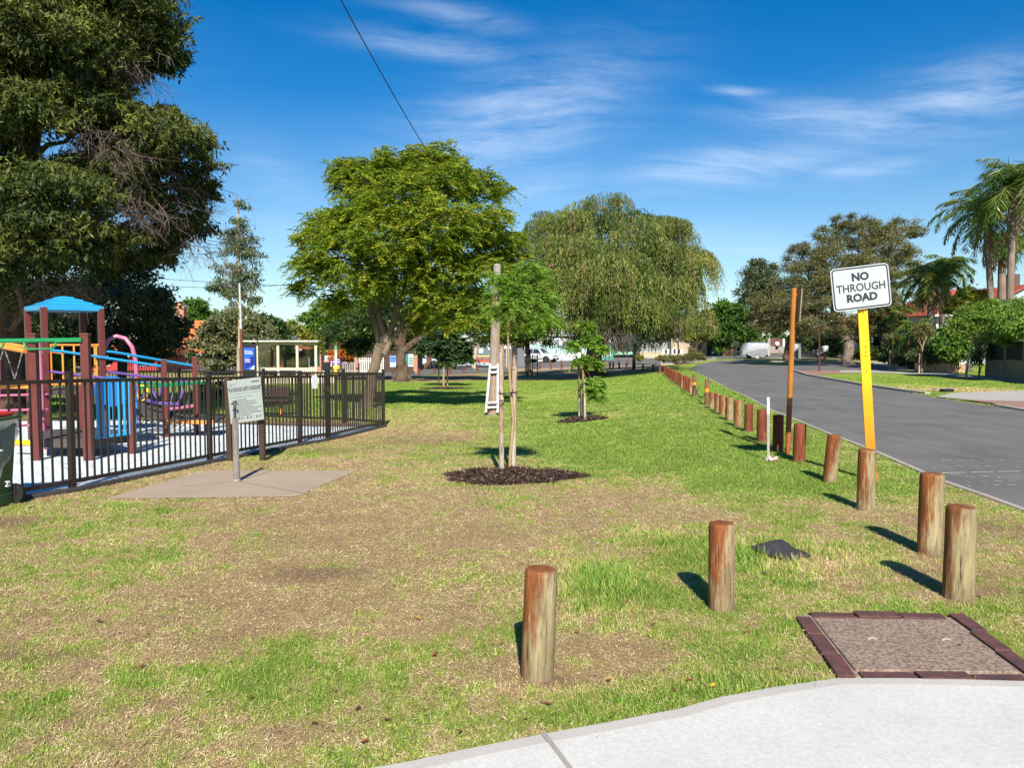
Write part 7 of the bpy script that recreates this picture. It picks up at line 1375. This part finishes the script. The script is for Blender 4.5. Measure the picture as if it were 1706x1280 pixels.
mb.build('gate_bars', FEN, t); mb = MB(); [mb.bar(W(1331, y, 78), W(1362, y, 78), .07, .09) for y in (570, 592)]; mb.build('gate_rail', FEN, t)
for x in (1330, 1363): mb = MB(); mb.bar(gz(W(x, 600, 78)), W(x, 566, 78), .4, .4); mb.build('gate_post', GREN, t)
block('yellow_house', 'pale yellow house gable glimpsed above the driveway gates', 'house', 1335, 1362, 600, 568, 112, 8, M('pale_yellow_render', (.6, .52, .3), None, .7), roof=DROOF, rh=12, hip=0)
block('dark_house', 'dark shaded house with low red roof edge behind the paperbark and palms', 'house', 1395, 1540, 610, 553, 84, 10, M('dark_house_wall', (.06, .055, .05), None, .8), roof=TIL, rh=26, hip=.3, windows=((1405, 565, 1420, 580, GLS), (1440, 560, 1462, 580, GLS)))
# red roofed house on the right
t = block('red_roof_house', 'white house with large red tiled roof behind the tall queen palms', 'house', 1558, 1830, 620, 525, 62, 14, WREN, roof=TIL, rh=52, over=.7, hip=.55, windows=((1575, 530, 1590, 556, GLS), (1600, 530, 1625, 560, GLS)))
q = W(1700, 480, 60); mb = MB(); gx0, gx1 = W(1655, 500, 59).x, W(1760, 500, 59).x; gz0 = W(1700, 545, 59).z; gz1 = W(1700, 505, 59).z
mb.add([(gx0, 59, gz0), (gx1, 59, gz0), (gx1, 59, gz1), (gx0, 59, gz1), ((gx0 + gx1) / 2, 59, gz1 + 1.3), (gx0, 66, gz0), (gx1, 66, gz0), (gx1, 66, gz1), (gx0, 66, gz1), ((gx0 + gx1) / 2, 66, gz1 + 1.3)], [(0, 1, 2, 4, 3), (1, 6, 7, 2), (5, 0, 3, 8), (6, 5, 8, 9, 7)]); mb.build('gable_wall', M('blue_grey_gable', (.36, .42, .50), (.30, .36, .44), .7, 2), t)
mb = MB(); cxg = (gx0 + gx1) / 2
for s_ in (-1, 1): e = gx1 if s_ > 0 else gx0; mb.add([(cxg, 58.6, gz1 + 1.42), (e + s_ * .4, 58.6, gz1 - .12), (e + s_ * .4, 66, gz1 - .12), (cxg, 66, gz1 + 1.42), (cxg, 58.6, gz1 + 1.30), (e + s_ * .4, 58.6, gz1 - .24), (e + s_ * .4, 66, gz1 - .24), (cxg, 66, gz1 + 1.30)], [(0, 1, 2, 3), (7, 6, 5, 4), (0, 4, 5, 1), (1, 5, 6, 2), (2, 6, 7, 3), (3, 7, 4, 0)])
mb.build('gable_roof', TIL, t)
mb = MB(); qq = W(1676, 500, 58.9); mb.box((W(1692, 505, 59).x, 58.97, W(1692, 520, 59).z), (.9, .06, 1.0)); mb.build('window', GLS, t)
mb = MB(); c0 = W(1697, 475, 66); mb.box((c0.x, 67, c0.z + .2), (1.0, .8, 1.6)); mb.build('chimney', M('dark_chimney', (.12, .07, .06), None, .8), t)
# sandstone retaining wall and the pillared wall at the right
t = thing('stone_wall', 'low rough sandstone garden wall behind the right staked sapling', 'wall', gz(W(1560, 612, 43)))
rn = random.Random(9); SST = M('sandstone', (.46, .30, .17), (.36, .25, .16), .9, 3, world=True, bmp=.6, bscale=14)
for row in range(3):
    x = 1526 + rn.uniform(0, 5)
    while x < 1606: w_ = rn.uniform(6, 13); q = W(x + w_ / 2, 600, 43); mb = MB(); mb.box(gz(q, .09 + row * .17), (w_ * 43 / F - .02, .35 + rn.uniform(0, .08), .165), rn.uniform(-.03, .03)); mb.build('stone', SST, t, bevel=.02); x += w_
Yw2 = 33; t = thing('pillared_wall', 'tan garden wall with square pillars and dark infill at the right edge', 'wall', gz(W(1690, 630, Yw2))); TAN = M('tan_blockwork', (.27, .21, .14), (.21, .165, .11), .9, 2, world=True, bmp=.3)
def L2(px, f): Yd = Yw2 + (1706 - px) * .0; return Yd
xs2 = [(1649, 38.5), (1679, 35.5), (1712, 32.5), (1752, 29.5)]
for px, Yd in xs2: p = gz(W(px, 600, Yd)); z = W(px, 567, Yd).z; mb = MB(); mb.box(p + Vector((0, 0, (z - p.z) / 2)), (.30, .30, z - p.z + .1), .7); mb.build('pillar', TAN, t, bevel=.01)
for (pa, Ya_), (pb_, Yb_) in zip(xs2, xs2[1:]):
    a, b_ = gz(W(pa, 600, Ya_)), gz(W(pb_, 600, Yb_)); zt_ = W(pa, 599, Ya_).z - a.z; mb = MB(); mb.bar(a + Vector((0, 0, zt_ / 2 - .05)), b_ + Vector((0, 0, zt_ / 2 - .05)), .2, zt_ + .1, up=(0, 0, 1)); mb.build('base_wall', TAN, t)
    z2_ = W(pa, 569, Ya_).z - a.z; mb = MB(); mb.bar(a + Vector((0, .12, (zt_ + z2_) / 2)), b_ + Vector((0, .12, (zt_ + z2_) / 2)), .1, z2_ - zt_, up=(0, 0, 1)); mb.build('dark_infill', M('dark_infill', (.012, .022, .015), (.02, .03, .02), .9, 6, bmp=.6), t)

# ---- small street things
t = thing('chevron_barrier', 'low white barrier with black panels on the traffic island', 'barrier', gz(W(1120, 598, 68))); zz0, zz1 = W(1120, 589.3, 68).z, W(1120, 582, 68).z
mb = MB(); a, b_ = W(1104, 585.5, 68), W(1138, 585.5, 68); mb.box(((a.x + b_.x) / 2, 68, (zz0 + zz1) / 2), (b_.x - a.x, .04, zz1 - zz0)); mb.build('panel', WHP, t)
mb = MB(); [mb.add([W(x, 589.2, 67.97), W(x + 3.2, 589.2, 67.97), W(x + 3.2, 585.6, 67.97), W(x + 3.2, 582.1, 67.97), W(x, 582.1, 67.97), W(x - .6, 585.6, 67.97)], [(0, 1, 2, 3, 4, 5)]) for x in (1108, 1115.5, 1122.5, 1130)]; mb.build('chevrons', BLK, t)
for x in (1109, 1134): mb = MB(); mb.bar(gz(W(x, 600, 68.05)), W(x, 584, 68.05), .07, .07); mb.build('leg', M('galv_leg', (.4, .4, .4), None, .5), t)
p = G(1102, 608); t = thing('reflector_post', 'short orange and white striped flexible post at the island nose', 'post', p); k = p.y / F
for i in range(5): mb = MB(); mb.lathe(p, [(1.1 * k, i * 3.1 * k), (1.1 * k, (i + 1) * 3.1 * k - .003)], 10); mb.build('stripe', REFL if i % 2 == 0 else WHP, t, True)
for px, pb, pt, mts, lab, w_ in ((1129, 616, 556, (RUST, WHP), 'slim pole, dark red below and white above, beside the far end of the bollard row', 2.0), (1365, 619, 553, (MAR, MAR), 'thin maroon pole on the corner of the verge across the road', 2.6), (1282, 598, 545, (M('street_pole', (.35, .36, .36), None, .5), M('street_pole', (.35, .36, .36), None, .5)), 'thin grey street pole behind the covered trailer', 1.4)):
    p = G(px, pb) if px != 1282 else gz(W(1282, 598, 82)); k = p.y / F; top = W(px + (1.5 if px == 1129 else 0), pt, p.y); t = thing('thin_pole', lab, 'pole', p); mid = p.lerp(top, .72); mb = MB(); mb.tube([p - Vector((0, 0, .1)), mid], w_ * k / 2, 10); mb.build('lower_pole', mts[0], t, True); mb = MB(); mb.tube([mid, top], w_ * k / 2 * .96, 10); mb.build('upper_pole', mts[1], t, True)
mb = MB(); p = gz(W(1374, 600, 70)); t = thing('letterbox', 'white ornamental letterbox on a short stand beyond the maroon pole', 'letterbox', p); mb.box(p + Vector((0, 0, 1.0)), (.5, .35, .4)); mb.box(p + Vector((0, 0, 1.28)), (.6, .45, .14), taper=.6); mb.build('box', WHP, t, bevel=.02); mb = MB(); mb.box(p + Vector((0, 0, .4)), (.18, .18, .8)); mb.build('stand', RUST, t)
t = thing('tree_guard', 'black square metal frame guard beside the red-brown trunked tree', 'tree guard', gz(W(891, 618, 55))); mb = MB()
for x in (887, 895.5):
    for dy in (0, .35): mb.bar(gz(W(x, 618, 55 + dy)), W(x, 590.5, 55 + dy), .07, .07)
mb.build('upright', FEN, t); mb = MB(); [mb.bar(W(887, y, 55), W(895.5, y, 55), .05, .05) for y in (594, 601, 608, 614)]; [mb.bar(W(887, y, 55), W(895.5, y - 6, 55), .03, .03) for y in (600, 607, 614)]; mb.build('crossbar', FEN, t)
# ================================================================== VEHICLES
TYR = M('tyre', (.015, .015, .015), None, .8, bmp=0); RIM = M('rim', (.25, .26, .27), None, .35, metal=.8, bmp=0); CARW = M('white_car_paint', (.52, .53, .54), (.50, .51, .52), .22, 2, bmp=0, spec=.6, var=.01); BLT = M('black_trim', (.02, .02, .022), None, .5, bmp=0); HLM = M('headlight_glass', (.45, .48, .5), None, .1, bmp=0, spec=.9)
def car(name, label, loc, rz, L_, Wd_, H_, kind, paintm, wr=.35, roof_rails=False):
    """body by lofting cross-sections along the length, x forward, then windows laid just proud of it"""
    t = thing(name, label, 'car', loc, None, 0); R = Matrix.Rotation(rz, 4, 'Z'); Lc = Vector(loc)
    def put(mb, nm, mt, par=None, smooth=False, bevel=0):
        mb.v = [tuple(Lc + (R @ Vector(v_))) for v_ in mb.v]; return mb.build(nm, mt, par or t, smooth, bevel)
    hood, cowl = (.60, .22) if kind == 'suv' else (.50, .18)
    if kind == 'suv': prof = [(-.5, .36, .60), (-.49, .28, .66), (-.47, .60, .93), (-.42, .62, 1.0), (-.15, .62, 1.0), (.06, .62, .985), (.20, .61, .64), (.34, .60, .61), (.45, .57, .58), (.49, .50, .50), (.50, .3, .44)]
    else: prof = [(-.5, .34, .55), (-.48, .55, .66), (-.36, .60, .68), (-.24, .62, .93), (-.08, .63, 1.0), (.06, .63, .98), (.22, .60, .66), (.36, .56, .60), (.46, .50, .52), (.5, .40, .42)]
    belt = .62; vs = []; n = 12; hw = Wd_ / 2; z0 = .19 * H_ if kind == 'suv' else .14 * H_
    for x, bz, tz_ in prof:
        bz = min(bz, tz_) * H_; tp = tz_ * H_; bz = min(belt * H_, tp - .02); e = 1 - .16 * max(0, abs(x) - .38) / .12; cab = tp > (belt + .05) * H_; tw = hw * (.74 if cab else .86) * e; bw = hw * e
        ring = [(-bw * .90, z0), (-bw * .98, z0 + .10), (-bw, bz * .75), (-bw * .97, bz), (-(tw + (bw - tw) * .15) if cab else -tw * 1.03, tp - (.10 if cab else .03)), (-tw * .88, tp), (tw * .88, tp), ((tw + (bw - tw) * .15) if cab else tw * 1.03, tp - (.10 if cab else .03)), (bw * .97, bz), (bw, bz * .75), (bw * .98, z0 + .10), (bw * .90, z0)]
        vs += [Vector((x * L_, y, z)) for y, z in ring]
    m_ = len(prof); mb = MB(); mb.add(vs, [(i * n + k, (i + 1) * n + k, (i + 1) * n + (k + 1) % n, i * n + (k + 1) % n) for i in range(m_ - 1) for k in range(n)] + [tuple(range(n)), tuple(range((m_ - 1) * n, m_ * n))[::-1]])
    body = put(mb, 'body', paintm, smooth=True)
    # wheels and dark arches
    wx = (.31 * L_, -.30 * L_)
    for x in wx:
        for s_ in (-1, 1):
            mb = MB(); mb.tube([Vector((x, s_ * (hw - .16), wr)), Vector((x, s_ * (hw + .012), wr))], wr * 1.2, 20); put(mb, 'wheel_arch', BLT, body)
            mb = MB(); mb.tube([Vector((x, s_ * (hw - .15), wr)), Vector((x, s_ * (hw - .03), wr)), Vector((x, s_ * (hw + .03), wr))], [wr, wr, wr * .93], 20); wl_ = put(mb, 'wheel', TYR, smooth=True)
            mb = MB(); mb.tube([Vector((x, s_ * (hw + .0), wr)), Vector((x, s_ * (hw + .037), wr))], [wr * .66, wr * .62], 14); put(mb, 'rim', RIM, wl_)
            mb = MB(); [mb.bar(Vector((x, s_ * (hw + .04), wr)), Vector((x + wr * .6 * math.cos(a_), s_ * (hw + .04), wr + wr * .6 * math.sin(a_))), .05, .01, up=(0, 1, 0)) for a_ in np.arange(5) * 1.2566]; put(mb, 'spokes', BLT, wl_)
    zb, zt_ = belt * H_ + .02, (.955 if kind == 'suv' else .93) * H_
    def yat(z): f = (z - belt * H_) / (H_ - .10 - belt * H_); return hw * (.97 + (.79 - .97) * min(max(f, 0), 1)) + .008
    def sidewin(xs, s_):
        mb = MB(); vs = [Vector((x * L_, s_ * yat(z), z)) for x, z in xs]; mb.add(vs, [tuple(range(len(vs)))]); put(mb, 'window', GLS, body)
    if kind == 'suv': wins = [[(-.43, zb), (-.30, zb), (-.30, zt_ - .03), (-.42, zt_ - .05)], [(-.285, zb), (-.11, zb), (-.11, zt_ - .02), (-.285, zt_ - .03)], [(-.095, zb), (.155, zb), (.05, zt_ - .05), (.02, zt_ - .02), (-.095, zt_ - .02)]]
    else: wins = [[(-.30, zb), (-.10, zb), (-.10, zt_ - .02), (-.20, zt_ - .05)], [(-.085, zb), (.17, zb), (.05, zt_ - .04), (-.085, zt_)]]
    for w_ in wins:
        for s_ in (-1, 1): sidewin(w_, s_)
    c0, c1 = (.195, .075) if kind == 'suv' else (.215, .07); zz = .66 * H_, .955 * H_; mb = MB(); mb.add([Vector((c0 * L_ + .01, -hw * .74, zz[0] + .01)), Vector((c0 * L_ + .01, hw * .74, zz[0] + .01)), Vector((c1 * L_ + .01, hw * .60, zz[1] + .02)), Vector((c1 * L_ + .01, -hw * .60, zz[1] + .02))], [(0, 1, 2, 3)]); put(mb, 'windscreen', GLS, body)
    fx = .495 * L_
    mb = MB(); mb.box((fx - .01, 0, .44 * H_), (.06, Wd_ * .46, .11 * H_)); put(mb, 'grille', BLT, body, bevel=.01)
    mb = MB(); mb.box((fx + .005, 0, .25 * H_), (.10, Wd_ * .80, .13 * H_)); put(mb, 'bumper', BLT if kind == 'suv' else paintm, body, bevel=.03)
    mb = MB(); mb.box((fx + .06, 0, .29 * H_), (.012, .37, .12)); put(mb, 'number_plate', WHP, body)
    for s_ in (-1, 1):
        mb = MB(); mb.box((fx - .09, s_ * hw * .68, .47 * H_), (.22, .34, .12)); put(mb, 'headlight', HLM, body, bevel=.02)
        mb = MB(); mb.box((.16 * L_, s_ * (hw + .09), .66 * H_), (.14, .2, .14)); put(mb, 'mirror', paintm, body, bevel=.03)
        mb = MB(); mb.box((-.05 * L_, s_ * (hw + .0), .56 * H_), (.14, .03, .03)); put(mb, 'door_handle', BLT if kind == 'suv' else paintm, body)
        mb = MB(); mb.box((0, s_ * (hw - .02), z0 + .06), (L_ * .36, .06, .10)); put(mb, 'side_sill', BLT, body)
        if kind == 'suv': mb = MB(); mb.bar(Vector((-.38 * L_, s_ * hw * .62, H_ + .03)), Vector((.03 * L_, s_ * hw * .62, H_ + .02)), .04, .04); put(mb, 'roof_rail', BLT, body)
    return t
Yv = 97; b_ = gz(W(899, 604, Yv)); car('four_wheel_drive', 'white four wheel drive with dark grille parked across the park beyond the red-brown trunked tree', b_ + Vector((0, 0, .02)), math.radians(-33), 4.7, 1.88, 1.80, 'suv', CARW, .38)
Yv = 78; b_ = gz(W(704, 614, Yv)); b_.z = W(704, 613, Yv).z - .12; b_ = gz(b_); car('sedan', 'white sedan car with its front emerging from behind the brick gate pillar', b_ + Vector((0, 0, .02)), math.radians(-8), 4.5, 1.8, 1.42, 'sedan', CARW, .33)
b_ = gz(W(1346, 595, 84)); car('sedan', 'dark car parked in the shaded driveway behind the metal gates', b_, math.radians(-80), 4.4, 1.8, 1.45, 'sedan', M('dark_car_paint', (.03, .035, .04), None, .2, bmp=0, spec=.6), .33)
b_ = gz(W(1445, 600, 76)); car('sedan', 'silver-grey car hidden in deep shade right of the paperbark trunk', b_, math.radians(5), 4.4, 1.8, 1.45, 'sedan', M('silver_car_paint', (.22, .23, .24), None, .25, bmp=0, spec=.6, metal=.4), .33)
# covered trailer
Yt = 76; kt = Yt / F; b_ = gz(W(1259, 598, Yt)); t = thing('covered_trailer', 'trailer under a wrinkled pale grey cover on the far verge', 'trailer', b_)
bpy.context.view_layer.update(); TARP = M('tarp', (.36, .38, .40), (.24, .26, .28), .55, 3, bmp=1, bscale=5, bdist=.06, var=.08); TARPG = M('tarp_grey', (.17, .18, .20), (.22, .23, .25), .55, 3, bmp=.6, bscale=6, bdist=.06)
rn = random.Random(5); mb = MB(); vs = []; nx, nr = 22, 20
for i in range(nx + 1):
    u_ = i / nx; xx = W(1238 + 43 * u_, 600, Yt).x; zt_ = (598 - (571.5 + 15 * max(0, 1 - u_ / .30) ** 2.2 - .8 * math.sin(u_ * 3))) * kt
    for j in range(nr + 1):
        a_ = math.pi * j / nr; ca, sa = math.cos(a_), math.sin(a_); yy = .95 * (1 if ca > 0 else -1) * abs(ca) ** .45 * (.6 + .4 * min(1, u_ * 5)); zz = zt_ * (abs(sa) ** .38); zz = max(zz, .22 + .12 * math.sin(i * 1.3 + j) + (.18 * math.sin(u_ * 9) if j in (0, nr) else 0)); vs.append(Vector((xx + rn.uniform(-.03, .03), Yt + .9 + yy * (1 + .03 * math.sin(i * 2.1 + j)), b_.z + zz + rn.uniform(-.02, .02))))
mb.add(vs, [(i * (nr + 1) + j, i * (nr + 1) + j + 1, (i + 1) * (nr + 1) + j + 1, (i + 1) * (nr + 1) + j) for i in range(nx) for j in range(nr)] + [tuple(nx * (nr + 1) + j for j in range(nr + 1)), tuple(range(nr + 1))[::-1]]); mb.build('cover', TARP, t, True)
mb = MB(); pts = [(1243, 588), (1250, 585), (1262, 582), (1275, 581), (1280, 585), (1278, 592), (1270, 596), (1262, 591), (1252, 594), (1246, 592)]; mb.prism([W(x, y, Yt - .12) for x, y in pts], (0, .05, 0)); mb.build('cover_fold', TARPG, t, bevel=.02)
for yy in (.1, 1.7): mb = MB(); mb.tube([Vector((W(1259, 600, Yt).x, Yt + yy - .12, b_.z + .32)), Vector((W(1259, 600, Yt).x, Yt + yy + .05, b_.z + .32))], .32, 16); mb.build('wheel', TYR, t, True)
mb = MB(); mb.bar(W(1238, 586, Yt + .9), W(1222, 586, Yt + .9), .1, .12); mb.bar(W(1223, 586, Yt + .9), gz(W(1223, 598, Yt + .9)), .07, .07); mb.bar(W(1226, 583, Yt + .9), W(1226, 590, Yt + .9), .12, .12); mb.build('drawbar', BLT, t)
t = thing('bin_post', 'dark post with small box beside the covered trailer', 'post', gz(W(1226, 598, 84))); mb = MB(); mb.bar(gz(W(1226, 598, 84)), W(1226, 572, 84), .18, .18); mb.build('post', BLT, t); mb = MB(); mb.box(W(1226, 573, 84), (.5, .3, .5)); mb.build('box', BLT, t, bevel=.02)
# ================================================================== THE PERSON
def person(label, px, pb, Y, H_, facing):
    b_ = gz(W(px, pb, Y)); t = thing('person', label, 'person', b_); s_ = H_ / 1.75
    J = {'pelvis': (0, 0, .95), 'chest': (0, .02, 1.28), 'neck': (0, .03, 1.47), 'head': (0, .05, 1.60), 'crown': (0, .04, 1.70), 'shl': (-.19, .01, 1.40), 'ell': (-.24, -.06, 1.14), 'hal': (-.16, .14, 1.06), 'shr': (.19, .01, 1.40), 'elr': (.25, -.10, 1.14), 'har': (.19, .12, 1.10),
         'hil': (-.09, 0, .90), 'knl': (-.10, .12, .52), 'anl': (-.09, -.02, .10), 'tol': (-.09, .14, .03), 'hir': (.09, 0, .90), 'knr': (.09, .10, .54), 'anr': (.09, -.32, .42), 'tor': (.09, -.38, .28)}
    E = [('pelvis', 'chest'), ('chest', 'neck'), ('neck', 'head'), ('head', 'crown'), ('chest', 'shl'), ('shl', 'ell'), ('ell', 'hal'), ('chest', 'shr'), ('shr', 'elr'), ('elr', 'har'), ('pelvis', 'hil'), ('hil', 'knl'), ('knl', 'anl'), ('anl', 'tol'), ('pelvis', 'hir'), ('hir', 'knr'), ('knr', 'anr'), ('anr', 'tor')]
    rad = {'pelvis': .125, 'chest': .14, 'neck': .055, 'head': .085, 'crown': .07, 'shl': .06, 'ell': .042, 'hal': .03, 'shr': .06, 'elr': .042, 'har': .03, 'hil': .085, 'knl': .055, 'anl': .04, 'tol': .035, 'hir': .085, 'knr': .055, 'anr': .04, 'tor': .035}
    R = Matrix.Rotation(facing, 3, 'Z'); names = list(J); SK = M('skin', (.42, .24, .16), None, .6, bmp=0)
    def skin(nm, keep, grow, mt, par):
        ks = [n_ for n_ in names if n_ in keep]; me = bpy.data.meshes.new(nm); me.from_pydata([tuple(R @ Vector(J[k_]) * s_) for k_ in ks], [(ks.index(a), ks.index(c)) for a, c in E if a in keep and c in keep], []); o = bpy.data.objects.new(nm, me); COL.objects.link(o); o.parent = par
        m_ = o.modifiers.new('skin', 'SKIN'); m_.use_smooth_shade = True
        for v_, k_ in zip(me.skin_vertices[0].data, ks): v_.radius = (rad[k_] * grow * s_,) * 2; v_.use_root = k_ in ('pelvis', 'chest') and k_ == ks[0]
        sb = o.modifiers.new('sub', 'SUBSURF'); sb.levels = sb.render_levels = 2; me.materials.append(mt); return o
    body = skin('body', names, 1.0, SK, t); body.data.materials[0] = SK
    skin('shirt', ('pelvis', 'chest', 'neck', 'shl', 'ell', 'shr', 'elr'), 1.22, M('white_shirt', (.75, .77, .8), None, .8, bmp=0), t); skin('shorts', ('pelvis', 'hil', 'hir', 'knl', 'knr'), 1.28, M('black_shorts', (.02, .02, .025), None, .8, bmp=0), t)
    mb = MB(); c = b_ + R @ Vector((0, .035, 1.655)) * s_; mb.ball(c, .10 * s_, 12, 8, sq=(.95, 1, .85)); mb.build('hair', M('dark_hair', (.02, .015, .012), None, .8, bmp=0), t, True)
    mb = MB(); f_ = lambda x, y, z: b_ + R @ Vector((x, y, z)) * s_
    for x in (-.035, .035): mb.ball(f_(x, .125, 1.615), .012, 6, 4)
    mb.build('eyes', BLT, t, True); mb = MB(); mb.ball(f_(0, .14, 1.58), .016, 6, 4); [mb.ball(f_(x, .04, 1.59), .022, 6, 4) for x in (-.088, .088)]; mb.build('nose_and_ears', SK, t, True)
    for k_, sg in (('hal', -1), ('har', 1)):
        for i in range(4): mb = MB(); q = Vector(J[k_]); mb.tube([f_(*(q + Vector((.012 * (i - 1.5), .02, 0)))), f_(*(q + Vector((.014 * (i - 1.5), .07, -.01)))), f_(*(q + Vector((.012 * (i - 1.5), .075 - .006 * abs(i - 1.2), -.045))))], [.009, .009, .007], 5); mb.build('finger', SK, t, True)
        mb = MB(); mb.tube([f_(*(q + Vector((-sg * .02, .01, .01)))), f_(*(q + Vector((-sg * .045, .05, .015))))], [.011, .009], 5); mb.build('thumb', SK, t, True)
    for k_ in ('tol', 'tor'): mb = MB(); q = Vector(J[k_]); mb.box(f_(q.x, q.y - .08, q.z + .015), (.10 * s_, .27 * s_, .085 * s_), facing); mb.build('shoe', BLT, t, bevel=.02)
    return t
person('person in white shirt and black shorts jogging on the far street, seen from behind', 1294.5, 589, 92, 1.72, math.radians(15))
